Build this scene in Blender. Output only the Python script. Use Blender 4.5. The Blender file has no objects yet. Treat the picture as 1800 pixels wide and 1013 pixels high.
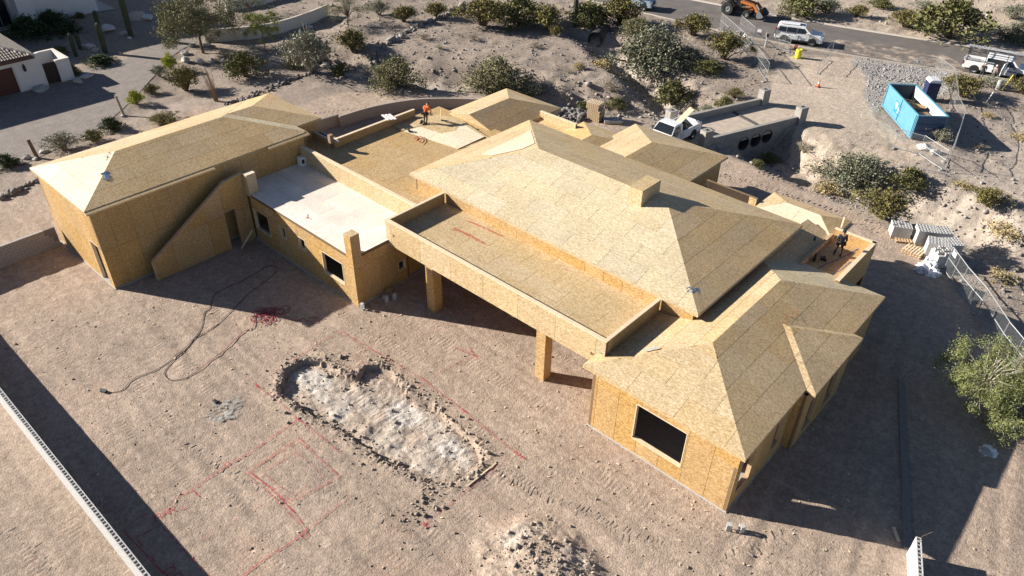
import bpy, math, random
import numpy as np
from mathutils import Vector, Matrix
random.seed(7); RNG = np.random.default_rng(11)
SC = bpy.context.scene
COL = SC.collection

# ---------------------------------------------------------------- camera (solved from the vanishing points of the photograph)
FPX, PITCH, ROLL, YAW, CAMH = 1320.26, 0.63259007, 0.02167896, 2.29644731, 27.0
fw = np.array([math.cos(YAW)*math.cos(PITCH), math.sin(YAW)*math.cos(PITCH), -math.sin(PITCH)])
rt = np.cross(fw, [0, 0, 1]); rt /= np.linalg.norm(rt); up = np.cross(rt, fw)
RIGHT = math.cos(ROLL)*rt + math.sin(ROLL)*up
UPV = -math.sin(ROLL)*rt + math.cos(ROLL)*up
cam_data = bpy.data.cameras.new('camera'); cam = bpy.data.objects.new('camera', cam_data); COL.objects.link(cam)
cam_data.sensor_width = 36.0; cam_data.lens = FPX/1800*36.0; cam_data.clip_start = 0.5; cam_data.clip_end = 2000
cam.matrix_world = Matrix(((RIGHT[0], UPV[0], -fw[0], 0), (RIGHT[1], UPV[1], -fw[1], 0), (RIGHT[2], UPV[2], -fw[2], CAMH), (0, 0, 0, 1)))
SC.camera = cam

# ---------------------------------------------------------------- sky, sun, exposure
SUN_EL, SUN_AZ = math.radians(22.8), math.radians(28.3)      # shadows fall along SUN_AZ (from +X towards +Y)
TO_SUN = Vector((-math.cos(SUN_AZ)*math.cos(SUN_EL), -math.sin(SUN_AZ)*math.cos(SUN_EL), math.sin(SUN_EL)))
world = bpy.data.worlds.new('World'); SC.world = world; world.use_nodes = True
wn = world.node_tree; bg = wn.nodes['Background']
sky = wn.nodes.new('ShaderNodeTexSky'); sky.sky_type = 'NISHITA'; sky.sun_disc = False; sky.air_density = 0.6; sky.dust_density = 0.3
sky.sun_elevation = SUN_EL; sky.sun_rotation = math.atan2(TO_SUN.x, TO_SUN.y)
wn.links.new(sky.outputs[0], bg.inputs[0]); bg.inputs[1].default_value = 0.05
sd = bpy.data.lights.new('sun', 'SUN'); sd.energy = 5.0; sd.angle = math.radians(0.5); sd.color = (1.0, 0.93, 0.83)
sun = bpy.data.objects.new('sun', sd); COL.objects.link(sun)
sun.rotation_euler = TO_SUN.to_track_quat('Z', 'Y').to_euler(); sun.location = (-60, -30, 60)
SC.view_settings.view_transform = 'Standard'; SC.view_settings.look = 'None'
SC.view_settings.exposure = 1.13; SC.view_settings.gamma = 1.0

# ---------------------------------------------------------------- pixels to places
def ray(px, py):
    return fw + RIGHT*((px-900)/FPX) - UPV*((py-506.5)/FPX)
def un(px, py, z=0.0):
    d = ray(px, py); t = (z-CAMH)/d[2]; return (d[0]*t, d[1]*t)

# ---------------------------------------------------------------- object helpers
def wm(o):
    m = o.matrix_basis
    return (wm(o.parent) @ o.matrix_parent_inverse @ m) if o.parent else m.copy()
def tag(o, label=None, cat=None, group=None, kind=None):
    for k, v in (('label', label), ('category', cat), ('group', group), ('kind', kind)):
        if v: o[k] = v
    return o
def thing(name, label, cat, loc=(0, 0, 0), rz=0, group=None, s=1):
    o = bpy.data.objects.new(name, None); COL.objects.link(o); o.empty_display_size = .3
    o.location = loc; o.rotation_euler = (0, 0, rz); o.scale = (s, s, s)
    return tag(o, label, cat, group)
def link(name, mesh, parent=None, world_coords=False):
    o = bpy.data.objects.new(name, mesh); COL.objects.link(o)
    if parent is not None:
        o.parent = parent
        if world_coords: o.matrix_parent_inverse = wm(parent).inverted()
    return o
class MB:
    """collects faces; build() links them as one mesh object"""
    def __init__(s): s.v = []; s.f = []; s.m = []; s.cur = 0
    def add(s, vs, fs):
        n = len(s.v); s.v += [tuple(map(float, p)) for p in vs]; s.f += [tuple(n+i for i in f) for f in fs]; s.m += [s.cur]*len(fs); return s
    def box(s, x0, x1, y0, y1, z0, z1, M=None):
        vs = [(x, y, z) for z in (z0, z1) for y in (y0, y1) for x in (x0, x1)]
        if M is not None: vs = [tuple(M @ Vector(p)) for p in vs]
        return s.add(vs, [(0, 2, 3, 1), (4, 5, 7, 6), (0, 1, 5, 4), (2, 6, 7, 3), (0, 4, 6, 2), (1, 3, 7, 5)])
    def bar(s, a, b, w, h=None, upv=(0, 0, 1)):
        a = Vector(a); b = Vector(b); h = h or w; d = (b-a).normalized(); u = Vector(upv)
        if abs(d.dot(u)) > .98: u = Vector((1, 0, 0))
        x = d.cross(u).normalized(); y = x.cross(d).normalized()
        vs = [p + x*sx*w/2 + y*sy*h/2 for p in (a, b) for sx, sy in ((-1, -1), (1, -1), (1, 1), (-1, 1))]
        return s.add(vs, [(3, 2, 1, 0), (4, 5, 6, 7), (0, 1, 5, 4), (1, 2, 6, 5), (2, 3, 7, 6), (3, 0, 4, 7)])
    def tube(s, pts, r, n=6, cap=True):
        pts = [Vector(p) for p in pts]; rs = r if isinstance(r, (list, tuple)) else [r]*len(pts)
        base = len(s.v); prev = None
        for i, p in enumerate(pts):
            d = (pts[min(i+1, len(pts)-1)]-pts[max(i-1, 0)]).normalized()
            u = Vector((0, 0, 1)) if abs(d.z) < .95 else Vector((1, 0, 0))
            x = d.cross(u).normalized() if prev is None else (prev - d*prev.dot(d)).normalized(); prev = x
            y = d.cross(x)
            s.v += [tuple(p + (x*math.cos(2*math.pi*k/n) + y*math.sin(2*math.pi*k/n))*rs[i]) for k in range(n)]
        for i in range(len(pts)-1):
            for k in range(n):
                a = base+i*n+k; b = base+i*n+(k+1) % n
                s.f.append((a, b, b+n, a+n)); s.m.append(s.cur)
        if cap:
            s.f.append(tuple(base+k for k in range(n))[::-1]); s.m.append(s.cur)
            s.f.append(tuple(base+(len(pts)-1)*n+k for k in range(n))); s.m.append(s.cur)
        return s
    def prism(s, poly, axis, a, b):
        """poly: 2D convex-or-simple outline, extruded along axis ('x','y','z') from a to b"""
        def P(q, t): return {'x': (t, q[0], q[1]), 'y': (q[0], t, q[1]), 'z': (q[0], q[1], t)}[axis]
        n = len(poly); vs = [P(q, a) for q in poly]+[P(q, b) for q in poly]
        fs = [tuple(range(n))[::-1], tuple(range(n, 2*n))]+[(i, (i+1) % n, n+(i+1) % n, n+i) for i in range(n)]
        return s.add(vs, fs)
    def build(s, name, mat, parent=None, world_coords=False, smooth=False):
        me = bpy.data.meshes.new(name); me.from_pydata(s.v, [], s.f)
        for m in (mat if isinstance(mat, (list, tuple)) else [mat]): me.materials.append(m)
        if any(s.m): me.polygons.foreach_set('material_index', s.m)
        me.update(calc_edges=True)
        if smooth: me.polygons.foreach_set('use_smooth', [True]*len(me.polygons))
        fix_normals(me)
        return link(name, me, parent, world_coords)
import bmesh
def fix_normals(me):
    bm = bmesh.new(); bm.from_mesh(me); bmesh.ops.recalc_face_normals(bm, faces=bm.faces); bm.to_mesh(me); bm.free()
def np_mesh(name, verts, faces, mats):
    """fast mesh from arrays (faces all the same size)"""
    me = bpy.data.meshes.new(name); verts = np.asarray(verts, np.float32); faces = np.asarray(faces, np.int32)
    k = faces.shape[1]
    me.vertices.add(len(verts)); me.vertices.foreach_set('co', verts.ravel())
    me.loops.add(faces.size); me.loops.foreach_set('vertex_index', faces.ravel())
    me.polygons.add(len(faces)); me.polygons.foreach_set('loop_start', np.arange(0, faces.size, k, dtype=np.int32))
    me.polygons.foreach_set('loop_total', np.full(len(faces), k, np.int32))
    for m in mats: me.materials.append(m)
    me.update(calc_edges=True); me.validate()
    return me
def copy_tree(o, parent=None):
    c = o.copy(); COL.objects.link(c); c.parent = parent
    if parent is not None: c.matrix_parent_inverse = o.matrix_parent_inverse.copy()
    for ch in [k for k in o.children]: copy_tree(ch, c)
    return c

# ---------------------------------------------------------------- materials
def srgb(r, g, b): return tuple(((c/255)/12.92 if c/255 <= .04045 else ((c/255+.055)/1.055)**2.4) for c in (r, g, b))+(1,)
MATS = {}
def pbr(name, col, rough=.7, metal=0, spec=.5, noise=0.0, nscale=8, bump=0, bscale=40, island=0):
    if name in MATS: return MATS[name]
    m = bpy.data.materials.new(name); m.use_nodes = True; nt = m.node_tree; b = nt.nodes['Principled BSDF']
    b.inputs['Roughness'].default_value = rough; b.inputs['Metallic'].default_value = metal
    b.inputs['Specular IOR Level'].default_value = spec
    col = tuple(col[:3])+(1,)
    b.inputs['Base Color'].default_value = col
    L = nt.links.new
    tc = nt.nodes.new('ShaderNodeTexCoord')
    if noise or island:
        cur = None
        hsv = nt.nodes.new('ShaderNodeHueSaturation'); hsv.inputs['Color'].default_value = col
        if noise:
            n = nt.nodes.new('ShaderNodeTexNoise'); n.inputs['Scale'].default_value = nscale; n.inputs['Detail'].default_value = 6
            L(tc.outputs['Object'], n.inputs['Vector'])
            mr = nt.nodes.new('ShaderNodeMapRange'); mr.inputs['From Min'].default_value = .25; mr.inputs['From Max'].default_value = .75
            mr.inputs['To Min'].default_value = 1-noise; mr.inputs['To Max'].default_value = 1+noise
            L(n.outputs['Fac'], mr.inputs['Value']); cur = mr.outputs[0]
        if island:
            g = nt.nodes.new('ShaderNodeNewGeometry')
            mr2 = nt.nodes.new('ShaderNodeMapRange'); mr2.inputs['To Min'].default_value = 1-island; mr2.inputs['To Max'].default_value = 1+island
            L(g.outputs['Random Per Island'], mr2.inputs['Value'])
            if cur is None: cur = mr2.outputs[0]
            else:
                mu = nt.nodes.new('ShaderNodeMath'); mu.operation = 'MULTIPLY'; L(cur, mu.inputs[0]); L(mr2.outputs[0], mu.inputs[1]); cur = mu.outputs[0]
        L(cur, hsv.inputs['Value']); L(hsv.outputs[0], b.inputs['Base Color'])
    if bump:
        n2 = nt.nodes.new('ShaderNodeTexNoise'); n2.inputs['Scale'].default_value = bscale; n2.inputs['Detail'].default_value = 5
        L(tc.outputs['Object'], n2.inputs['Vector'])
        bp = nt.nodes.new('ShaderNodeBump'); bp.inputs['Strength'].default_value = bump; bp.inputs['Distance'].default_value = .02
        L(n2.outputs['Fac'], bp.inputs['Height']); L(bp.outputs[0], b.inputs['Normal'])
    MATS[name] = m; return m

def osb(name, dark, mid, light, var=.05, rough=.62, spec=.35, fleck=.5, stain=.07):
    """oriented strand board: flakes in three tones, a per-sheet shift, soft weather stains"""
    m = bpy.data.materials.new(name); m.use_nodes = True; nt = m.node_tree; N = nt.nodes; L = nt.links.new
    b = N['Principled BSDF']; b.inputs['Roughness'].default_value = rough; b.inputs['Specular IOR Level'].default_value = spec
    tc = N.new('ShaderNodeTexCoord'); oi = N.new('ShaderNodeObjectInfo')
    dark = tuple(d_*.85+m_*.15 for d_, m_ in zip(dark, mid))
    facs = []
    for i, (rot, sc) in enumerate((((.3, .2, .5), (24, 72, 64)), ((.1, .4, 1.4), (27, 78, 70)), ((.6, .1, 2.4), (21, 66, 74)))):
        mp = N.new('ShaderNodeMapping'); mp.inputs['Rotation'].default_value = rot; mp.inputs['Scale'].default_value = sc
        L(tc.outputs['Object'], mp.inputs['Vector'])
        vo = N.new('ShaderNodeTexVoronoi'); vo.inputs['Scale'].default_value = .5; L(mp.outputs[0], vo.inputs['Vector'])
        sp = N.new('ShaderNodeSeparateColor'); L(vo.outputs['Color'], sp.inputs[0]); facs.append(sp.outputs[0])
    a = N.new('ShaderNodeMath'); a.operation = 'ADD'; L(facs[0], a.inputs[0]); L(facs[1], a.inputs[1])
    c = N.new('ShaderNodeMath'); c.operation = 'ADD'; L(a.outputs[0], c.inputs[0]); L(facs[2], c.inputs[1])
    d = N.new('ShaderNodeMapRange'); d.inputs['From Min'].default_value = 1.5-1.5*(1.3-fleck); d.inputs['From Max'].default_value = 1.5+1.5*(1.3-fleck); L(c.outputs[0], d.inputs['Value'])
    ramp = N.new('ShaderNodeValToRGB'); cr = ramp.color_ramp
    cr.elements[0].position = .12; cr.elements[0].color = tuple(dark)+(1,) if len(dark) == 3 else dark
    cr.elements[1].position = .88; cr.elements[1].color = tuple(light)+(1,) if len(light) == 3 else light
    e = cr.elements.new(.5); e.color = tuple(mid)+(1,) if len(mid) == 3 else mid
    L(d.outputs[0], ramp.inputs[0])
    n = N.new('ShaderNodeTexNoise'); n.inputs['Scale'].default_value = .45; n.inputs['Detail'].default_value = 4; L(tc.outputs['Object'], n.inputs['Vector'])
    mr = N.new('ShaderNodeMapRange'); mr.inputs['From Min'].default_value = .3; mr.inputs['From Max'].default_value = .7
    mr.inputs['To Min'].default_value = 1-stain; mr.inputs['To Max'].default_value = 1+stain; L(n.outputs['Fac'], mr.inputs['Value'])
    mr2 = N.new('ShaderNodeMapRange'); mr2.inputs['To Min'].default_value = 1-var; mr2.inputs['To Max'].default_value = 1+var; L(oi.outputs['Random'], mr2.inputs['Value'])
    mu = N.new('ShaderNodeMath'); mu.operation = 'MULTIPLY'; L(mr.outputs[0], mu.inputs[0]); L(mr2.outputs[0], mu.inputs[1])
    hs = N.new('ShaderNodeHueSaturation'); L(ramp.outputs[0], hs.inputs['Color']); L(mu.outputs[0], hs.inputs['Value'])
    w = N.new('ShaderNodeTexWhiteNoise'); w.noise_dimensions = '1D'; L(oi.outputs['Random'], w.inputs['W'])
    ms = N.new('ShaderNodeMapRange'); ms.inputs['To Min'].default_value = .93; ms.inputs['To Max'].default_value = 1.08; L(w.outputs['Value'], ms.inputs['Value']); L(ms.outputs[0], hs.inputs['Saturation'])
    L(hs.outputs[0], b.inputs['Base Color'])
    bp = N.new('ShaderNodeBump'); bp.inputs['Strength'].default_value = .25; bp.inputs['Distance'].default_value = .004; L(d.outputs[0], bp.inputs['Height']); L(bp.outputs[0], b.inputs['Normal'])
    MATS[name] = m; return m
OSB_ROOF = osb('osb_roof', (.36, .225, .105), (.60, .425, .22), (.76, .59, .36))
OSB_SUNLIT = osb('osb_sunlit', (.35, .27, .155), (.525, .44, .29), (.67, .59, .43), var=.06)  # paler copy of the roof board: sunlight put into the colour of chosen faces
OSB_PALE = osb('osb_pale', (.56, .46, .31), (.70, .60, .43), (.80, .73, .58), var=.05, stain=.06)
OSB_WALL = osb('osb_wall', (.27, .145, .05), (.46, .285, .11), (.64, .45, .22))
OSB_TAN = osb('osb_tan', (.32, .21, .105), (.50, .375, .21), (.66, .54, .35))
DECKW = osb('deck_white', (.60, .54, .46), (.73, .675, .595), (.81, .77, .70), var=.10, stain=.14, fleck=.2)
LUMBER = pbr('lumber', (.55, .38, .22), .7, noise=.15, nscale=5)
LUMBER_PALE = pbr('lumber_pale', (.72, .58, .40), .7, noise=.12, nscale=5)
ROOFCORE = pbr('roof_core', (.16, .10, .05), .9, noise=.2)
WALLCORE = pbr('wall_core', (.20, .13, .07), .9, noise=.2)
CONC = pbr('concrete', (.42, .41, .39), .85, noise=.12, nscale=3, bump=.3)
CONC_D = pbr('concrete_grey', (.33, .32, .30), .85, noise=.15, nscale=3, bump=.3)
CMU = pbr('block', (.52, .50, .47), .9, noise=.10, nscale=12, bump=.4, bscale=60)
CMU_W = pbr('block_pale', (.47, .465, .455), .9, noise=.08, nscale=12, bump=.3, bscale=60)
CMU_TAN = pbr('block_tan', (.40, .36, .33), .9, noise=.10, nscale=12, bump=.4, bscale=60)
BLACK = pbr('black', (.012, .012, .013), .6)
RUBBER = pbr('rubber', (.02, .02, .02), .85, noise=.2)
STEEL = pbr('steel', (.55, .56, .57), .35, metal=.9)
GALV = pbr('galvanised', (.62, .63, .64), .45, metal=.6)
REDPAINT = pbr('red_paint', (.62, .05, .09), .8)
BLUEPAINT = pbr('blue_paint', (.02, .10, .30), .8)
REDHOSE = pbr('red_hose', (.30, .03, .05), .5)
BLACKCORD = pbr('black_cord', (.035, .015, .018), .6)
WHITEPAINT = pbr('white_paint', (.78, .79, .80), .35, noise=.03)
GLASS = pbr('car_glass', (.015, .018, .022), .08, spec=.8)
# ---------------------------------------------------------------- terrain
def _hash(ix, iy, seed):
    h = (ix.astype(np.int64)*374761393 + iy.astype(np.int64)*668265263 + seed*1442695041) & 0x7fffffff
    h = ((h ^ (h >> 13))*1274126177) & 0x7fffffff
    return ((h ^ (h >> 16)) & 0xffff)/65535.0
def vnoise(x, y, seed=0):
    ix = np.floor(x); iy = np.floor(y); fx = x-ix; fy = y-iy
    fx = fx*fx*(3-2*fx); fy = fy*fy*(3-2*fy)
    a = _hash(ix, iy, seed); b = _hash(ix+1, iy, seed); c = _hash(ix, iy+1, seed); d = _hash(ix+1, iy+1, seed)
    return (a*(1-fx)+b*fx)*(1-fy)+(c*(1-fx)+d*fx)*fy
def fbm(x, y, seed=0, oct=4):
    s = 0; a = .5
    for o in range(oct): s = s+a*(vnoise(x*2**o, y*2**o, seed+o*17)-.5); a *= .5
    return s
def inside(x, y, poly):
    r = np.zeros(np.shape(x), bool); n = len(poly)
    for i in range(n):
        x0, y0 = poly[i]; x1, y1 = poly[(i+1) % n]
        if y0 == y1: continue
        c = ((y0 > y) != (y1 > y)) & (x < (x1-x0)*(y-y0)/(y1-y0)+x0); r ^= c
    return r
def segdist(x, y, pts, closed=False):
    d = np.full(np.shape(x), 1e9)
    for i in range(len(pts)-(0 if closed else 1)):
        x0, y0 = pts[i]; x1, y1 = pts[(i+1) % len(pts)]
        dx, dy = x1-x0, y1-y0; L = dx*dx+dy*dy+1e-9
        t = np.clip(((x-x0)*dx+(y-y0)*dy)/L, 0, 1)
        d = np.minimum(d, np.hypot(x-x0-t*dx, y-y0-t*dy))
    return d
def sm(a, b, x): t = np.clip((x-a)/(b-a), 0, 1); return t*t*(3-2*t)
UN = lambda pts, z=0.: [un(px, py, z) for px, py in pts]
PIT = UN([(487, 690), (500, 650), (530, 632), (565, 632), (600, 655), (625, 664), (640, 645), (665, 642), (690, 655), (720, 690), (760, 705), (800, 745), (835, 775), (850, 800), (835, 830), (795, 850), (750, 845), (700, 822), (660, 800), (625, 775), (590, 750), (555, 735), (520, 712)])
MOUND = UN([(952, 1008)])[0]
WASH = UN([(540, 112), (690, 138), (860, 158), (960, 178), (1080, 194), (1180, 200), (1262, 222), (1335, 262), (1395, 300), (1450, 325), (1530, 345), (1640, 385), (1760, 450), (1900, 520)], -1.2)
WASH2 = UN([(1040, 70), (1085, 105), (1140, 145), (1185, 196)], -1.)
PAD = [(-60, -8), (30, -8), (30, 20)] + UN([(1795, 640), (1755, 590), (1700, 510), (1650, 462), (1560, 405), (1480, 362), (1400, 318), (1320, 285), (1240, 255), (1180, 240), (1130, 216), (1010, 188), (940, 172), (800, 162), (600, 166), (505, 190), (480, 160), (440, 160), (60, 285), (40, 330), (0, 345)])
ACCESS = UN([(1160, 250), (1225, 205), (1345, 180), (1350, 140), (1385, 100), (1500, 102), (1640, 118), (1600, 150), (1540, 180), (1545, 215), (1500, 225), (1420, 235), (1400, 218), (1250, 262)])
GRAVEL = UN([(1500, 100), (1690, 132), (1660, 170), (1560, 185), (1540, 200), (1520, 180), (1525, 140)])
ROAD_F = [(-120, 84), (-70, 88.2), (-50.4, 89.9), (-36.4, 91.8), (-24.0, 94.7), (-12.9, 98.0), (0, 102.3), (22, 111), (60, 130)]
ROAD_N = [(-120, 75), (-70, 80), (-51.2, 81.2), (-39.0, 81.6), (-26.4, 84.2), (-15.8, 87.5), (-3, 91.6), (20, 100.2), (60, 118)]
ROADP = ROAD_F + ROAD_N[::-1]
DRIVE = UN([(-90, 330), (-90, 205), (0, 172), (133, 142), (160, 120), (190, 116), (225, 103), (240, 84), (300, 62), (345, 75), (325, 84), (300, 100), (285, 120), (265, 140), (237, 172), (212, 195), (180, 222), (145, 240), (100, 262), (40, 290), (0, 300)])
BRIDGE = UN([(1222, 210), (1345, 182), (1404, 212), (1245, 258)])
CULV = un(1043, 58)
PALE = UN([(1398, 218), (1545, 212), (1605, 250), (1660, 262), (1600, 285), (1520, 290), (1470, 305), (1430, 332), (1385, 318), (1372, 288), (1398, 250)])
def height_of(x, y):
    x = np.asarray(x, float); y = np.asarray(y, float)
    jx = x+fbm(x*.5, y*.5, 3)*1.6; jy = y+fbm(x*.5, y*.5, 5)*1.6
    pad = inside(x, y, PAD) | inside(x, y, ACCESS)
    edge = np.minimum(segdist(x, y, PAD, True), segdist(x, y, ACCESS, True))
    out = np.where(pad, 0, sm(0, 3, edge))
    z = fbm(x*.35, y*.35, 21)*.10 + fbm(x*1.7, y*1.7, 23, 3)*.035 + fbm(x*5, y*5, 29, 2)*.016
    padm = np.where(pad, 1.0, 0.0)
    z = z + padm*sm(-8, -5, -x-14)*fbm(x*.16+y*.03, y*1.5, 25, 3)*.10 + padm*sm(-9, -4, x)*fbm(x*1.6+y*.35, y*.13, 27, 3)*.14
    z = z + out*(fbm(x*.12, y*.12, 31)*.7 + fbm(x*.9, y*.9, 33)*.28)
    z = z + sm(100, 190, y)*7
    d = np.minimum(segdist(jx, jy, WASH), segdist(jx, jy, WASH2)+.6)
    br = np.where(inside(x, y, BRIDGE), 1, 0)
    z = z - 2.1*(1-sm(.8, 4.6, d))*(1-sm(-1, 1, 42.5-y+0*x))
    z = z+2.2*np.exp(-((x-CULV[0])**2/9+(y-CULV[1]-.6)**2/3.0))
    fl = np.maximum(np.where(inside(x, y, ROADP), 1, 1-sm(0, 1.2, segdist(x, y, ROADP, True))), np.where(inside(x, y, DRIVE), 1, 1-sm(0, .8, segdist(x, y, DRIVE, True))))
    z = z*(1-fl)-.02*fl
    # pit with broken edge
    ins = inside(x+fbm(x*2.2, y*2.2, 41)*.5+fbm(x*7, y*7, 44, 2)*.35, y+fbm(x*2.2, y*2.2, 43)*.5+fbm(x*7, y*7, 45, 2)*.35, PIT); dp = segdist(x, y, PIT, True)
    depth = np.where(ins, sm(0, .14, dp), 0)
    z = z - depth*(.24+fbm(x*.7, y*.7, 47)*.18+fbm(x*1.3+y*.8, y*1.3-x*.8, 49, 5)*.26+np.abs(fbm(x*2.1-y*1.6, y*2.1+x*1.6, 50, 4))*.14)
    rim = np.where(ins, 0, 1-sm(0, .75, dp))*sm(.35, .75, vnoise(x*.6, y*.6, 51)+.25)
    z = z + rim*(.02+np.abs(fbm(x*5.5, y*5.5, 53, 3))*.40)
    # mound at the bottom
    r = np.hypot((x-MOUND[0])*.8, (y-MOUND[1])*1.05)+fbm(x*1.2, y*1.2, 55)*.8
    z = z + .55*(1-sm(.1, 2.9, r))+np.where(r < 2.6, np.abs(fbm(x*3.2, y*3.2, 57, 4))*.42, 0)*(1-sm(1.8, 2.6, r))
    return z
def gz(x, y): return float(height_of(np.array([x]), np.array([y]))[0])
def hit(px, py):
    """the point of the terrain seen at a pixel"""
    d = ray(px, py); z = 0.0
    for _ in range(12):
        t = (z-CAMH)/d[2]; x, y = d[0]*t, d[1]*t; z = .5*z+.5*gz(x, y)
    return (x, y, gz(x, y))

def grid_axis(parts):
    a = []
    for lo, hi, st in parts: a += list(np.arange(lo, hi, st))
    return np.array(a)
GU = grid_axis([(-400, -140, 20), (-140, -80, 3), (-80, -47, .42), (-47, -28, .11), (-28, -14.5, .065), (-14.5, 5, .11), (5, 30, .45), (30, 90, 4), (90, 401, 30)])
GV = grid_axis([(-120, -10, 10), (-10, 1, .6), (1, 11, .11), (11, 20, .065), (20, 27, .11), (27, 102, .36), (102, 150, 1.5), (150, 200, 5), (200, 601, 40)])
GX, GY = np.meshgrid(GU, GV); gx, gy = GX.ravel(), GY.ravel()
gzv = height_of(gx, gy)
nu, nv = len(GU), len(GV)
idx = np.arange(nu*nv).reshape(nv, nu)
quads = np.stack([idx[:-1, :-1], idx[:-1, 1:], idx[1:, 1:], idx[1:, :-1]], -1).reshape(-1, 4)
# colour zones of the soil itself (attribute), finer grain in the material
def soil(x, y):
    jx = x+fbm(x*.6, y*.6, 61)*2.0; jy = y+fbm(x*.6, y*.6, 63)*2.0
    c = np.empty((len(x), 3))
    des = np.array([.345, .292, .245]); pad = np.array([.450, .362, .288]); acc = np.array([.55, .465, .375])
    gra = np.array([.40, .385, .365]); sand = np.array([.47, .42, .355]); pitc = np.array([.535, .475, .405]); rimc = np.array([.36, .30, .25])
    c[:] = des
    m = sm(.0, .35, fbm(x*.22, y*.22, 71, 3)+.05)[:, None]; c = c*(1-m*.6)+np.array([.43, .365, .30])*m*.6
    far = sm(91, 97, y)[:, None]; c = c*(1-far)+np.array([.47, .40, .325])*far
    w = (1-sm(.4, 2.2, np.minimum(segdist(jx, jy, WASH), segdist(jx, jy, WASH2))))[:, None]*sm(41, 44, y)[:, None]; c = c*(1-w)+sand*w
    lg = (sm(-18, -8, x-.12*(y-60))*sm(48, 54, y)*(1-sm(86, 92, y)))[:, None]*.75; c = c*(1-lg)+np.array([.46, .405, .345])*lg
    p = inside(jx, jy, PAD)[:, None]*1.0; c = c*(1-p)+pad*p
    a = inside(jx, jy, ACCESS)[:, None]*1.0; c = c*(1-a)+acc*a
    a = inside(jx, jy, PALE)[:, None]*1.0; c = c*(1-a)+np.array([.52, .44, .355])*a
    g = inside(jx, jy, GRAVEL)[:, None]*1.0; c = c*(1-g)+gra*g
    n = (fbm(x*.25, y*.25, 81, 4))[:, None]; c = c*(1+n*.30)
    # dozer streaks run along the pad, loose pale dust between
    s = fbm(x*.30+y*.1, y*2.2, 83, 3)[:, None]*p; c = c*(1+s*.22)
    red = sm(.08, .3, fbm(x*.3, y*.3, 87, 3))[:, None]*p; c = c*(1-red*.35)+c*np.array([1.05, .93, .88])*red*.35
    ins = inside(x+fbm(x*2.2, y*2.2, 41)*.7, y+fbm(x*2.2, y*2.2, 43)*.7, PIT); dp = segdist(x, y, PIT, True)
    k = (np.where(ins, sm(.12, .6, dp), 0)*(.35+.65*sm(-.10, .16, fbm(x*.9, y*.9, 89, 4)+.03)))[:, None]; c = c*(1-k)+pitc*k*(1+.25*fbm(x*6, y*6, 92, 2)[:, None])
    k = (np.where(ins, sm(.3, .8, dp), 0)*sm(.04, .16, fbm(x*.55, y*.55, 94, 3)))[:, None]*.8; c = c*(1-k)+np.array([.66, .63, .58])*k
    k = (np.where(ins, 1-sm(.15, .6, dp), 1-sm(.1, .6, dp))*sm(.3, .6, vnoise(x*1.3, y*1.3, 90)))[:, None]*.5; c = c*(1-k)+rimc*k
    r = np.hypot((x-MOUND[0])*.8, (y-MOUND[1])*1.05)
    k = ((1-sm(1.2, 2.3, r))*sm(-.1, .15, fbm(x*.9, y*.9, 91)))[:, None]; c = c*(1-k)+np.array([.56, .50, .43])*k
    return np.clip(c*.84*np.array([1.015, .99, .985]), .02, .9)
GROUND = bpy.data.materials.new('ground_soil'); GROUND.use_nodes = True
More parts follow.
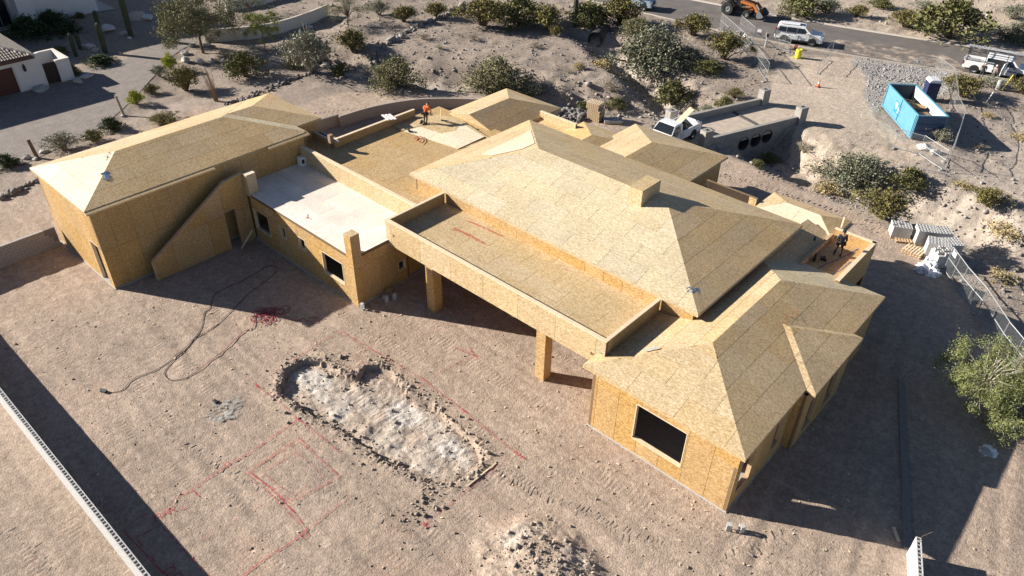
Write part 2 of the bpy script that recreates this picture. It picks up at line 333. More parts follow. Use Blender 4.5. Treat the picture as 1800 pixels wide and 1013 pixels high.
def soil_nodes(m):
    nt = m.node_tree; N = nt.nodes; L = nt.links.new; b = N['Principled BSDF']; b.inputs['Roughness'].default_value = .95; b.inputs['Specular IOR Level'].default_value = .15
    at = N.new('ShaderNodeAttribute'); at.attribute_name = 'soil'; tc = N.new('ShaderNodeTexCoord')
    def noise(sc, det=6, rough=.6):
        n = N.new('ShaderNodeTexNoise'); n.inputs['Scale'].default_value = sc; n.inputs['Detail'].default_value = det; n.inputs['Roughness'].default_value = rough
        L(tc.outputs['Object'], n.inputs['Vector']); return n.outputs['Fac']
    def rng(v, a, b2, lo, hi):
        r = N.new('ShaderNodeMapRange'); r.inputs['From Min'].default_value = a; r.inputs['From Max'].default_value = b2; r.inputs['To Min'].default_value = lo; r.inputs['To Max'].default_value = hi
        L(v, r.inputs['Value']); return r.outputs[0]
    def mul(a, c, op='MULTIPLY'):
        q = N.new('ShaderNodeMath'); q.operation = op; L(a, q.inputs[0])
        if isinstance(c, float): q.inputs[1].default_value = c
        else: L(c, q.inputs[1])
        return q.outputs[0]
    v1 = N.new('ShaderNodeTexVoronoi'); v1.inputs['Scale'].default_value = 5.5; L(tc.outputs['Object'], v1.inputs['Vector'])
    v2 = N.new('ShaderNodeTexVoronoi'); v2.inputs['Scale'].default_value = 13; L(tc.outputs['Object'], v2.inputs['Vector'])
    s1 = N.new('ShaderNodeSeparateColor'); L(v1.outputs['Color'], s1.inputs[0]); s2 = N.new('ShaderNodeSeparateColor'); L(v2.outputs['Color'], s2.inputs[0])
    f = mul(rng(noise(2.3), .25, .75, .82, 1.18), rng(noise(14), .3, .7, .84, 1.16))
    f = mul(f, rng(s1.outputs[0], 0, 1, .88, 1.10)); f = mul(f, rng(s2.outputs[1], 0, 1, .86, 1.12))
    hs = N.new('ShaderNodeHueSaturation'); L(at.outputs['Color'], hs.inputs['Color']); L(f, hs.inputs['Value']); L(hs.outputs[0], b.inputs['Base Color'])
    h = mul(mul(noise(2.6, 5), .045), mul(noise(15, 8, .8), .036), 'ADD')
    h = mul(h, mul(v2.outputs['Distance'], .014), 'SUBTRACT'); h = mul(h, mul(rng(noise(.9, 3), .42, .6, 0, 1), mul(noise(34, 5, .7), .016)), 'ADD')
    # faint tread bars inside long bands, running with the graded streaks
    mp = N.new('ShaderNodeMapping'); mp.inputs['Scale'].default_value = (.10, .85, 1); mp.inputs['Rotation'].default_value = (0, 0, .12); L(tc.outputs['Object'], mp.inputs['Vector'])
    bn = N.new('ShaderNodeTexNoise'); bn.inputs['Scale'].default_value = 1.0; bn.inputs['Detail'].default_value = 1; L(mp.outputs[0], bn.inputs['Vector'])
    band = mul(rng(bn.outputs['Fac'], .54, .58, 0, 1), rng(noise(.55, 2), .46, .60, 0, 1))
    wv = N.new('ShaderNodeTexWave'); wv.wave_type = 'BANDS'; wv.bands_direction = 'X'; wv.inputs['Scale'].default_value = 1.35; wv.inputs['Distortion'].default_value = 4.5; wv.inputs['Detail'].default_value = 3; L(tc.outputs['Object'], wv.inputs['Vector'])
    h = mul(h, mul(mul(band, wv.outputs['Fac']), .014), 'ADD')
    bp = N.new('ShaderNodeBump'); bp.inputs['Strength'].default_value = .85; bp.inputs['Distance'].default_value = 1.0; L(h, bp.inputs['Height']); L(bp.outputs[0], b.inputs['Normal'])
soil_nodes(GROUND)
gme = np_mesh('ground', np.stack([gx, gy, gzv], -1), quads, [GROUND])
ca = gme.color_attributes.new('soil', 'FLOAT_COLOR', 'POINT')
cc = np.ones((len(gx), 4), np.float32); cc[:, :3] = soil(gx, gy); ca.data.foreach_set('color', cc.ravel())
gme.polygons.foreach_set('use_smooth', np.ones(len(quads), bool))
ground = link('ground', gme); tag(ground, kind='structure')

# ---------------------------------------------------------------- loose stones and clods (too many to count)
ICO_V = None
def ico():
    t = (1+5**.5)/2
    v = np.array([(-1, t, 0), (1, t, 0), (-1, -t, 0), (1, -t, 0), (0, -1, t), (0, 1, t), (0, -1, -t), (0, 1, -t), (t, 0, -1), (t, 0, 1), (-t, 0, -1), (-t, 0, 1)], float); v /= np.linalg.norm(v[0])
    f = np.array([(0, 11, 5), (0, 5, 1), (0, 1, 7), (0, 7, 10), (0, 10, 11), (1, 5, 9), (5, 11, 4), (11, 10, 2), (10, 7, 6), (7, 1, 8), (3, 9, 4), (3, 4, 2), (3, 2, 6), (3, 6, 8), (3, 8, 9), (4, 9, 5), (2, 4, 11), (6, 2, 10), (8, 6, 7), (9, 8, 1)])
    return v, f
IV, IF = ico()
def stones(name, xs, ys, sizes, mat, flat=.65, zoff=0, seed=1, sink=.3, zs=None):
    rg = np.random.default_rng(seed); n = len(xs)
    z = height_of(xs, ys) if zs is None else zs
    V = np.repeat(IV[None], n, 0)*(1+rg.uniform(-.42, .38, (n, 12, 1)))
    V = V*(sizes[:, None, None]*rg.uniform(.7, 1.3, (n, 1, 3))); V[:, :, 2] *= flat
    a = rg.uniform(0, 6.28, n); ca_, sa = np.cos(a)[:, None], np.sin(a)[:, None]
    X = V[:, :, 0]*ca_-V[:, :, 1]*sa; Y = V[:, :, 0]*sa+V[:, :, 1]*ca_
    P = np.stack([X+xs[:, None], Y+ys[:, None], V[:, :, 2]+(z+zoff+sizes*flat*(1-2*sink))[:, None]], -1).reshape(-1, 3)
    Fc = (IF[None]+(np.arange(n)*12)[:, None, None]).reshape(-1, 3)
    return link(name, np_mesh(name, P, Fc, [mat]))
CLOD = pbr('clod', (.325, .272, .22), .95, island=.3)
PALECLOD = pbr('pale_clod', (.38, .335, .285), .95, island=.28)
GREYROCK = pbr('grey_rock', (.25, .225, .205), .9, island=.35)
DARKROCK = pbr('dark_rock', (.17, .155, .145), .9, island=.4)
def scatter(poly, n, seed):
    rg = np.random.default_rng(seed); P = np.array(poly); out = []
    lo, hi = P.min(0), P.max(0)
    while len(out) < n:
        q = rg.uniform(lo, hi, (n*3, 2)); q = q[inside(q[:, 0], q[:, 1], poly)]; out += list(q)
    return np.array(out[:n])
rg = np.random.default_rng(5)
q = scatter([(-44, 3), (4, 3), (6, 30), (-30, 30)], 2600, 3)
tag(stones('loose_clods', q[:, 0], q[:, 1], rg.gamma(1.3, .012, len(q))+.010, CLOD, seed=2), 'loose dirt clods and pebbles strewn over the graded pad', 'pebbles', kind='stuff')
# rim and floor of the excavation
pp = np.array(PIT); bx = []
while len(bx) < 2000:
    c = rg.uniform(pp.min(0)-1, pp.max(0)+1, (4000, 2)); d = segdist(c[:, 0], c[:, 1], PIT, True); w = rg.uniform(0, 1, len(c))
    bx += list(c[(w < np.exp(-d/.28)) | ((w < .05) & inside(c[:, 0], c[:, 1], PIT))])
bx = np.array(bx[:2000])
tag(stones('pit_rubble', bx[:, 0], bx[:, 1], np.minimum(rg.gamma(.8, .022, len(bx))+.008, .14), CLOD, .8, seed=4, sink=.25), 'broken clods around the edge of the shallow excavation', 'rubble', kind='stuff')
m = rg.normal(0, 1, (900, 2))*np.array([1.25, .95])+np.array(MOUND)
tag(stones('mound_rubble', m[:, 0], m[:, 1], np.minimum(rg.gamma(.8, .022, len(m))+.008, .15), CLOD, .8, seed=6, sink=.25), 'clods and stones lying on the dirt mound at the bottom', 'rubble', kind='stuff')
# spill of dark clods below the pit
m = rg.normal(0, 1, (75, 2))*np.array([.55, .8])+np.array(un(745, 890))
tag(stones('spilled_clods', m[:, 0], m[:, 1], rg.gamma(1.6, .022, len(m))+.012, pbr('dark_clod', (.25, .205, .165), .95, island=.3), .7, seed=8, sink=.2), 'dark clods spilled on the dirt below the excavation', 'rubble', kind='stuff')
# desert stones
dz = scatter([(-95, 42), (-5, 36), (15, 60), (0, 84), (-40, 80), (-75, 78)], 9000, 12)
keep = ~inside(dz[:, 0], dz[:, 1], PALE) & ~inside(dz[:, 0], dz[:, 1], PAD) & ~inside(dz[:, 0], dz[:, 1], ACCESS)
dz = dz[keep]; wd = np.minimum(segdist(dz[:, 0], dz[:, 1], WASH), segdist(dz[:, 0], dz[:, 1], WASH2))
sz = rg.gamma(1.5, .035, len(dz))+.03; sz = sz*np.where(wd < 4.5, 1.15, .8)
tag(stones('desert_stones', dz[:, 0], dz[:, 1], np.minimum(sz, .4), GREYROCK, .7, seed=9), 'scattered desert stones around the dry wash', 'stones', kind='stuff')
gp = scatter(GRAVEL, 2600, 14)
tag(stones('grey_gravel', gp[:, 0], gp[:, 1], rg.gamma(2, .014, len(gp))+.025, pbr('grey_gravel', (.30, .29, .28), .9, island=.3), .7, seed=10), 'grey gravel spread beside the blue dumpster', 'gravel', kind='stuff')
dz = scatter([(-60, 92), (10, 101), (30, 112), (30, 135), (-60, 135)], 2600, 15)
dz = dz[dz[:, 1] > 101+.23*(dz[:, 0]+5)*(dz[:, 0] > -40)-3]
tag(stones('roadside_stones', dz[:, 0], dz[:, 1], rg.gamma(1.5, .04, len(dz))+.03, PALECLOD, .7, seed=11), 'scattered stones on the desert beyond the road', 'stones', kind='stuff')
def stone_row(name, pxs, label, n, size, mat, seed, spread=.25, zref=0.):
    pts = [np.array(un(a, b, zref)) for a, b in pxs]; L = [np.linalg.norm(pts[i+1]-pts[i]) for i in range(len(pts)-1)]; T = sum(L)
    r2 = np.random.default_rng(seed); xs = []
    for t in r2.uniform(0, T, n):
        i = 0
        while i < len(L)-1 and t > L[i]: t -= L[i]; i += 1
        xs.append(pts[i]+(pts[i+1]-pts[i])*t/L[i]+r2.normal(0, spread, 2))
    xs = np.array(xs)
    return tag(stones(name, xs[:, 0], xs[:, 1], r2.gamma(2.2, size/2.2, n)+.04, mat, .75, seed=seed, sink=.2), label, 'stones', kind='stuff')
stone_row('stone_border', [(0, 352), (58, 322), (110, 300)], 'dark rock border beside the left corner of the tall block', 90, .09, DARKROCK, 31)
stone_row('stone_border', [(395, 186), (440, 168), (520, 140), (560, 130)], 'row of dark rocks behind the tall block roof', 170, .07, DARKROCK, 32)
stone_row('stone_border', [(620, 118), (640, 102), (700, 66), (760, 40), (820, 12)], 'rock edging running up the desert slope behind the house', 240, .14, GREYROCK, 33)
stone_row('rock_riprap', [(545, 70), (560, 90), (590, 112), (620, 120)], 'pale riprap rocks in the swale below the curved wall', 160, .22, PALECLOD, 34, .7)
stone_row('rubble_pile', [(985, 200), (1000, 203), (1015, 205)], 'heap of grey broken rubble beside the pallet stack', 300, .12, DARKROCK, 35, .75)
stone_row('wash_rocks', [(860, 158), (960, 178), (1080, 194), (1180, 200)], 'tumbled rocks along the bottom of the wash behind the house', 420, .09, GREYROCK, 36, 1.6, -1.)
# ---------------------------------------------------------------- the house under construction
def clip_poly(poly, axis, lim, keep_less):
    out = []; n = len(poly)
    for i in range(n):
        a, b = poly[i], poly[(i+1) % n]
        ia = (a[axis] <= lim) == keep_less or a[axis] == lim; ib = (b[axis] <= lim) == keep_less or b[axis] == lim
        if ia: out.append(a)
        if ia != ib:
            t = (lim-a[axis])/(b[axis]-a[axis]); p = [a[0]+(b[0]-a[0])*t, a[1]+(b[1]-a[1])*t]; p[axis] = lim; out.append(tuple(p))
    return out
def area2(p): return .5*sum(p[i][0]*p[(i+1) % len(p)][1]-p[(i+1) % len(p)][0]*p[i][1] for i in range(len(p)))
def clip_rect(poly, x0, x1, y0, y1):
    for ax, lim, less in ((0, x0, False), (0, x1, True), (1, y0, False), (1, y1, True)):
        if len(poly) < 3: return []
        poly = clip_poly(poly, ax, lim, less)
    return poly if len(poly) >= 3 and abs(area2(poly)) > .012 else []
def sheets(parent, name, O, X, Y, polys, cw=2.44, ch=1.22, mat=None, th=.014, gap=.017, off=(0, 0), lift=.004, pale=None, stag=True):
    """cover convex 2D polygons (in the X,Y frame at O) with single boards"""
    O, X, Y = Vector(O), Vector(X).normalized(), Vector(Y).normalized(); Nn = X.cross(Y)
    xs = [p[0] for q in polys for p in q]; ys = [p[1] for q in polys for p in q]
    jr = random.Random(int(abs(O.x*13+O.y*7+O.z*31)*10))
    for j in range(int(math.floor((min(ys)-off[1])/ch)), int(math.ceil((max(ys)-off[1])/ch))):
        so = off[0]+(cw/2 if (stag and j % 2) else 0)
        for i in range(int(math.floor((min(xs)-so)/cw)), int(math.ceil((max(xs)-so)/cw))):
            x0, y0 = so+i*cw, off[1]+j*ch; b = MB(); dl = jr.uniform(0, .003)
            for q in polys:
                c = clip_rect(q, x0+gap/2, x0+cw-gap/2, y0+gap/2, y0+ch-gap/2)
                if not c: continue
                lo = [O+X*p[0]+Y*p[1]+Nn*lift for p in c]; hi = [p+Nn*(th+dl) for p in lo]; n = len(c)
                b.add(lo+hi, [tuple(range(n))[::-1], tuple(range(n, 2*n))]+[(k, (k+1) % n, n+(k+1) % n, n+k) for k in range(n)])
            if b.f: b.build(name, mat, parent, True)
def face(parent, name, pts, mat, extra=None, **kw):
    """pts: 3D outline counter-clockwise from outside, first edge is the eave or foot"""
    P = [Vector(p) for p in pts]; X = (P[1]-P[0]).normalized(); Nn = Vector((0, 0, 0))
    for i in range(1, len(P)-1): Nn += (P[i]-P[0]).cross(P[i+1]-P[0])
    Nn.normalize(); Y = Nn.cross(X)
    to2 = lambda p: ((Vector(p)-P[0]).dot(X), (Vector(p)-P[0]).dot(Y))
    sheets(parent, name, P[0], X, Y, [[to2(p) for p in P]]+[[to2(p) for p in e] for e in (extra or [])], mat=mat, **kw)
HOUSE = thing('house_under_construction', 'large sprawling house under construction sheathed in bare tan strand board', 'house', (-25, 28, 0))
def part(b, name, mat, parent=None): return b.build(name, mat, parent or HOUSE, True)
def hip(name, u0, u1, v0, v1, ze, p, axis='v', hipA=True, hipB=True, mats=None, fascia=.16, label=None, skip=(), face_kw={}, notch=None):
    """hipped roof: eave rectangle, eave height, slope; axis = direction of the ridge; hipA/hipB = hip at the low/high end"""
    if axis == 'v': hw = (u1-u0)/2
    else: hw = (v1-v0)/2
    zr = ze+hw*p
    T = (lambda a, b, z: (a, b, z)) if axis == 'v' else (lambda a, b, z: (b, a, z))
    a0, a1, b0, b1 = (u0, u1, v0, v1) if axis == 'v' else (v0, v1, u0, u1)
    am = (a0+a1)/2; r0 = b0+hw if hipA else b0; r1 = b1-hw if hipB else b1
    def pts(dz):
        return dict(A=T(a0, b0, ze+dz), B=T(a1, b0, ze+dz), C=T(a1, b1, ze+dz), D=T(a0, b1, ze+dz), R0=T(am, r0, zr+dz), R1=T(am, r1, zr+dz))
    q = pts(-.004); lo = {k: (x[0], x[1], ze-fascia) for k, x in q.items()}
    b = MB()
    V = [q['A'], q['B'], q['C'], q['D'], q['R0'], q['R1'], lo['A'], lo['B'], lo['C'], lo['D']]
    b.add(V, [(0, 1, 4), (1, 2, 5, 4), (2, 3, 5), (3, 0, 4, 5), (6, 9, 8, 7), (0, 6, 7, 1), (1, 7, 8, 2), (2, 8, 9, 3), (3, 9, 6, 0)])
    core = part(b, name, OSB_TAN if fascia > .1 else ROOFCORE)
    if label: core['label'] = label
    q = pts(0)
    mats = mats or {}
    F = {'lo': [q['A'], q['B'], q['R0']], 'hi': [q['C'], q['D'], q['R1']], 'plus': [q['B'], q['C'], q['R1'], q['R0']], 'minus': [q['D'], q['A'], q['R0'], q['R1']]}
    for k, f in F.items():
        if k in skip: continue
        if axis != 'v': f = [f[1], f[0]]+f[2:][::-1]
        face(core, 'roof_sheet', f, mats.get(k, OSB_ROOF), **face_kw)
    return core
def rects_minus(s0, s1, z0, z1, ops):
    R = [(s0, s1, z0, z1)]
    for a, b, c, d in ops:
        out = []
        for x0, x1, y0, y1 in R:
            if b <= x0 or a >= x1 or d <= y0 or c >= y1: out.append((x0, x1, y0, y1)); continue
            if a > x0: out.append((x0, a, y0, y1))
            if b < x1: out.append((b, x1, y0, y1))
            if d < y1: out.append((max(a, x0), min(b, x1), d, y1))
            if c > y0: out.append((max(a, x0), min(b, x1), y0, c))
        R = out
    return R
def wall(p0, p1, z0, z1, ops=(), th=.16, mat=None, name='wall', sheet=True, frames=True, off=(0, 0), ch=2.44, sill=None):
    """outside is on the right of p0->p1; openings (along, along, z, z)"""
    a, b = Vector((p0[0], p0[1], 0)), Vector((p1[0], p1[1], 0)); X = (b-a).normalized(); Nn = X.cross(Vector((0, 0, 1))); L = (b-a).length
    R = rects_minus(0, L, z0, z1, ops); mb = MB()
    Mx = Matrix(((X.x, Nn.x, 0, a.x), (X.y, Nn.y, 0, a.y), (0, 0, 1, 0), (0, 0, 0, 1)))
    for x0, x1, y0, y1 in R: mb.box(x0, x1, -th, -.018, y0, y1, Mx)
    w = part(mb, name, WALLCORE)
    if sheet: sheets(w, 'wall_sheet', a+Vector((0, 0, 0))-Nn*.018, X, (0, 0, 1), [[(x0, y0), (x1, y0), (x1, y1), (x0, y1)] for x0, x1, y0, y1 in R], 1.22, ch, mat or OSB_WALL, off=(off[0], z0+off[1]), stag=False, lift=.002)
    if frames:
        for (x0, x1, y0, y1) in ops:
            f = MB(); t = .04; d0, d1 = -th-.02, .012
            f.box(x0, x0+t, d0, d1, y0, y1, Mx); f.box(x1-t, x1, d0, d1, y0, y1, Mx); f.box(x0+t, x1-t, d0, d1, y1-t, y1, Mx)
            if y0 > z0+.05: f.box(x0+t, x1-t, d0, d1+.01, y0, y0+t, Mx)
            part(f, 'window_frame' if y0 > z0+.05 else 'door_frame', sill or LUMBER_PALE, w)
    return w
def slab(name, u0, u1, v0, v1, z, mat, th=.2, sheet='deck_sheet', core=None, off=(0, 0), **kw):
    b = MB(); b.box(u0, u1, v0, v1, z-th, z-.004)
    c = part(b, name, core or ROOFCORE)
    face(c, sheet, [(u0, v0, z), (u1, v0, z), (u1, v1, z), (u0, v1, z)], mat, off=off, **kw)
    return c
def parapet(p0, p1, z0, z1, th=.2, mat=None, inner=None, cap=True, name='parapet'):
    """two-sided board wall, outside on the right of p0->p1, lumber cap"""
    a, b = Vector((p0[0], p0[1], 0)), Vector((p1[0], p1[1], 0)); X = (b-a).normalized(); Nn = X.cross(Vector((0, 0, 1))); L = (b-a).length
    Mx = Matrix(((X.x, Nn.x, 0, a.x), (X.y, Nn.y, 0, a.y), (0, 0, 1, 0), (0, 0, 0, 1)))
    w = part(MB().box(0, L, -th+.018, -.018, z0, z1, Mx), name, WALLCORE)
    R = [[(0, z0), (L, z0), (L, z1), (0, z1)]]
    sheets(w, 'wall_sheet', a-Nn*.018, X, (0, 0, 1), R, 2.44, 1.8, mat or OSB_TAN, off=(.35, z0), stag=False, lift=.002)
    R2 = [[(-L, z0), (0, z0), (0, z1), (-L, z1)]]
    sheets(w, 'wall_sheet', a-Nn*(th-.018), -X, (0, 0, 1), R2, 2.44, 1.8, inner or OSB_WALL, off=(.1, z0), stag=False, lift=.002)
    if cap: part(MB().box(-.0, L, -th-.005, .005, z1+.002, z1+.045, Mx), 'top_plate', LUMBER_PALE, w)
    return w
PT = .281
# --- tall block on the left
hip('hip_roof', -49.15, -42.75, 18, 27.72, 5.34, PT, hipA=False, mats={'plus': OSB_ROOF}, skip=('lo',))
TALL = hip('hip_roof', -49.17, -41.52, 10.93, 25.72, 5.35, PT, mats={'lo': OSB_PALE, 'minus': OSB_TAN, 'hi': OSB_SUNLIT}, label='roof of the tall left block with one pale hip end')
# eave overhang boards on the courtyard side, with a gap where boards are still missing
for v0, v1 in ((10.93, 18.75), (22.55, 25.72)):
    x0, x1, z0 = -41.52, -41.26, 5.35
    b = MB(); b.add([(x0, v0, z0), (x1, v0, z0-.073), (x1, v1, z0-.073), (x0, v1, z0), (x0, v0, z0-.15), (x1, v0, z0-.16), (x1, v1, z0-.16), (x0, v1, z0-.15)], [(0, 1, 2, 3), (7, 6, 5, 4), (0, 4, 5, 1), (1, 5, 6, 2), (2, 6, 7, 3), (3, 7, 4, 0)])
    part(b, 'eave_board', OSB_ROOF, TALL)
wall((-49.0, 11.12), (-41.5, 11.12), -.1, 5.22, [(5.83, 6.98, .0, 2.78)], off=(.4, 0), ch=2.75)
wall((-41.5, 11.12), (-41.5, 25.5), -.1, 5.22, off=(.9, 0), ch=2.75); wall((-41.5, 25.5), (-43.0, 25.5), 3.0, 5.2)
wall((-43.0, 25.5), (-43.0, 27.5), 3.0, 5.2)
wall((-43.0, 27.5), (-49.0, 27.5), -.1, 5.2); wall((-49.0, 27.5), (-49.0, 11.12), -.1, 5.22, ch=2.75)
# --- stair wall with a slanted top
SW_U = -40.45
prof = [[(13.3, 0), (18.2, 0), (18.2, 2.7), (18.2, 4.32), (13.3, 1.31)], [(18.2, 2.7), (19.08, 2.7), (19.08, 4.655), (18.65, 4.6), (18.2, 4.32)], [(19.08, 0), (20.03, 0), (20.03, 4.78), (19.08, 4.655)]]
b = MB()
for pl in prof: b.prism(pl, 'x', SW_U-.2, SW_U-.02)
sw = part(b, 'stair_wall', WALLCORE)
sheets(sw, 'wall_sheet', (SW_U-.018, 0, 0), (0, 1, 0), (0, 0, 1), prof, 1.22, 2.44, OSB_WALL, stag=False, lift=.002)
sheets(sw, 'wall_sheet', (SW_U-.202, 0, 0), (0, -1, 0), (0, 0, 1), [[(-x, y) for x, y in p][::-1] for p in prof], 1.22, 2.44, OSB_WALL, stag=False, lift=.002)
part(MB().bar((SW_U-.11, 13.28, 1.33), (SW_U-.11, 18.66, 4.63), .24, .04).bar((SW_U-.11, 18.66, 4.64), (SW_U-.11, 20.03, 4.81), .24, .04).box(SW_U-.22, SW_U+.01, 13.24, 13.28, 0, 1.32), 'top_plate', LUMBER, sw)
part(MB().box(SW_U-.23, SW_U+.01, 18.2, 18.24, 0, 2.7).box(SW_U-.23, SW_U+.01, 19.04, 19.08, 0, 2.7).box(SW_U-.23, SW_U+.01, 18.24, 19.04, 2.66, 2.7), 'door_frame', LUMBER, sw)
# --- low block with the pale deck
wall((-40.25, 20.04), (-30.25, 20.04), -.1, 3.38, [(.16, 1.82, .92, 2.42), (3.1, 3.68, 1.52, 2.40), (5.04, 5.75, 1.60, 2.44), (7.4, 9.42, .92, 2.46)], off=(.2, 0), ch=2.62)
wall((-29.72, 20.62), (-29.72, 24.0), -.1, 3.38, [(2.55, 3.1, .9, 1.55)], off=(0, 0), ch=2.62)
wall((-29.72, 24.0), (-29.95, 24.0), -.1, 3.2, sheet=False); wall((-29.95, 24.0), (-29.95, 27.3), -.1, 3.3)
slab('flat_roof', -41.46, -29.70, 20.02, 24.92, 3.42, DECKW, label=None) if False else slab('flat_roof', -41.46, -29.70, 20.02, 24.92, 3.42, DECKW, off=(.5, .3))
def pier(u0, u1, v0, v1, z0, z1, mat=OSB_WALL, name='pier', top=OSB_TAN):
    w = part(MB().box(u0+.018, u1-.018, v0+.018, v1-.018, z0, z1-.018), name, WALLCORE)
    for O, X, L in (((u0, v0+.018, z0), (1, 0, 0), u1-u0), ((u1-.018, v0, z0), (0, 1, 0), v1-v0), ((u1, v1-.018, z0), (-1, 0, 0), u1-u0), ((u0+.018, v1, z0), (0, -1, 0), v1-v0)):
        sheets(w, 'wall_sheet', O, X, (0, 0, 1), [[(0, 0), (L, 0), (L, z1-z0), (0, z1-z0)]], 3, 2.62, mat, gap=.006, stag=False, lift=.002)
    sheets(w, 'wall_sheet', (u0, v0, z1-.018), (1, 0, 0), (0, 1, 0), [[(0, 0), (u1-u0, 0), (u1-u0, v1-v0), (0, v1-v0)]], 3, 3, top, gap=.004, stag=False)
    return w
pier(-30.25, -29.66, 19.98, 20.60, -.05, 4.80)
pier(-40.42, -39.98, 19.96, 20.62, 3.3, 4.78, OSB_TAN, top=OSB_PALE)
parapet((-41.4, 24.86), (-29.95, 24.86), 3.42, 4.62, .24, OSB_TAN, OSB_TAN)
# --- brown flat roof between the tall block and the main roof
OSB_BROWN = osb('osb_brown', (.26, .16, .075), (.46, .315, .15), (.60, .45, .25)); slab('flat_roof', -40.95, -30.0, 25.10, 37.2, 3.9, OSB_BROWN, .3, off=(.7, .2)); slab('flat_roof', -43.0, -40.96, 25.52, 27.05, 3.9, OSB_BROWN, .3)
parapet((-43.0, 27.05), (-40.75, 27.05), 3.9, 4.42, .2, inner=OSB_WALL)
parapet((-40.75, 27.05), (-40.75, 34.6), 3.9, 4.46, .2, OSB_WALL, OSB_WALL)
wall((-40.9, 37.2), (-40.9, 27.3), -.1, 3.58, sheet=False); wall((-30.0, 37.1), (-40.9, 37.1), -.1, 3.58, sheet=False)
# pale cricket sheets where the carpenter kneels
ck = part(MB().add([un(706, 230, 3.92)+(3.92,), un(804, 262.5, 3.92)+(3.92,), un(868, 247, 4.06)+(4.06,), un(800, 205, 4.30)+(4.30,), un(752, 214, 4.15)+(4.15,)], [(0, 1, 2, 3, 4)]), 'cricket', OSB_TAN)
face(ck, 'roof_sheet', [un(706, 230, 3.93)+(3.93,), un(804, 262.5, 3.93)+(3.93,), un(852, 243, 4.04)+(4.04,), un(796, 208, 4.28)+(4.28,)], OSB_PALE)
face(ck, 'roof_sheet', [un(690, 222, 3.96)+(3.96,), un(706, 230, 3.96)+(3.96,), un(800, 208, 4.22)+(4.22,), un(770, 202, 4.2)+(4.2,)], OSB_TAN)
# --- main hipped roof
MAIN = hip('hip_roof', -32.82, -12.1, 27.08, 38.48, 4.9, .284, axis='u', mats={'lo': OSB_TAN, 'hi': OSB_ROOF, 'minus': OSB_SUNLIT, 'plus': OSB_TAN}, label='main hipped roof, the largest, with a boxed chimney')
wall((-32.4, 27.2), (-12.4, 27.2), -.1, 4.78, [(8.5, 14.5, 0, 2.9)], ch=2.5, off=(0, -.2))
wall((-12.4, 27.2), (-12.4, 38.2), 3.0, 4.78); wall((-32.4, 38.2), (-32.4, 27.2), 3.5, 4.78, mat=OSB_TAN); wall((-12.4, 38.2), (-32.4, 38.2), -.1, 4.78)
# loose pale board lying over the far hip corner of the main roof
def on_main_nw(px, py):
    d = ray(px, py); k = .284   # plane z = 4.9 + k (x + 32.82)
    t = (4.9+k*32.82-CAMH)/(d[2]-k*d[0]); return (d[0]*t, d[1]*t, CAMH+d[2]*t+.03)
w4 = [on_main_nw(*p) for p in ((844, 272.6), (867, 274.5), (918, 263), (940, 253), (933, 230))]
face(MAIN, 'roof_sheet', w4, osb('osb_cream', (.48, .39, .25), (.62, .53, .37), (.74, .66, .50)), cw=4, ch=6)
# chimney box
ch = part(MB().box(-19.66, -18.75, 31.7, 33.45, 5.9, 7.19), 'chimney', WALLCORE)
for O, X, L, mt in (((-19.66, 31.7, 5.9), (1, 0, 0), .91, OSB_TAN), ((-18.75, 31.7, 5.9), (0, 1, 0), 1.75, OSB_TAN), ((-18.75, 33.45, 5.9), (-1, 0, 0), .91, OSB_TAN), ((-19.66, 33.45, 5.9), (0, -1, 0), 1.75, OSB_TAN)):
    sheets(ch, 'wall_sheet', O, X, (0, 0, 1), [[(0, 0), (L, 0), (L, 1.29), (0, 1.29)]], 3, 3, mt, gap=0.004, stag=False)
sheets(ch, 'wall_sheet', (-19.66, 31.7, 7.19), (1, 0, 0), (0, 1, 0), [[(0, 0), (.91, 0), (.91, 1.75), (0, 1.75)]], 3, 3, OSB_TAN, gap=.004, stag=False)
# --- covered porch with flat roof behind a deep parapet
PV = 22.6
porch = slab('flat_roof', -29.66, -14.3, PV+.2, 27.2, 4.0, OSB_TAN, .35, off=(.3, .1))
par = part(MB().box(-29.85, -14.2, PV+.02, PV+.19, 3.12, 4.68), 'porch_parapet', WALLCORE)
hole = [(.62, .8, 3.82, 4.0), (14.85, 15.05, 3.5, 3.7)]
R = rects_minus(0, 15.65, 3.12, 4.68, hole)
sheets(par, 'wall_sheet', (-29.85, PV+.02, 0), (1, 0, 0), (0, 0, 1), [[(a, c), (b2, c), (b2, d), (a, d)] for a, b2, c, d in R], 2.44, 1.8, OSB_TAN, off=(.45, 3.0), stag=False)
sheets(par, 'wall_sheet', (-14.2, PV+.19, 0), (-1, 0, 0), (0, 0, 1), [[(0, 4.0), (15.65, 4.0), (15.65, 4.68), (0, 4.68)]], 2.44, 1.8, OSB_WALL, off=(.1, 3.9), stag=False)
part(MB().box(-29.86, -14.19, PV-.005, PV+.21, 4.682, 4.73), 'top_plate', LUMBER_PALE, par)
part(MB().box(-29.3, -29.0, PV-.0, PV+.05, 3.9, 4.0), 'scupper', BLACK, par) if False else None
parapet((-29.85, 27.1), (-29.85, PV+.2), 3.42, 4.68, .18, OSB_TAN, OSB_WALL)
parapet((-14.2, PV+.2), (-14.2, 27.1), 3.4, 4.68, .18, OSB_WALL, OSB_WALL)
pier(-26.6, -26.0, PV+.01, 23.25, -.05, 3.12, name='post'); pier(-18.35, -17.75, PV+.01, 23.2, -.05, 3.12, name='post')
part(MB().box(-29.7, -14.3, PV+.25, 27.15, 3.3, 3.34), 'porch_ceiling', OSB_WALL)
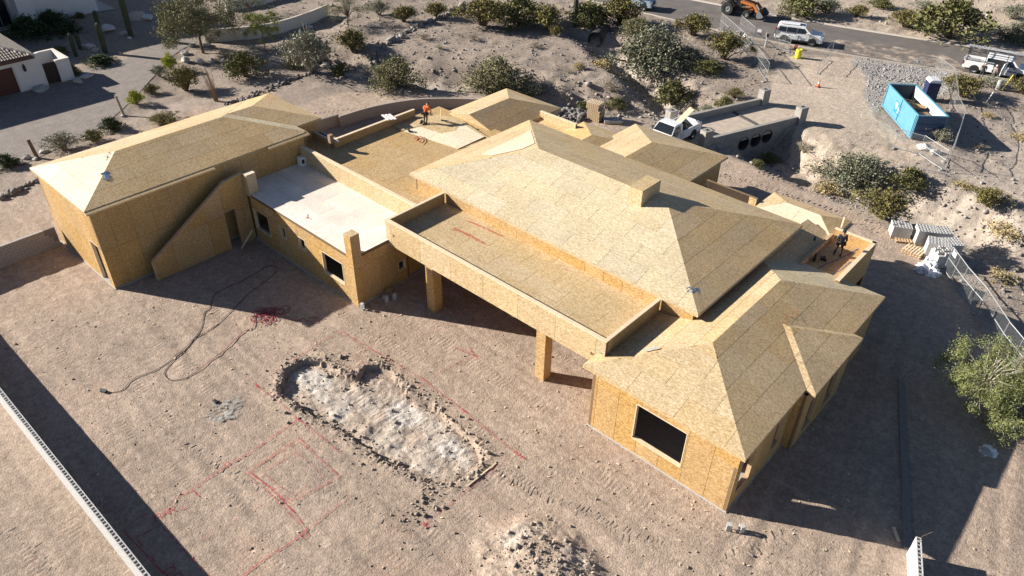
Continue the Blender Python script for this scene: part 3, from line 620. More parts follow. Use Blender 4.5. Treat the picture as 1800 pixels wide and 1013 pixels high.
# --- front right wing
WING = hip('hip_roof', -14.7, -6.4, 21.62, 36.72, 3.68, .285, mats={'lo': OSB_TAN, 'minus': OSB_TAN, 'hi': OSB_SUNLIT}, label='hipped roof of the front right wing with a small dormer')
wall((-14.18, 21.78), (-6.64, 21.78), -.1, 3.56, [(2.46, 5.1, .92, 3.1)], off=(.3, 0), ch=2.9)
wall((-6.64, 21.78), (-6.64, 27.0), -.1, 3.56, [(.42, 1.72, .85, 2.9), (3.6, 4.55, .85, 2.9)], ch=2.9, sill=LUMBER)
wall((-6.64, 27.0), (-6.2, 27.0), -.1, 3.56, ch=2.9); wall((-6.2, 27.0), (-6.2, 32.6), -.1, 3.56, [(.9, 2.0, .5, 2.6), (3.2, 4.4, .5, 2.6)], ch=2.9, sill=LUMBER)
wall((-6.2, 32.6), (-6.64, 32.6), -.1, 3.56); wall((-6.64, 32.6), (-6.64, 36.5), -.1, 3.56, ch=2.9)
wall((-6.64, 36.5), (-14.4, 36.5), -.1, 3.5); wall((-14.18, 27.0), (-14.18, 21.78), -.1, 3.56, ch=2.9)
# dormer hip over the bay
e, hwv = -5.93, 2.7; vm = 29.88; ze = 3.66; za = ze+.285*hwv
A = (e, vm-hwv, ze); B = (e, vm+hwv, ze); T0 = (e-hwv, vm, za); T1 = (-6.4-hwv, vm, za+.0); S0 = (-6.4, vm-hwv, ze); S1 = (-6.4, vm+hwv, ze)
dm = MB(); lo = lambda p: (p[0], p[1], p[2]-.14)
dm.add([A, B, T0, T1, S0, S1, lo(A), lo(B), lo(S0), lo(S1)], [(0, 1, 2), (4, 0, 2, 3), (1, 5, 3, 2), (0, 6, 7, 1), (4, 8, 6, 0), (1, 7, 9, 5), (6, 8, 9, 7)])
dorm = part(dm, 'dormer_roof', OSB_TAN)
face(dorm, 'roof_sheet', [A, B, T0], OSB_ROOF); face(dorm, 'roof_sheet', [S0, A, T0, T1], OSB_TAN); face(dorm, 'roof_sheet', [B, S1, T1, T0], OSB_TAN)
# --- roofs at the back
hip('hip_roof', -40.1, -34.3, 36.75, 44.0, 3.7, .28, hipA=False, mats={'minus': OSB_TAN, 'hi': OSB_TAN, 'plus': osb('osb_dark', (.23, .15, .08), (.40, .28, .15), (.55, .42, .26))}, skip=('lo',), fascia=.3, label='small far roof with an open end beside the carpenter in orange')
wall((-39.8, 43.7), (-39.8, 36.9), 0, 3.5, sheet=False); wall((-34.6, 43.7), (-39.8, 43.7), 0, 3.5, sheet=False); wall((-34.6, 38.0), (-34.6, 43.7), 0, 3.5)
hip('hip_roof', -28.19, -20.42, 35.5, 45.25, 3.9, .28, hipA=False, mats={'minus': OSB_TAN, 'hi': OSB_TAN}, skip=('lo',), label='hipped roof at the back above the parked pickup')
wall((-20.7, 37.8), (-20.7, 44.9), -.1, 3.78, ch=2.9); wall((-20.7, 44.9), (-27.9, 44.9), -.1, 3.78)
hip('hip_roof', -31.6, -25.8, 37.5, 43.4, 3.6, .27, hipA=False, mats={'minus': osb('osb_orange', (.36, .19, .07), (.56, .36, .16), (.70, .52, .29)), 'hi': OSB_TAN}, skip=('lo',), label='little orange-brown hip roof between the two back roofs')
wall((-26.0, 43.1), (-31.4, 43.1), -.1, 3.5, sheet=False); wall((-31.4, 43.1), (-31.4, 38.3), -.1, 3.5, sheet=False)
slab('flat_roof', -34.6, -31.2, 38.3, 41.7, 3.55, OSB_ROOF, .3)
parapet((-34.45, 41.6), (-31.0, 41.6), 3.55, 4.1, .2, OSB_TAN)
slab('flat_roof', -20.6, -10.9, 38.2, 41.2, 3.3, OSB_WALL, .3)
parapet((-19.7, 41.05), (-16.6, 41.05), 3.3, 3.95, .2, osb('dark_board', (.03, .02, .014), (.05, .033, .022), (.07, .05, .035)), cap=False); parapet((-16.6, 41.05), (-16.1, 41.05), 3.3, 3.95, .2, OSB_TAN, cap=False)  # dark boards on the front face, tan boards on the short right end
wall((-10.9, 41.2), (-20.6, 41.2), -.1, 3.3, sheet=False)
hip('hip_roof', -15.9, -10.8, 40.2, 43.12, 3.7, .28, axis='u', mats={'lo': OSB_TAN, 'minus': OSB_PALE, 'hi': OSB_ROOF}, label='small low roof at the back right with a bright slope')
wall((-10.95, 40.4), (-10.95, 42.9), -.1, 3.55); wall((-10.95, 42.9), (-15.7, 42.9), -.1, 3.55, sheet=False)
# --- flat deck at the right end where the second carpenter stands
slab('flat_roof', -11.0, -8.68, 36.0, 40.95, 3.55, osb('osb_warm', (.32, .17, .07), (.52, .33, .15), (.66, .47, .26)), .3)
parapet((-8.6, 35.8), (-8.6, 41.0), 3.3, 4.08, .22, OSB_WALL, OSB_WALL); parapet((-8.6, 41.0), (-11.0, 41.0), 3.3, 4.08, .2, OSB_WALL, OSB_WALL)
wall((-8.62, 36.3), (-8.62, 41.0), -.1, 3.3, [(3.0, 4.5, .2, 1.9)], ch=3.4, frames=False); wall((-8.62, 41.0), (-11.0, 41.0), -.1, 3.3)
part(MB().box(-11.08, -10.92, 36.0, 40.6, 3.3, 3.86), 'curb', LUMBER)
b = MB(); b.add([(-13.4, 31.0, 4.15), (-11.1, 35.0, 3.72), (-11.1, 40.6, 3.72), (-12.6, 40.6, 4.15)], [(0, 1, 2, 3)])
sh = part(b, 'shed_roof', ROOFCORE)
face(sh, 'roof_sheet', [(-11.1, 34.6, 3.73), (-11.1, 40.6, 3.73), (-12.6, 40.6, 4.16), (-12.6, 34.6, 4.16)], OSB_ROOF)
# floor slab edge that shows at the foot of the walls
part(MB().box(-49.05, -41.45, 11.08, 27.5, -.3, .05), 'foundation', CONC); part(MB().box(-41.45, -29.66, 19.98, 38.0, -.3, .04), 'foundation', CONC)
part(MB().box(-29.6, -8.7, 27.1, 42.0, -.3, .03), 'foundation', CONC); part(MB().box(-14.22, -6.6, 21.73, 27.1, -.3, .05), 'foundation', CONC)
# ---------------------------------------------------------------- road, kerbs, drive, bridge, walls, the neighbour's place
def ribbon(name, A, B, z, mat, parent=None, uvz=None):
    vs = [(x, y, z) for x, y in A]+[(x, y, z) for x, y in B]; n = len(A)
    return MB().add(vs, [(i, i+1, n+i+1, n+i) for i in range(n-1)]).build(name, mat, parent)
def resample(P, st=2.0):
    out = []
    for i in range(len(P)-1):
        a, b = np.array(P[i]), np.array(P[i+1]); k = max(1, int(np.linalg.norm(b-a)/st))
        out += [tuple(a+(b-a)*t/k) for t in range(k)]
    return out+[P[-1]]
def smooth_poly(P, it=2):
    for _ in range(it):
        Q = [P[0]]
        for i in range(len(P)-1):
            a, b = np.array(P[i]), np.array(P[i+1]); Q += [tuple(.75*a+.25*b), tuple(.25*a+.75*b)]
        P = Q+[P[-1]]
    return P
def offset(P, d):
    out = []
    for i, p in enumerate(P):
        a, b = np.array(P[max(0, i-1)]), np.array(P[min(len(P)-1, i+1)]); t = (b-a)/np.linalg.norm(b-a); out.append((p[0]-t[1]*d, p[1]+t[0]*d))
    return out
ASPH = pbr('asphalt', (.135, .118, .108), .9, noise=.22, nscale=.6, bump=.3, bscale=30)
RF, RN = smooth_poly(ROAD_F), smooth_poly(ROAD_N)
tag(ribbon('road', RN, RF, .012, ASPH), kind='structure')
KERB = pbr('kerb_concrete', (.47, .42, .36), .9, noise=.15, nscale=2)
def kerb(P, side):
    b = MB(); o0, o1 = P, offset(P, side*.45)
    for i in range(len(P)-1):
        a0, a1, c0, c1 = o0[i], o0[i+1], o1[i], o1[i+1]
        zs = [(.02, .14)]
        V = [(a0[0], a0[1], .018), (a1[0], a1[1], .018), ((a1[0]+c1[0])/2, (a1[1]+c1[1])/2, .10), ((a0[0]+c0[0])/2, (a0[1]+c0[1])/2, .10), (c1[0], c1[1], .11), (c0[0], c0[1], .11), (c1[0], c1[1], -.2), (c0[0], c0[1], -.2)]
        b.add(V, [(0, 1, 2, 3), (3, 2, 4, 5), (5, 4, 6, 7)])
    return tag(b.build('kerb', KERB), kind='structure')
kerb(RF, 1); kerb(RN, -1)
DUST = bpy.data.materials.new('road_dust'); DUST.use_nodes = True
def dust_nodes(m, col, lo, hi, sc):
    nt = m.node_tree; N = nt.nodes; L = nt.links.new; b = N['Principled BSDF']; b.inputs['Base Color'].default_value = tuple(col)+(1,); b.inputs['Roughness'].default_value = .95
    tc = N.new('ShaderNodeTexCoord'); n = N.new('ShaderNodeTexNoise'); n.inputs['Scale'].default_value = sc; n.inputs['Detail'].default_value = 7; n.inputs['Roughness'].default_value = .65
    L(tc.outputs['Object'], n.inputs['Vector']); mr = N.new('ShaderNodeMapRange'); mr.inputs['From Min'].default_value = lo; mr.inputs['From Max'].default_value = hi; L(n.outputs['Fac'], mr.inputs['Value'])
    L(mr.outputs[0], b.inputs['Alpha'])
dust_nodes(DUST, (.44, .36, .29), .44, .62, .7)
def flat_poly(name, pts, z, mat, parent=None):
    b = MB(); b.add([(x, y, z) for x, y in pts], [tuple(range(len(pts)))]); return b.build(name, mat, parent)
tag(flat_poly('road_dust', UN([(1400, 84), (1475, 70), (1560, 80), (1660, 97), (1700, 118), (1690, 128), (1500, 95)]), .02, DUST), kind='structure')
# neighbour's paved drive
PAVER = bpy.data.materials.new('pavers'); PAVER.use_nodes = True
def paver_nodes(m, c1, c2, mortar, w, h, bumpd=.01):
    nt = m.node_tree; N = nt.nodes; L = nt.links.new; b = N['Principled BSDF']; b.inputs['Roughness'].default_value = .9
    tc = N.new('ShaderNodeTexCoord'); br = N.new('ShaderNodeTexBrick'); br.inputs['Scale'].default_value = 1; br.inputs['Brick Width'].default_value = w; br.inputs['Row Height'].default_value = h
    br.inputs['Mortar Size'].default_value = .006; br.inputs['Color1'].default_value = tuple(c1)+(1,); br.inputs['Color2'].default_value = tuple(c2)+(1,); br.inputs['Mortar'].default_value = tuple(mortar)+(1,)
    L(tc.outputs['Object'], br.inputs['Vector']); n = N.new('ShaderNodeTexNoise'); n.inputs['Scale'].default_value = 1.3; n.inputs['Detail'].default_value = 6; L(tc.outputs['Object'], n.inputs['Vector'])
    mr = N.new('ShaderNodeMapRange'); mr.inputs['From Min'].default_value = .3; mr.inputs['From Max'].default_value = .7; mr.inputs['To Min'].default_value = .86; mr.inputs['To Max'].default_value = 1.12; L(n.outputs['Fac'], mr.inputs['Value'])
    hs = N.new('ShaderNodeHueSaturation'); L(br.outputs['Color'], hs.inputs['Color']); L(mr.outputs[0], hs.inputs['Value']); L(hs.outputs[0], b.inputs['Base Color'])
paver_nodes(PAVER, (.25, .21, .185), (.20, .175, .158), (.14, .125, .115), .24, .12)
tag(flat_poly('driveway', DRIVE, .006, PAVER), kind='structure')
# --- low site walls
def block_wall(name, label, p0, p1, h, th, mat, cat='wall', bl=.4, bh=.2, hollow=False, z=0., rake=0, top_only=None):
    """running-bond wall of single hollow blocks"""
    a, b = Vector((p0[0], p0[1], 0)), Vector((p1[0], p1[1], 0)); L = (b-a).length; ang = math.atan2(b.y-a.y, b.x-a.x)
    o = thing(name, label, cat, (a.x, a.y, z), ang)
    def blk(l):
        m = MB()
        g = .008 if hollow else .02
        if not hollow: m.box(g/2, l-g/2, -th/2, th/2, g/2, bh-g/2)
        else:
            t = .035; y0, y1 = -th/2, th/2; z0, z1 = g/2, bh-g/2
            m.box(g/2, l-g/2, y0, y0+t, z0, z1); m.box(g/2, l-g/2, y1-t, y1, z0, z1)
            for xx in ((g/2, l/2-t/2, l-g/2-t) if l > .3 else (g/2, l-g/2-t)): m.box(xx, xx+t, y0+t, y1-t, z0, z1)
        me = bpy.data.meshes.new('block')
        me.from_pydata(m.v, [], m.f); me.materials.append(mat); me.update(); fix_normals(me); return me
    full, half = blk(bl), blk(bl/2)
    core = MB(); core.box(.02, L-.02, -th/2+.03, th/2-.03, 0, h-(bh if hollow else .02)); core.build('mortar_core', pbr('mortar', (.22, .20, .19), .95), o)
    rows = int(round(h/bh))
    for r in range(rows):
        Lr = L-rake*r; x = 0
        while x < Lr-.05:
            l = bl/2 if (x == 0 and r % 2) or Lr-x < bl*.75 else bl
            c = link('block', full if l == bl else half, o); c.location = (x, 0, r*bh); x += l
    return o
LW0, LW1 = (-47.0, 2.98), (-19.0, 3.14)
b0 = block_wall('block_wall', 'long pale block wall with open cells across the lower left corner', LW0, LW1, 1.6, .2, CMU_W, hollow=True)
block_wall('block_wall', 'block wall stepping down to the tall left block', (-48.75, 2.0), (-48.75, 10.9), 1.4, .2, CMU_TAN, rake=.14)
block_wall('block_wall', 'short bright block wall at the bottom right edge', (.02, 25.1), (4.3, 13.9), 1.2, .2, CMU_W, hollow=True)
ft = MB(); fa, fb = (-4.0, 35.5), (-.1, 25.3)
ft.bar((fa[0], fa[1], .02), (fb[0], fb[1], .02), .32, .14); o = ft.build('wall_footing', pbr('footing', (.22, .20, .18), .9, noise=.2)); tag(o, 'narrow concrete wall footing in the shade of the front right wing', 'footing')
b = MB(); b.tube([(fa[0], fa[1]+.1, 0), (fa[0]+.05, fa[1]+.1, .6), (fa[0]+.35, fa[1]+.35, .95)], .012, 5); tag(b.build('rebar', pbr('rebar', (.10, .07, .05), .8)), 'bent rebar rod sticking up at the end of the footing', 'rebar')
b = MB(); b.tube([(.1, 24.9, 1.0), (.12, 24.95, 1.5), (.35, 25.1, 1.85)], .012, 5); tag(b.build('rebar', MATS['rebar']), 'rebar rod poking out of the short bright block wall', 'rebar')
def poly_wall(name, label, pxs, h, th, mat, cap=None, base=-.4, z=0, cat='wall', zs=None):
    P = smooth_poly(UN(pxs, z), 2); A, B = offset(P, th/2), offset(P, -th/2); b = MB(); n = len(P)
    V = []
    for i in range(n):
        hh = h(i/(n-1)) if callable(h) else h
        V += [(A[i][0], A[i][1], z+base), (A[i][0], A[i][1], z+hh), (B[i][0], B[i][1], z+hh), (B[i][0], B[i][1], z+base)]
    F = [(0, 1, 2, 3), (4*n-1, 4*n-2, 4*n-3, 4*n-4)]
    for i in range(n-1):
        k = 4*i; F += [(k, k+4, k+5, k+1), (k+1, k+5, k+6, k+2), (k+2, k+6, k+7, k+3)]
    o = thing(name, label, cat, (P[0][0], P[0][1], z)); b.add(V, F).build('wall_face', mat, o, True)
    if cap:
        A, B = offset(P, th/2+.03), offset(P, -th/2-.03); b = MB(); V = []
        for i in range(n):
            hh = h(i/(n-1)) if callable(h) else h
            V += [(A[i][0], A[i][1], z+hh+.002), (A[i][0], A[i][1], z+hh+.06), (B[i][0], B[i][1], z+hh+.06), (B[i][0], B[i][1], z+hh+.002)]
        b.add(V, F).build('coping', cap, o, True)
    return o
STUCCO = pbr('stucco', (.62, .58, .52), .9, noise=.06, nscale=2, bump=.2); STUCCO_W = pbr('stucco_white', (.70, .69, .67), .9, noise=.05, nscale=2, bump=.2)
COPE = pbr('coping', (.50, .45, .38), .85, noise=.1)
poly_wall('garden_wall', 'curved cream garden wall behind the young tree', [(362, 72), (400, 70), (445, 66), (482, 60), (530, 46), (576, 27)], 1.15, .25, STUCCO, COPE)
poly_wall('garden_wall', 'upper cream garden wall at the top edge of the picture', [(398, 20), (430, 14), (475, 4), (520, -8)], 1.0, .25, STUCCO, COPE)
BLKMAT = bpy.data.materials.new('block_courses'); BLKMAT.use_nodes = True
def course_nodes(m, c):
    nt = m.node_tree; N = nt.nodes; L = nt.links.new; b = N['Principled BSDF']; b.inputs['Roughness'].default_value = .9
    tc = N.new('ShaderNodeTexCoord'); n = N.new('ShaderNodeTexNoise'); n.inputs['Scale'].default_value = 4; L(tc.outputs['Object'], n.inputs['Vector'])
    sp = N.new('ShaderNodeSeparateXYZ'); L(tc.outputs['Object'], sp.inputs[0]); w = N.new('ShaderNodeMath'); w.operation = 'FRACT'; d = N.new('ShaderNodeMath'); d.operation = 'MULTIPLY'; d.inputs[1].default_value = 5
    L(sp.outputs[2], d.inputs[0]); L(d.outputs[0], w.inputs[0]); c2 = N.new('ShaderNodeMath'); c2.operation = 'GREATER_THAN'; c2.inputs[1].default_value = .08; L(w.outputs[0], c2.inputs[0])
    mr = N.new('ShaderNodeMapRange'); mr.inputs['To Min'].default_value = .65; L(c2.outputs[0], mr.inputs['Value']); hs = N.new('ShaderNodeHueSaturation'); hs.inputs['Color'].default_value = tuple(c)+(1,); L(mr.outputs[0], hs.inputs['Value']); L(hs.outputs[0], b.inputs['Base Color'])
course_nodes(BLKMAT, (.36, .31, .27))
poly_wall('retaining_wall', 'long low curved block wall behind the carpenter in orange', [(598, 223), (650, 206), (712, 194), (757, 190), (830, 191), (900, 196)], .95, .2, BLKMAT)
poly_wall('retaining_wall', 'short raised end of block wall by the tall block roof', [(548, 236), (560, 231), (597, 220)], 1.0, .22, BLKMAT)

BCONC = pbr('bridge_concrete', (.30, .28, .255), .9, noise=.14, nscale=2, bump=.3)
# --- bridge over the wash
def bridge():
    A, B = Vector((-26.06, 53.5, 0)), Vector((-22.75, 63.1, 0)); d = (B-A).normalized(); nrm = Vector((-d.y, d.x, 0)); W = 4.75
    o = thing('bridge', 'low concrete bridge with end posts over three drain pipes', 'bridge', tuple(A))
    L = (B-A).length
    Mx = Matrix(((d.x, nrm.x, 0, A.x), (d.y, nrm.y, 0, A.y), (0, 0, 1, 0), (0, 0, 0, 1)))
    MB().box(-.3, L+.4, .12, W-.12, -.4, .035, Mx).build('deck', pbr('deck_dirt', (.44, .37, .30), .95, noise=.2, nscale=2, bump=.6, bscale=9), o, True)
    pipes = []
    for px, py in ((1307, 253), (1328, 247), (1348, 240)):
        r = ray(px, py); t = (A.x*nrm.x+A.y*nrm.y)/(r[0]*nrm.x+r[1]*nrm.y); p = Vector((r[0]*t, r[1]*t, CAMH+r[2]*t)); pipes.append(((p-A).dot(d), p.z))
    R = .62
    # head wall pierced by three round holes: built in strips round each pipe
    hw = MB(); xs = sorted(pipes); zt = .55
    lim = [(-.3)]+[ (xs[i][0]+xs[i+1][0])/2 for i in range(2)]+[L+.3]
    for i, (x, z) in enumerate(xs):
        n = 20; x0, x1 = lim[i], lim[i+1]; z0 = -3.0
        for k in range(n):
            a0, a1 = 2*math.pi*k/n, 2*math.pi*(k+1)/n
            def outer(a):
                c, s = math.cos(a), math.sin(a); t = min(((x1-x) if c > 0 else (x-x0))/max(abs(c), 1e-6), ((zt-z) if s > 0 else (z-z0))/max(abs(s), 1e-6)); return (x+c*t, z+s*t)
            p0, p1 = (x+R*math.cos(a0), z+R*math.sin(a0)), (x+R*math.cos(a1), z+R*math.sin(a1)); q0, q1 = outer(a0), outer(a1)
            pl = [p0, q0, q1, p1]
            # insert the corner when the two outer points lie on different sides
            if abs(q0[0]-q1[0]) > 1e-4 and abs(q0[1]-q1[1]) > 1e-4:
                cx = x1 if math.cos((a0+a1)/2) > 0 else x0; cz = zt if math.sin((a0+a1)/2) > 0 else z0; pl = [p0, q0, (cx, cz), q1, p1]
            V = [tuple(Mx @ Vector((u, 0, w))) for u, w in pl]+[tuple(Mx @ Vector((u, .25, w))) for u, w in pl]; m = len(pl)
            hw.add(V, [tuple(range(m)), tuple(range(m, 2*m))[::-1]]+[(j, (j+1) % m, m+(j+1) % m, m+j) for j in range(m)])
    hw.build('head_wall', BCONC, o, True)
    MB().box(-.3, L+.3, -.03, .28, zt+.002, zt+.10, Mx).build('coping', BCONC, o, True)
    MB().box(-.3, L+.3, W-.25, W, -3, zt, Mx).build('head_wall', BCONC, o, True)
    MB().box(-.3, L+.3, W-.28, W+.03, zt+.002, zt+.10, Mx).build('coping', BCONC, o, True)
    for i, (x, z) in enumerate(xs):
        b = MB(); n = 20
        for k in range(n):
            a0, a1 = 2*math.pi*k/n, 2*math.pi*(k+1)/n
            for r_, rr in ((R-.005, R-.05),):
                V = [(x+r_*math.cos(a0), -.03, z+r_*math.sin(a0)), (x+r_*math.cos(a1), -.03, z+r_*math.sin(a1)), (x+r_*math.cos(a1), W-.4, z+r_*math.sin(a1)), (x+r_*math.cos(a0), W-.4, z+r_*math.sin(a0)),
                     (x+rr*math.cos(a0), -.03, z+rr*math.sin(a0)), (x+rr*math.cos(a1), -.03, z+rr*math.sin(a1)), (x+rr*math.cos(a1), W-.4, z+rr*math.sin(a1)), (x+rr*math.cos(a0), W-.4, z+rr*math.sin(a0))]
                b.add([tuple(Mx @ Vector(v)) for v in V], [(0, 1, 2, 3), (7, 6, 5, 4), (0, 4, 5, 1), (2, 6, 7, 3)])
        b.build('drain_pipe', pbr('pipe', (.09, .085, .08), .7), o, True)
    for x, y in ((-.35, .1), (L+.25, .1), (-.35, W-.1), (L+.25, W-.1)):
        MB().box(x-.42, x+.42, y-.34, y+.34, -1.0, 1.45, Mx).build('end_post', BCONC, o, True)
        MB().box(x-.12, x+.12, y-.10, y+.10, 1.452, 1.49, Mx).build('conduit_stub', BLACK, o, True)
bridge()
# culvert mouth in the bank under the road
cx, cy, cz = hit(1047, 76)
cul = thing('culvert', 'round dark culvert mouth in the bank below the road', 'culvert', (cx, cy, cz))
b = MB(); n = 20
dv = Vector((.35, -1, 0)).normalized(); sd_ = Vector((dv.y, -dv.x, 0))
C0 = Vector((cx, cy, cz+.5))
for rr in (.85, .77):
    for k in range(n):
        a0, a1 = 2*math.pi*k/n, 2*math.pi*(k+1)/n; p = [C0+(sd_*math.cos(a)+Vector((0, 0, 1))*math.sin(a))*rr for a in (a0, a1)]
        b.add([p[0]+dv*.35, p[1]+dv*.35, p[1]-dv*3, p[0]-dv*3], [(0, 1, 2, 3)])
b.build('pipe', pbr('culvert_pipe', (.06, .055, .05), .8), cul, True)
bk = MB(); bk.add([C0+(sd_*math.cos(2*math.pi*k/n)+Vector((0, 0, 1))*math.sin(2*math.pi*k/n))*.76-dv*2.9 for k in range(n)], [tuple(range(n))]); bk.build('inner_end', BLACK, cul, True)

# --- neighbour's garage, gate court and house front
TILE = pbr('clay_tile', (.50, .43, .36), .8, noise=.2, nscale=3); BROWN = pbr('brown_trim', (.10, .055, .04), .8)
def garage():
    o = thing('garage', 'white stucco garage with brown door and tiled roof at the left edge', 'garage', (-79, 16, 0))
    U, V0, V1, H = -77.35, 10.5, 21.35, 3.05
    w = MB(); w.box(-88, U-.3, V0, 20.3, 0, H)
    # front wall with the door recess
    for a in rects_minus(V0, V1, 0, H, [(13.6, 19.05, 0, 2.35)]):
        hh = a[3] if a[0] < 20.3 or a[3] < 2.3 else 2.0
        w.box(U-.3, U, a[0], a[1], a[2], min(a[3], H))
    w.build('wall', STUCCO_W, o, True)
    d = MB().box(U-.24, U-.18, 13.65, 19.0, 0, 2.3).build('garage_door', pbr('garage_door', (.085, .028, .022), .7), o, True)
    for k in range(1, 4): MB().box(U-.178, U-.17, 13.65, 19.0, k*.575-.012, k*.575+.012).build('panel_joint', BROWN, d, True)
    MB().box(U-.29, U-.01, 18.93, 19.04, 0, 2.34).build('door_trim', STUCCO, o, True)
    l = MB(); l.box(U, U+.16, 19.75, 19.95, 1.75, 2.25).box(U, U+.1, 19.8, 19.9, 2.25, 2.4); l.build('wall_lamp', BLACK, o, True)
    # hipped tile roof
    u0, u1, v0, v1, ze, p = -89, U+.55, 9.0, 20.85, H+.05, .34; hw = (u1-u0)/2
    q = [(u0, v0, ze), (u1, v0, ze), (u1, v1, ze), (u0, v1, ze), ((u0+u1)/2, v0+hw-.5, ze+hw*p), ((u0+u1)/2, v1-hw+.2, ze+hw*p)]
    b = MB(); b.add(q+[(x, y, ze-.28) for x, y, z in q[:4]], [(0, 1, 4), (1, 2, 5, 4), (2, 3, 5), (3, 0, 4, 5), (6, 9, 8, 7), (0, 6, 7, 1), (1, 7, 8, 2), (2, 8, 9, 3), (3, 9, 6, 0)])
    rf = b.build('roof', BROWN, o, True)
    t = MB()
    Pu, Pv = q[5], q[4]
    # barrel tiles in courses on the slope that shows
    v = v0+.15
    while v < v1-.1:
        top = min(1.0, (v-v0)/(hw-.5), (v1-v)/(hw-.2)); n = int(top*hw/.36)
        for k in range(n):
            x1_ = u1-k*.36+.02; x0_ = x1_-.40; t.tube([(x1_, v, ze+.035+(u1-x1_)*p+.03), (x0_, v, ze+.035+(u1-x0_)*p)], [.1, .085], 6, cap=False)
        v += .24
    o2 = t.build('roof_tiles', TILE, rf, True); o2['kind'] = 'stuff'
    t = MB(); x = u0+.2
    while x < u1-.1:
        top = min((x-u0), (u1-x))/hw; n = int(top*(hw-.2)/.36)
        for k in range(n):
            y1_ = v1-k*.36; y0_ = y1_-.4; s = hw*p/(hw-.2); t.tube([(x, y1_, ze+.06+(v1-y1_)*s), (x, y0_, ze+.035+(v1-y0_)*s)], [.1, .085], 6, cap=False)
        x += .24
    o2 = t.build('roof_tiles', TILE, rf, True); o2['kind'] = 'stuff'
    tag(t and MB().tube([q[2], q[5]], .13, 8).build('ridge_cap', TILE, rf, True))
    # gate court
    c = MB(); h = 2.0
    c.box(U-.28, U, 22.55, 23.75, 0, h); c.box(U-3.6, U-.28, 23.5, 23.75, 0, h); c.box(U-3.6, U-3.35, 20.3, 23.5, 0, h)
    c.build('court_wall', STUCCO_W, o, True)
    MB().box(U-.31, U+.03, 22.52, 23.78, h+.002, h+.06).box(U-3.63, U-.31, 23.47, 23.78, h+.002, h+.06).box(U-3.63, U-3.32, 20.3, 23.47, h+.002, h+.06).build('coping', STUCCO, o, True)
    MB().box(U-.18, U-.1, 21.42, 22.53, .05, 1.95).build('gate', pbr('gate', (.03, .018, .015), .7), o, True)
garage()
def front():
    o = thing('neighbour_house', 'shaded white stucco house front with tall columns at the top left', 'house', (-93, 25, 0))
    b = MB(); b.box(-120, -97, 0, 34, 0, 6.5); b.build('wall', STUCCO_W, o, True)
    for px, py, w, d, h in ((58, 52, 1.6, 2.2, 6), (98, 34, 1.2, 1.0, 6), (158, 22, 2.0, 2.6, 6), (30, 40, 1.4, 2, 6)):
        u, v = un(px, py); MB().box(u-d, u, v-w/2, v+w/2, 0, h).build('column', STUCCO_W, o, True)
    u, v = un(10, 55); g = MB().box(u-.1, u, v-1.2, v+1.1, .3, 4.2).build('window', pbr('window_frame', (.30, .28, .27), .5), o, True)
    MB().box(u, u+.02, v-1.0, v-.1, .5, 4.0).box(u, u+.02, v, v+.9, .5, 4.0).build('pane', GLASS, g, True)
    u, v = un(130, 22); flat_poly('entry_paving', [(u-5, v-3), (u+1.5, v-3), (u+2, v+4), (u-5, v+4)], .03, CONC, None); bpy.context.scene.objects['entry_paving'].parent = o; bpy.context.scene.objects['entry_paving'].matrix_parent_inverse = wm(o).inverted()
    b = MB(); b.add([(-122, -3, 6.4), (-94.5, -3, 6.4), (-94.5, 36, 6.4), (-122, 36, 6.4), (-108, 10, 9.5), (-108, 24, 9.5)], [(0, 1, 4), (1, 2, 5, 4), (2, 3, 5), (3, 0, 4, 5), (0, 3, 2, 1)]); b.build('roof', TILE, o, True)
front()
# ---------------------------------------------------------------- plants
def leaf_mat(name, c, isl=.45): return pbr(name, c, .75, spec=.2, island=isl)
LEAF = {'creosote': leaf_mat('leaf_creosote', (.185, .165, .058)), 'lime': leaf_mat('leaf_lime', (0.338, 0.364, 0.046)), 'dark': leaf_mat('leaf_dark', (0.058, 0.081, 0.034)),
        'green': leaf_mat('leaf_green', (.135, .135, .052)), 'grey': leaf_mat('leaf_grey', (0.221, 0.227, 0.163)), 'mesquite': leaf_mat('leaf_mesquite', (.19, .185, .095)),
        'greymesquite': leaf_mat('leaf_greymesquite', (.18, .185, .125)), 'palo': leaf_mat('leaf_palo', (0.27, 0.285, 0.09)), 'paloverde': leaf_mat('leaf_paloverde', (.20, .22, .085)), 'dry': leaf_mat('leaf_dry', (0.312, 0.247, 0.156)), 'straw': leaf_mat('leaf_straw', (0.390, 0.312, 0.156))}
BARK = pbr('bark', (.13, .095, .07), .9, island=.3); BARKPALE = pbr('bark_pale', (.34, .31, .25), .9, island=.2); BARKGREEN = pbr('bark_green', (.20, .20, .10), .9, island=.2)
def leaves(centers, size, rg, aspect=.5):
    n = len(centers); a = rg.normal(0, 1, (n, 3)); a /= np.linalg.norm(a, axis=1, keepdims=True); b = rg.normal(0, 1, (n, 3)); b -= a*(a*b).sum(1, keepdims=True); b /= np.linalg.norm(b, axis=1, keepdims=True)
    s = size*rg.uniform(.6, 1.5, (n, 1)); a = a*s; b = b*s*aspect
    V = np.stack([centers-a, centers-b*.9, centers+a, centers+b*.9], 1).reshape(-1, 3); Fq = np.arange(n*4).reshape(-1, 4)
    return V, Fq
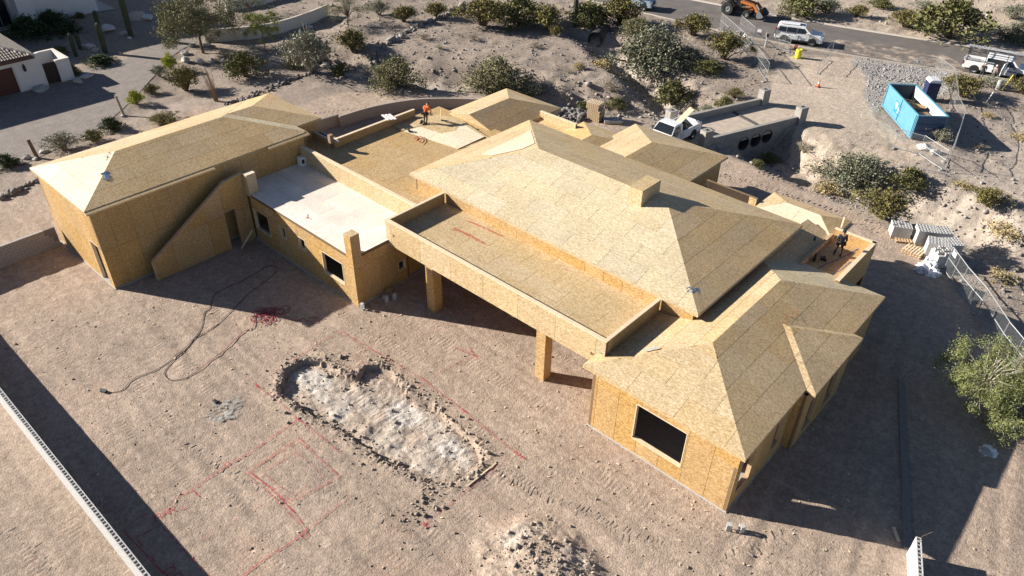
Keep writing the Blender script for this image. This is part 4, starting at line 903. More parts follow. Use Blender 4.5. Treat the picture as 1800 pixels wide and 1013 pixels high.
def plant_meshes(kind, seed):
    """unit plant, crown radius about 1, standing on z = 0"""
    rg = np.random.default_rng(seed*31+len(kind)); st = MB()
    P = dict(creosote=(70, 2600, .055, 1.35, .35), lime=(60, 2600, .07, 1.7, .15), dark=(80, 3200, .07, 1.55, .0), green=(70, 2800, .06, 1.5, .12), grey=(60, 1700, .05, 1.25, .3),
             mesquite=(110, 6500, .035, 1.45, .05), greymesquite=(130, 8000, .035, 1.35, .0), dry=(45, 500, .04, .95, .3), straw=(50, 900, .06, .8, .1))[kind]
    k, n, size, H, open_ = P
    th = rg.uniform(0, 2*np.pi, k); ph = np.arccos(rg.uniform(-.05 if open_ < .1 else .12, 1, k)); rad = rg.uniform(.5, 1.05, k)*(1+.25*np.sin(th*3+seed)+.16*rg.normal(0, 1, k))
    C = np.stack([rad*np.sin(ph)*np.cos(th), rad*np.sin(ph)*np.sin(th), .12+open_*.3+(H-.2)*(.35+.65*np.cos(ph))*rg.uniform(.75, 1.0, k)*.95], -1)
    if open_ < .2: C[:, 2] = np.maximum(.10, C[:, 2]-.30*np.hypot(C[:, 0], C[:, 1]))
    for i in range(0, k, 1 if kind in ('grey', 'dry', 'creosote') else 2):
        c = C[i]; mid = np.array([c[0]*.32, c[1]*.32, c[2]*.55])+rg.normal(0, .04, 3)
        r0 = .022 if kind not in ('mesquite', 'greymesquite') else .04
        st.tube([(c[0]*.05, c[1]*.05, -.05), tuple(mid), tuple(c*1.02)], [r0, r0*.7, r0*.3], 3, cap=False)
        if kind in ('grey', 'dry', 'creosote'):
            for _ in range(4):
                e = c+rg.normal(0, .16, 3); e[2] = max(e[2], .1); st.tube([tuple(mid+(c-mid)*rg.uniform(.2, .9)), tuple(e)], [.012, .006], 3, cap=False)
    j = rg.integers(0, k, n); spread = rg.uniform(.07, .17, k)[j][:, None]
    L = C[j]+rg.normal(0, spread, (n, 3))*np.array([1, 1, .8])
    m = rg.uniform(0, 1, n) < .18; L[m] = L[m]*rg.uniform(.35, .95, (m.sum(), 1))
    L[:, 2] = np.maximum(L[:, 2], .03)
    V, Fq = leaves(L, size, rg)
    return np_mesh('foliage_'+kind, V, Fq, [LEAF[kind]]), st
PROTO = {}
def proto(kind, seed):
    if (kind, seed) not in PROTO:
        fm, st = plant_meshes(kind, seed)
        sm_ = bpy.data.meshes.new('stems_'+kind); sm_.from_pydata(st.v, [], st.f); sm_.materials.append(BARKPALE if kind in ('grey', 'dry') else BARK); sm_.update()
        PROTO[(kind, seed)] = (fm, sm_)
    return PROTO[(kind, seed)]
def dist_to(p): return math.sqrt(p[0]**2+p[1]**2+(CAMH-p[2])**2)
PLN = [0]
def plant(px, py, wpx, kind, label, hs=1.0, cat='bush', group='desert shrubs', name=None):
    p = hit(px, py); r = wpx/2*dist_to(p)/FPX*.93; PLN[0] += 1; rg = random.Random(PLN[0])
    o = thing(name or {'creosote': 'creosote_bush', 'lime': 'leafy_shrub', 'dark': 'rounded_shrub', 'green': 'green_shrub', 'grey': 'grey_shrub', 'mesquite': 'mesquite_shrub', 'greymesquite': 'mesquite_tree', 'dry': 'dry_shrub', 'straw': 'straw_shrub'}[kind], label, cat, (p[0], p[1], p[2]-.04), rg.uniform(0, 6.28), group)
    o.scale = (r*rg.uniform(.92, 1.08), r*rg.uniform(.92, 1.08), r*hs*rg.uniform(.95, 1.05))
    f, s = proto(kind, PLN[0] % 3); link('foliage', f, o); link('stems', s, o)
    return o
G1 = 'shrubs in the neighbour\'s planted bed'; G2 = 'shrubs along the wash'; G3 = 'shrubs beyond the road'; G4 = 'shrubs on the right slope'
for a in ((13, 293, 32, 'dark', 'dark rounded shrub at the left edge beside the paved drive', 1.0, G1), (113, 263, 62, 'grey', 'wide grey twiggy shrub beside the drive, above the tall block', .75, G1),
          (166, 249, 32, 'green', 'upright dark green shrub between the grey shrub and the round clipped one', 1.0, G1), (197, 229, 36, 'dark', 'clipped ball-shaped dark green shrub beside the drive', .95, G1),
          (241, 183, 27, 'lime', 'small bright lime shrub at the drive edge above the ball-shaped one', 1.1, G1), (267, 164, 25, 'green', 'small sparse green shrub right of the lime one by the drive', 1.0, G1),
          (288, 217, 52, 'creosote', 'low spreading yellow-green shrub nearest the tall block roof', .5, G1), (280, 134, 29, 'grey', 'round grey-green shrub at the inner corner of the drive', 1.0, G1),
          (300, 122, 26, 'lime', 'tallest bright lime shrub at the corner of the drive', 1.35, G1), (328, 160, 54, 'creosote', 'large yellow-green shrub left of the dry reed bundle', 1.15, G1),
          (432, 134, 64, 'green', 'large green shrub right of the dry reed bundle', .95, G1), (398, 104, 44, 'dry', 'bare dark twig shrub behind the leaning tree trunk', .8, G1),
          (176, 113, 42, 'dark', 'dark spiky low shrub at the foot of the tall cactus', .5, G1), (131, 132, 22, 'green', 'green shrub against the court wall of the garage', 1.0, G1),
          (105, 98, 30, 'green', 'shrub behind the gate court of the garage', .8, G1), (55, 66, 60, 'dark', 'dense dark hedge shrub in front of the house columns', .8, G1), (92, 45, 42, 'dark', 'dark shrub against the tall white column', .8, G1),
          (118, 58, 40, 'dark', 'dark shrub in the shade right of the hedge', .7, G1), (140, 32, 16, 'green', 'little shrub by the broad end column', .9, G1),
          (548, 128, 88, 'grey', 'tall grey ocotillo-like shrub over the pale riprap rocks', 1.3, G2), (518, 120, 34, 'green', 'thin green shrub left of the tall grey one', 1.0, G2),
          (621, 93, 60, 'creosote', 'rounded yellow-green shrub above the rock edging', .95, G2), (667, 27, 40, 'grey', 'vase-shaped grey shrub at the top edge', 1.1, G2), (709, 38, 44, 'creosote', 'dense yellow-green shrub below the top edge, left of the rock edging', .9, G2),
          (766, 30, 42, 'creosote', 'yellow-green shrub beside the upper end of the rock edging', .9, G2), (695, 150, 96, 'mesquite', 'big feathery green shrub in the shaded swale behind the house', .85, G2),
          (870, 165, 118, 'mesquite', 'largest feathery olive shrub right behind the far roof', .9, G2), (938, 170, 46, 'grey', 'bare grey branching shrub beside the largest olive shrub', 1.0, G2), (600, 130, 40, 'green', 'low dark shrub in the shaded swale by the end of the rock edging', .7, G2),
          (745, 70, 28, 'dry', 'small dry tuft on the slope right of the rock edging', .8, G2), (833, 70, 26, 'dry', 'dry tuft on the stony slope below the top thicket', .8, G2), (772, 86, 18, 'dry', 'tiny dry tuft in the middle of the stony slope', .8, G2),
          (850, 45, 92, 'creosote', 'leftmost broad shrub of the thicket at the top edge', .8, G2), (912, 42, 88, 'green', 'green shrub of the top thicket left of the lone cactus', .8, G2), (962, 52, 66, 'creosote', 'olive shrub of the top thicket touching the lone cactus', .9, G2),
          (1035, 48, 74, 'green', 'dark shrub of the top thicket right above the culvert', .9, G2), (1090, 44, 84, 'creosote', 'olive shrub of the top thicket beside the parked blue-grey vehicle', .8, G2), (1120, 60, 60, 'mesquite', 'shrub between the top thicket and the round grey tree', .8, G2),
          (896, 52, 18, 'straw', 'small yellow shrub below the thicket', 1.2, G2), (977, 64, 26, 'creosote', 'small olive shrub left of the culvert', 1.1, G2), (940, 84, 24, 'dry', 'dry tuft on the slope left of the culvert', .8, G2), (1018, 121, 27, 'straw', 'bright yellow-green tuft below the culvert', 1.3, G2),
          (1058, 116, 44, 'straw', 'low straw-coloured shrub at the foot of the round grey tree', .8, G2), (1075, 160, 40, 'dry', 'dry branching shrub above the pallet stack', 1.0, G2), (1000, 128, 18, 'dry', 'little dark tuft below the yellow-green one', .8, G2),
          (1145, 122, 130, 'greymesquite', 'big round grey-green tree beside the road bank', .95, G2), (1182, 184, 66, 'green', 'dark green shrub in the wash above the white pickup', 1.0, G2),
          (1218, 62, 64, 'creosote', 'yellow-green shrub on the bank beside the road', .9, G2), (1272, 104, 72, 'creosote', 'olive shrub inside the upper fence corner', .95, G2), (1210, 112, 70, 'greymesquite', 'dark shrub in the shade below the bank', .7, G2), (1245, 128, 56, 'green', 'low shrub at the bottom of the shaded bank', .6, G2),
          (1240, 202, 34, 'grey', 'grey-green shrub at the back of the bridge parapet', .9, G2), (1272, 192, 36, 'green', 'green shrub touching the middle of the bridge parapet', .9, G2), (1290, 172, 32, 'creosote', 'small olive shrub near the far bridge post', .8, G2), (1026, 192, 26, 'green', 'green tuft left of the pallet stack', .9, G2), (1082, 190, 40, 'green', 'green low shrub right of the pallet stack', .7, G2),
          (1352, 285, 38, 'green', 'dark green shrub in the shade under the three drain pipes', .7, G2), (1330, 292, 26, 'green', 'small shrub in the wash bed below the drain pipes', .7, G2),
          (1500, 318, 120, 'greymesquite', 'broad grey-green shrub below the blue dumpster', .7, G4), (1452, 338, 66, 'straw', 'yellow-green shrub at the left of the broad grey-green one', .7, G4), (1548, 384, 84, 'creosote', 'bright olive shrub just above the pale block stacks', .9, G4), (1592, 330, 60, 'green', 'green shrub beside the tipped fence panels', .9, G4), (1650, 248, 34, 'grey', 'grey sprig at the corner of the blue dumpster', 1.1, G4),
          (1412, 268, 30, 'dry', 'dead twig shrub on the bank right of the bridge', 1.3, G4),
          (1735, 362, 56, 'creosote', 'yellow-green shrub right of the tipped fence panels', .8, G4), (1692, 328, 36, 'straw', 'straw tuft beside the tipped fence panels', .7, G4), (1768, 412, 64, 'straw', 'broad yellow-brown shrub on the right slope', .7, G4), (1762, 488, 48, 'straw', 'sparse straw shrub above the fence line on the right', .6, G4),
          (1720, 262, 28, 'dry', 'dry tuft in the edge of the dumpster shadow', .7, G4), (1795, 245, 40, 'straw', 'straw tuft at the right edge level with the dumpster', .7, G4), (1738, 205, 24, 'straw', 'tiny straw tuft right of the dumpster top', .8, G4),
          (1690, 170, 58, 'creosote', 'dark olive shrub in front of the ladder truck', .85, G4), (1740, 152, 40, 'grey', 'grey shrub at the foot of the worker by the truck', .6, G4), (1795, 165, 44, 'creosote', 'olive shrub at the right edge below the ladder truck', .9, G4), (1590, 210, 20, 'dry', 'dry tuft left of the blue dumpster', .5, G4),
          (1410, 26, 78, 'green', 'dark shrub above the white SUV beyond the road', .7, G3), (1455, 22, 50, 'grey', 'grey shrub beyond the road right above the SUV', .7, G3), (1505, 30, 34, 'creosote', 'small olive shrub beyond the road left of centre', .8, G3), (1590, 48, 62, 'creosote', 'flat olive shrub beside the road kerb', .65, G3), (1668, 66, 108, 'green', 'largest green shrub beyond the road', .75, G3),
          (1548, 14, 40, 'green', 'shrub touching the top edge beyond the road', .6, G3), (1622, 20, 36, 'grey', 'grey tuft beyond the road above the largest shrub', .7, G3), (1687, 24, 30, 'creosote', 'small olive tuft beyond the road below the top edge', .7, G3), (1778, 34, 44, 'grey', 'grey-green tuft at the top right', .8, G3), (1790, 72, 66, 'greymesquite', 'grey shrub at the right edge beyond the ladder truck', .7, G3), (1735, 52, 24, 'dry', 'dry tuft between the two big shrubs beyond the road', .8, G3)):
    px, py, w, kind, lab, hs, grp = a; plant(px, py, w, kind, lab, hs, 'shrub' if 'tree' not in lab else 'tree', grp)
# low ground cover twigs: too many and too small to count
rg = np.random.default_rng(77); gc = scatter([(-90, 44), (-8, 44), (12, 62), (-2, 86), (-40, 78), (-75, 76)], 900, 41)
gc = gc[~inside(gc[:, 0], gc[:, 1], PAD) & ~inside(gc[:, 0], gc[:, 1], ACCESS) & ~inside(gc[:, 0], gc[:, 1], DRIVE)]
LV = []
for x, y in gc:
    r = rg.uniform(.12, .4); z = gz(x, y); n = int(14+r*40); LV.append(rg.normal(0, 1, (n, 3))*np.array([r*.5, r*.5, r*.25])+np.array([x, y, z+r*.25]))
V, Fq = leaves(np.concatenate(LV), .06, rg, .25); tag(link('ground_twigs', np_mesh('ground_twigs', V, Fq, [LEAF['dry']])), 'dry twigs and tufts scattered over the desert', 'twigs', kind='stuff')

def tree(name, label, base, R, H, trunk_h, seed, lm, bark, nleaf, leaf, lean=(0, 0), droop=.2, ncl=60, tr=.12, forks=3, cat='tree'):
    rg = np.random.default_rng(seed); o = thing(name, label, cat, base, 0); tb = MB()
    top = np.array([lean[0], lean[1], trunk_h]); tb.tube([(0, 0, -.2), tuple(top*.5+rg.normal(0, .04, 3)), tuple(top)], [tr, tr*.85, tr*.7], 8)
    tb.build('trunk', bark, o, smooth=True)
    C = []; br = MB()
    for k in range(ncl):
        t = rg.uniform(0, 6.28); f = rg.uniform(.25, 1)**.6; z = trunk_h+(H-trunk_h)*(rg.uniform(.1, 1)*(1-.45*f**2))-droop*f*f*(H-trunk_h)
        C.append(top*np.array([1, 1, 0])+np.array([R*f*math.cos(t)*(1+.15*math.sin(3*t+seed)), R*f*math.sin(t), z]))
    C = np.array(C)
    for k, c in enumerate(C):
        if k % 2: continue
        m1 = top+(c-top)*.35+np.array([0, 0, .12*(H-trunk_h)])+rg.normal(0, .06, 3)*R; m2 = top+(c-top)*.7+np.array([0, 0, .08*(H-trunk_h)])+rg.normal(0, .05, 3)*R
        br.tube([tuple(top-np.array([0, 0, .1])), tuple(m1), tuple(m2), tuple(c)], [tr*.42, tr*.28, tr*.16, tr*.06], 4, cap=False)
        for _ in range(3):
            e = c+rg.normal(0, .14, 3)*R; br.tube([tuple(m2), tuple((m2+e)/2+rg.normal(0, .04, 3)*R), tuple(e)], [tr*.12, tr*.07, tr*.03], 3, cap=False)
    br.build('limbs', bark, o)
    j = rg.integers(0, ncl, nleaf); L = C[j]+rg.normal(0, 1, (nleaf, 3))*np.array([1, 1, .75])*R*rg.uniform(.05, .14, ncl)[j][:, None]
    L[:, 2] -= droop*.35*np.abs(rg.normal(0, 1, nleaf))*R*.3
    V, Fq = leaves(L, leaf, rg, .3); link('crown', np_mesh('crown', V, Fq, [lm]), o)
    return o
b = un(357, 91); tree('palo_verde_tree', 'tall airy palo verde tree with dark trunk beside the paved drive', (b[0], b[1], gz(*b)), 3.9, 7.2, 2.6, 3, LEAF['mesquite'], BARK, 26000, .095, (-.6, .3), .35, 100, .16)
b = un(467, 87); tree('young_tree', 'slender young yellow-green tree in front of the curved garden wall', (b[0], b[1], gz(*b)), 1.9, 4.9, 1.7, 5, LEAF['palo'], BARKGREEN, 9000, .075, (-.25, .1), .15, 46, .07)
b = un(612, 46); tree('young_tree', 'grey-green tree right of the end of the garden wall', (b[0], b[1], gz(*b)), 2.6, 4.8, 1.0, 8, LEAF['mesquite'], BARK, 6500, .06, (.1, .1), .1, 60, .09)
b = un(440, 30); tree('young_tree', 'dark tree behind the slender young tree at the top edge', (b[0], b[1], gz(*b)), 2.6, 4.4, 1.0, 9, LEAF['dark'], BARK, 5000, .07, (0, .1), .1, 50, .09)
b = un(1735, 700, .0); b = un(1742, 648, 2.4)
tree('palo_verde_tree', 'big yellow-green palo verde tree in front of the right fence', (b[0], b[1], 0), 2.05, 4.0, 1.2, 12, LEAF['paloverde'], BARKPALE, 26000, .05, (.1, 0), .12, 110, .12)
b = un(1800, 715, 1.6)
tree('palo_verde_tree', 'second palo verde crown cut by the right picture edge', (b[0], b[1], 0), 1.6, 3.2, .8, 13, LEAF['paloverde'], BARKPALE, 13000, .05, (0, 0), .25, 80, .1)

# saguaros
CACT = pbr('cactus', (.065, .075, .045), .85, noise=.2, nscale=5)
def saguaro(px, py, hpx, label, r=.22):
    p = hit(px, py); h = hpx*dist_to(p)/FPX/.80; b = MB(); n = 24; rings = [(-.1, .75), (.15, .85), (.5, 1.0), (.8, 1.0), (.93, .85), (.985, .5), (1.0, .12)]
    for i, (t, f) in enumerate(rings):
        b.v += [((r*f*(1 if k % 2 else .84))*math.cos(2*math.pi*k/n), (r*f*(1 if k % 2 else .84))*math.sin(2*math.pi*k/n), t*h) for k in range(n)]
    for i in range(len(rings)-1):
        for k in range(n): b.f.append((i*n+k, i*n+(k+1) % n, (i+1)*n+(k+1) % n, (i+1)*n+k)); b.m.append(0)
    b.f.append(tuple((len(rings)-1)*n+k for k in range(n))); b.m.append(0)
    o = b.build('saguaro_cactus', CACT); o.location = p; tag(o, label, 'cactus', 'saguaro cacti')
saguaro(134, 99, 27, 'short cactus nearest the white gate court, left of the pair'); saguaro(142, 88, 20, 'shorter cactus behind, right one of the pair by the gate court')
saguaro(186, 94, 36, 'thick column cactus at the lit edge of the bed', .3); saguaro(231, 65, 54, 'tallest column cactus above the paved drive', .34); saguaro(177, 58, 26, 'dark leaning cactus between boulders in the shade', .25); saguaro(1010, 48, 40, 'lone dark cactus column beside the top thicket', .28)
# boulders
BOULD = pbr('boulder', (.40, .38, .35), .9, noise=.15, nscale=4, bump=.5, bscale=6); PALEB = pbr('boulder_pale', (.55, .53, .50), .9, noise=.12, nscale=4, bump=.5, bscale=6)
BM = []
for s in range(4):
    bm = bmesh.new(); bmesh.ops.create_icosphere(bm, subdivisions=2, radius=1); r2 = np.random.default_rng(200+s)
    ax = r2.normal(0, 1, (7, 3)); ax /= np.linalg.norm(ax, axis=1, keepdims=True); cut = r2.uniform(.55, .85, 7)
    for v in bm.verts:
        p = np.array(v.co); 
        for a_, c_ in zip(ax, cut):
            d = p@a_
            if d > c_: p = p-a_*(d-c_)
        v.co = p*(1+.05*r2.normal())
    me = bpy.data.meshes.new('boulder'); bm.to_mesh(me); bm.free(); me.materials.append(PALEB if s % 2 else BOULD); BM.append(me)
for i, (px, py, w, fl, lab) in enumerate(((139, 146, 18, .7, 'pale dome-shaped boulder in front of the white gate court'), (153, 136, 22, .35, 'flat pale boulder behind the dome-shaped one'), (74, 158, 30, .35, 'broad flat boulder below the garage lamp'), (157, 85, 22, .5, 'pale boulder right of the cactus pair'), (168, 90, 15, .5, 'small pale boulder touching the thick cactus bed'),
        (189, 54, 26, .55, 'boulder leaning on the dark leaning cactus'), (243, 34, 32, .6, 'large boulder high in the shaded bed'), (258, 34, 24, .5, 'boulder right of the large one in the shaded bed'), (218, 60, 14, .5, 'flat stone left of the tallest cactus'), (229, 69, 10, .6, 'small stone at the foot of the tallest cactus'), (212, 96, 8, .9, 'small round lamp stone on the lit gravel'),
        (325, 96, 14, .7, 'pale boulder beside the tree trunk bed'), (326, 108, 18, .6, 'grey boulder behind the lime shrub'), (353, 111, 13, .8, 'first pale stone in the row right of the lime shrub'), (373, 110, 13, .8, 'second pale stone in the row right of the lime shrub'), (393, 109, 11, .7, 'third pale stone in the row right of the lime shrub'), (337, 82, 9, .8, 'small stone at the drive edge left of the tree trunk'), (364, 80, 14, .5, 'flat stone at the end of the curved garden wall'),
        (46, 279, 13, .8, 'pale stone left of the log post'), (62, 281, 10, .6, 'pale stone at the foot of the log post'), (78, 268, 17, .35, 'flat white stone right of the log post'), (153, 243, 12, .6, 'stone beside the upright green shrub'), (216, 205, 8, .6, 'small stone at the foot of the slanted post'),
        (513, 96, 11, .8, 'white rock left of the tall grey shrub'), (520, 76, 14, .9, 'white rock standing at the top of the riprap'), (545, 50, 14, .6, 'white rock behind the garden wall'), (1735, 795, 22, .4, 'pale flat rock under the palo verde tree'), (1305, 935, 1, .5, ''), (1640, 483, 9, .7, 'brown stone beside the heap of white sacks'), (1625, 262, 26, .5, 'sandy rock in front of the dumpster corner'), (1645, 270, 22, .5, 'second sandy rock by the dumpster corner'))):
    if not lab: continue
    p = hit(px, py); r = w/2*dist_to(p)/FPX; o = link('boulder', BM[i % 4]); o.location = (p[0], p[1], p[2]+r*fl*.45); o.scale = (r, r*.8, r*fl); o.rotation_euler = (0, 0, i*1.3); tag(o, lab, 'boulder', 'boulders')
# posts and dry bundle in the bed
LOG = pbr('log', (.15, .10, .065), .9, noise=.3, nscale=9, bump=.5)
p = hit(66, 278); tag(MB().tube([(p[0], p[1], p[2]-.1), (p[0]-.25, p[1]-.1, p[2]+1.5)], [.15, .13], 9).build('log_post', LOG), 'leaning brown log post beside the drive', 'post')
p = hit(218, 203); tag(MB().tube([(p[0], p[1], p[2]-.1), (p[0]-.3, p[1]-.1, p[2]+1.7)], [.12, .10], 9).build('log_post', pbr('pale_log', (.34, .29, .23), .9, noise=.2)), 'slanted pale wooden post at the drive edge', 'post')
p = hit(381, 178); b = MB(); rg2 = random.Random(4)
for _ in range(34):
    a = rg2.uniform(0, 6.28); r = rg2.uniform(0, .16); h = rg2.uniform(1.6, 3.2); b.tube([(p[0]+r*math.cos(a), p[1]+r*math.sin(a), p[2]-.05), (p[0]-.35+r*3.6*math.cos(a), p[1]-.2+r*3.6*math.sin(a), p[2]+h)], [.022, .012], 4, cap=False)
tag(b.build('reed_bundle', pbr('reed', (.25, .19, .125), .85, island=.3)), 'upright bundle of dry brown reeds behind the tall block roof', 'dry plant')
# ---------------------------------------------------------------- vehicles (local: forward +X, ground z = 0)
CARWHITE = pbr('car_white', (.76, .77, .78), .25, spec=.6, noise=.02); CARBLUE = pbr('car_bluegrey', (.30, .38, .45), .3, spec=.6)
TRIM = pbr('dark_trim', (.03, .03, .032), .6); CHROME = pbr('chrome', (.7, .7, .72), .2, metal=1); TAIL = pbr('tail_light', (.35, .02, .02), .3); HEADL = pbr('head_light', (.75, .78, .8), .1, spec=.8); RIM = pbr('rim', (.45, .46, .47), .35, metal=.8)
def lathe_wheel(parent, x, y, r, w, rim=RIM, rr=.62, lug=False):
    b = MB(); n = 28; prof = [(r*rr, -w/2), (r*.93, -w/2), (r, -w*.36), (r, w*.36), (r*.93, w/2), (r*rr, w/2)]
    for i, (q, yy) in enumerate(prof): b.v += [(x+q*math.cos(2*math.pi*k/n)*(1.0 if not (lug and i in (2, 3) and k % 2) else .95), y+yy, r+q*math.sin(2*math.pi*k/n)*(1.0 if not (lug and i in (2, 3) and k % 2) else .95)) for k in range(n)]
    for i in range(len(prof)-1):
        for k in range(n): b.f.append((i*n+k, i*n+(k+1) % n, (i+1)*n+(k+1) % n, (i+1)*n+k)); b.m.append(0)
    for k in range(n): b.f.append((k, (k+1) % n, 5*n+(k+1) % n, 5*n+k)); b.m.append(0)
    t = b.build('wheel', RUBBER, parent)
    s = 1 if y > 0 else -1; d = MB(); m = 20
    yo = y+s*w*.40
    d.add([(x+r*rr*math.cos(2*math.pi*k/m), yo, r+r*rr*math.sin(2*math.pi*k/m)) for k in range(m)]+[(x+r*rr*.55*math.cos(2*math.pi*k/m), yo-s*.05, r+r*rr*.55*math.sin(2*math.pi*k/m)) for k in range(m)]+[(x, yo+s*.02, r)], [(k, (k+1) % m, m+(k+1) % m, m+k) for k in range(m)]+[(m+k, m+(k+1) % m, 2*m) for k in range(m)])
    d.build('rim', rim, t)
    return t
def shell(name, prof, wf, mat, parent, smooth=False):
    """closed side outline extruded to the half width wf(x, z)"""
    n = len(prof); vs = [(x, -wf(x, z), z) for x, z in prof]+[(x, wf(x, z), z) for x, z in prof]
    bm = bmesh.new(); V = [bm.verts.new(v) for v in vs]
    bm.faces.new(V[:n][::-1]); bm.faces.new(V[n:])
    for i in range(n): bm.faces.new((V[i], V[(i+1) % n], V[n+(i+1) % n], V[n+i]))
    bmesh.ops.bevel(bm, geom=[e for e in bm.edges], offset=.045, segments=2, affect='EDGES', profile=.6, clamp_overlap=True)
    bmesh.ops.triangulate(bm, faces=bm.faces); bmesh.ops.recalc_face_normals(bm, faces=bm.faces)
    me = bpy.data.meshes.new(name); bm.to_mesh(me); bm.free(); me.materials.append(mat); return link(name, me, parent)
def side_panel(name, pts, wf, mat, parent, eps=.014, sides=(-1, 1)):
    for s in sides:
        b = MB(); n = len(pts); o = [(x, s*(wf(x, z)+eps), z) for x, z in pts]; i_ = [(x, s*(wf(x, z)-.05), z) for x, z in pts]
        b.add(o+i_, [tuple(range(n)), tuple(range(n, 2*n))[::-1]]+[(k, (k+1) % n, n+(k+1) % n, n+k) for k in range(n)]); b.build(name, mat, parent)
def cross_panel(name, a, b_, wa, wb, mat, parent, eps=.014):
    """sloping pane across the car between two (x,z) points"""
    d = Vector((b_[0]-a[0], 0, b_[1]-a[1])).normalized(); nn = Vector((-d.z, 0, d.x))
    if nn.z < 0: nn = -nn
    P = [(a[0], -wa, a[1]), (a[0], wa, a[1]), (b_[0], wb, b_[1]), (b_[0], -wb, b_[1])]; o = [Vector(p)+nn*eps for p in P]; i_ = [Vector(p)-nn*.04 for p in P]
    MB().add(o+i_, [(0, 1, 2, 3), (7, 6, 5, 4), (0, 4, 5, 1), (1, 5, 6, 2), (2, 6, 7, 3), (3, 7, 4, 0)]).build(name, mat, parent)
def arch(parent, x, r, w):
    for s in (-1, 1):
        b = MB(); n = 16; pts = [(x+r*math.cos(math.pi*k/n), r*.86+r*math.sin(math.pi*k/n)*.98-.0) for k in range(n+1)]
        pts = [(x+r, .34)]+pts+[(x-r, .34)]; o = [(p[0], s*(w+.012), p[1]) for p in pts]; i_ = [(p[0], s*(w-.2), p[1]) for p in pts]; m = len(pts)
        b.add(o+i_, [tuple(range(m)), tuple(range(m, 2*m))[::-1]]+[(k, (k+1) % m, m+(k+1) % m, m+k) for k in range(m)]); b.build('wheel_arch', BLACK, parent)
def suv(label, loc, rz):
    o = thing('sport_utility_vehicle', label, 'car', loc, rz)
    wf = lambda x, z: (1.0 if z < 1.12 else 1.0-(z-1.12)*.30)*(1-.05*max(0, abs(x)-2.2)/.35)
    shell('body', [(-2.45, .42), (-2.55, .62), (-2.52, 1.12), (-2.40, 1.70), (-2.22, 1.87), (.25, 1.91), (.55, 1.86), (1.18, 1.26), (1.40, 1.20), (2.30, 1.12), (2.52, .98), (2.56, .55), (2.40, .40)], wf, CARWHITE, o)
    side_panel('side_window', [(-2.25, 1.26), (-1.45, 1.24), (-1.45, 1.70), (-2.18, 1.72)], wf, GLASS, o); side_panel('side_window', [(-1.33, 1.24), (-.32, 1.23), (-.32, 1.72), (-1.33, 1.72)], wf, GLASS, o); side_panel('side_window', [(-.22, 1.23), (.95, 1.24), (.45, 1.72), (-.22, 1.72)], wf, GLASS, o)
    cross_panel('windscreen', (.58, 1.84), (1.17, 1.28), .70, .88, GLASS, o); cross_panel('rear_window', (-2.50, 1.22), (-2.41, 1.66), .86, .74, GLASS, o)
    MB().box(-.15, .35, -.38, .38, 1.905, 1.925).build('sunroof', GLASS, o)
    for s in (-1, 1):
        MB().bar((-2.0, s*.62, 1.93), (.1, s*.62, 1.955), .05).build('roof_rail', CHROME, o); MB().box(.72, .92, s*1.0, s*1.22, 1.20, 1.38).build('mirror', CARWHITE, o)
        MB().box(2.40, 2.555, s*.55, s*.93, .86, 1.04).build('headlight', HEADL, o); MB().box(-2.57, -2.48, s*.72, s*.96, .85, 1.55).build('tail_light', TAIL, o)
        MB().box(-.5, -.28, s*1.0, s*1.035, 1.05, 1.09).build('door_handle', CHROME, o); MB().box(-1.5, -1.28, s*1.0, s*1.035, 1.05, 1.09).build('door_handle', CHROME, o)
        for xx in (-1.38, -.27, .88): MB().box(xx-.008, xx+.008, s*.99, s*1.008, .48, 1.15).build('door_seam', TRIM, o)
        MB().box(-1.2, 1.1, s*.98, s*1.03, .40, .50).build('running_board', TRIM, o)
    MB().box(2.50, 2.58, -.50, .50, .70, 1.0).build('grille', CHROME, o); MB().box(-2.6, -2.4, -.9, .9, .45, .70).build('bumper', CARWHITE, o); MB().box(2.4, 2.6, -.9, .9, .42, .62).build('bumper', CARWHITE, o)
    b = MB()
    for k, (x0, x1, z0, z1) in enumerate(((-.1, .12, .83, .88), (.18, .42, .83, .88), (-.02, .1, .72, .80), (.14, .3, .72, .80), (-.1, .4, .66, .685))): b.box(x0, x1, -1.022, -1.006, z0, z1)
    b.build('door_sign', pbr('sign_blue', (.12, .2, .33), .5), o)
    for x in (-1.5, 1.5):
        arch(o, x, .47, 1.0)
        for s in (-1, 1): lathe_wheel(o, x, s*.90, .40, .26)
    MB().box(-2.3, 2.3, -.85, .85, .25, .42).build('underbody', TRIM, o)
    return o
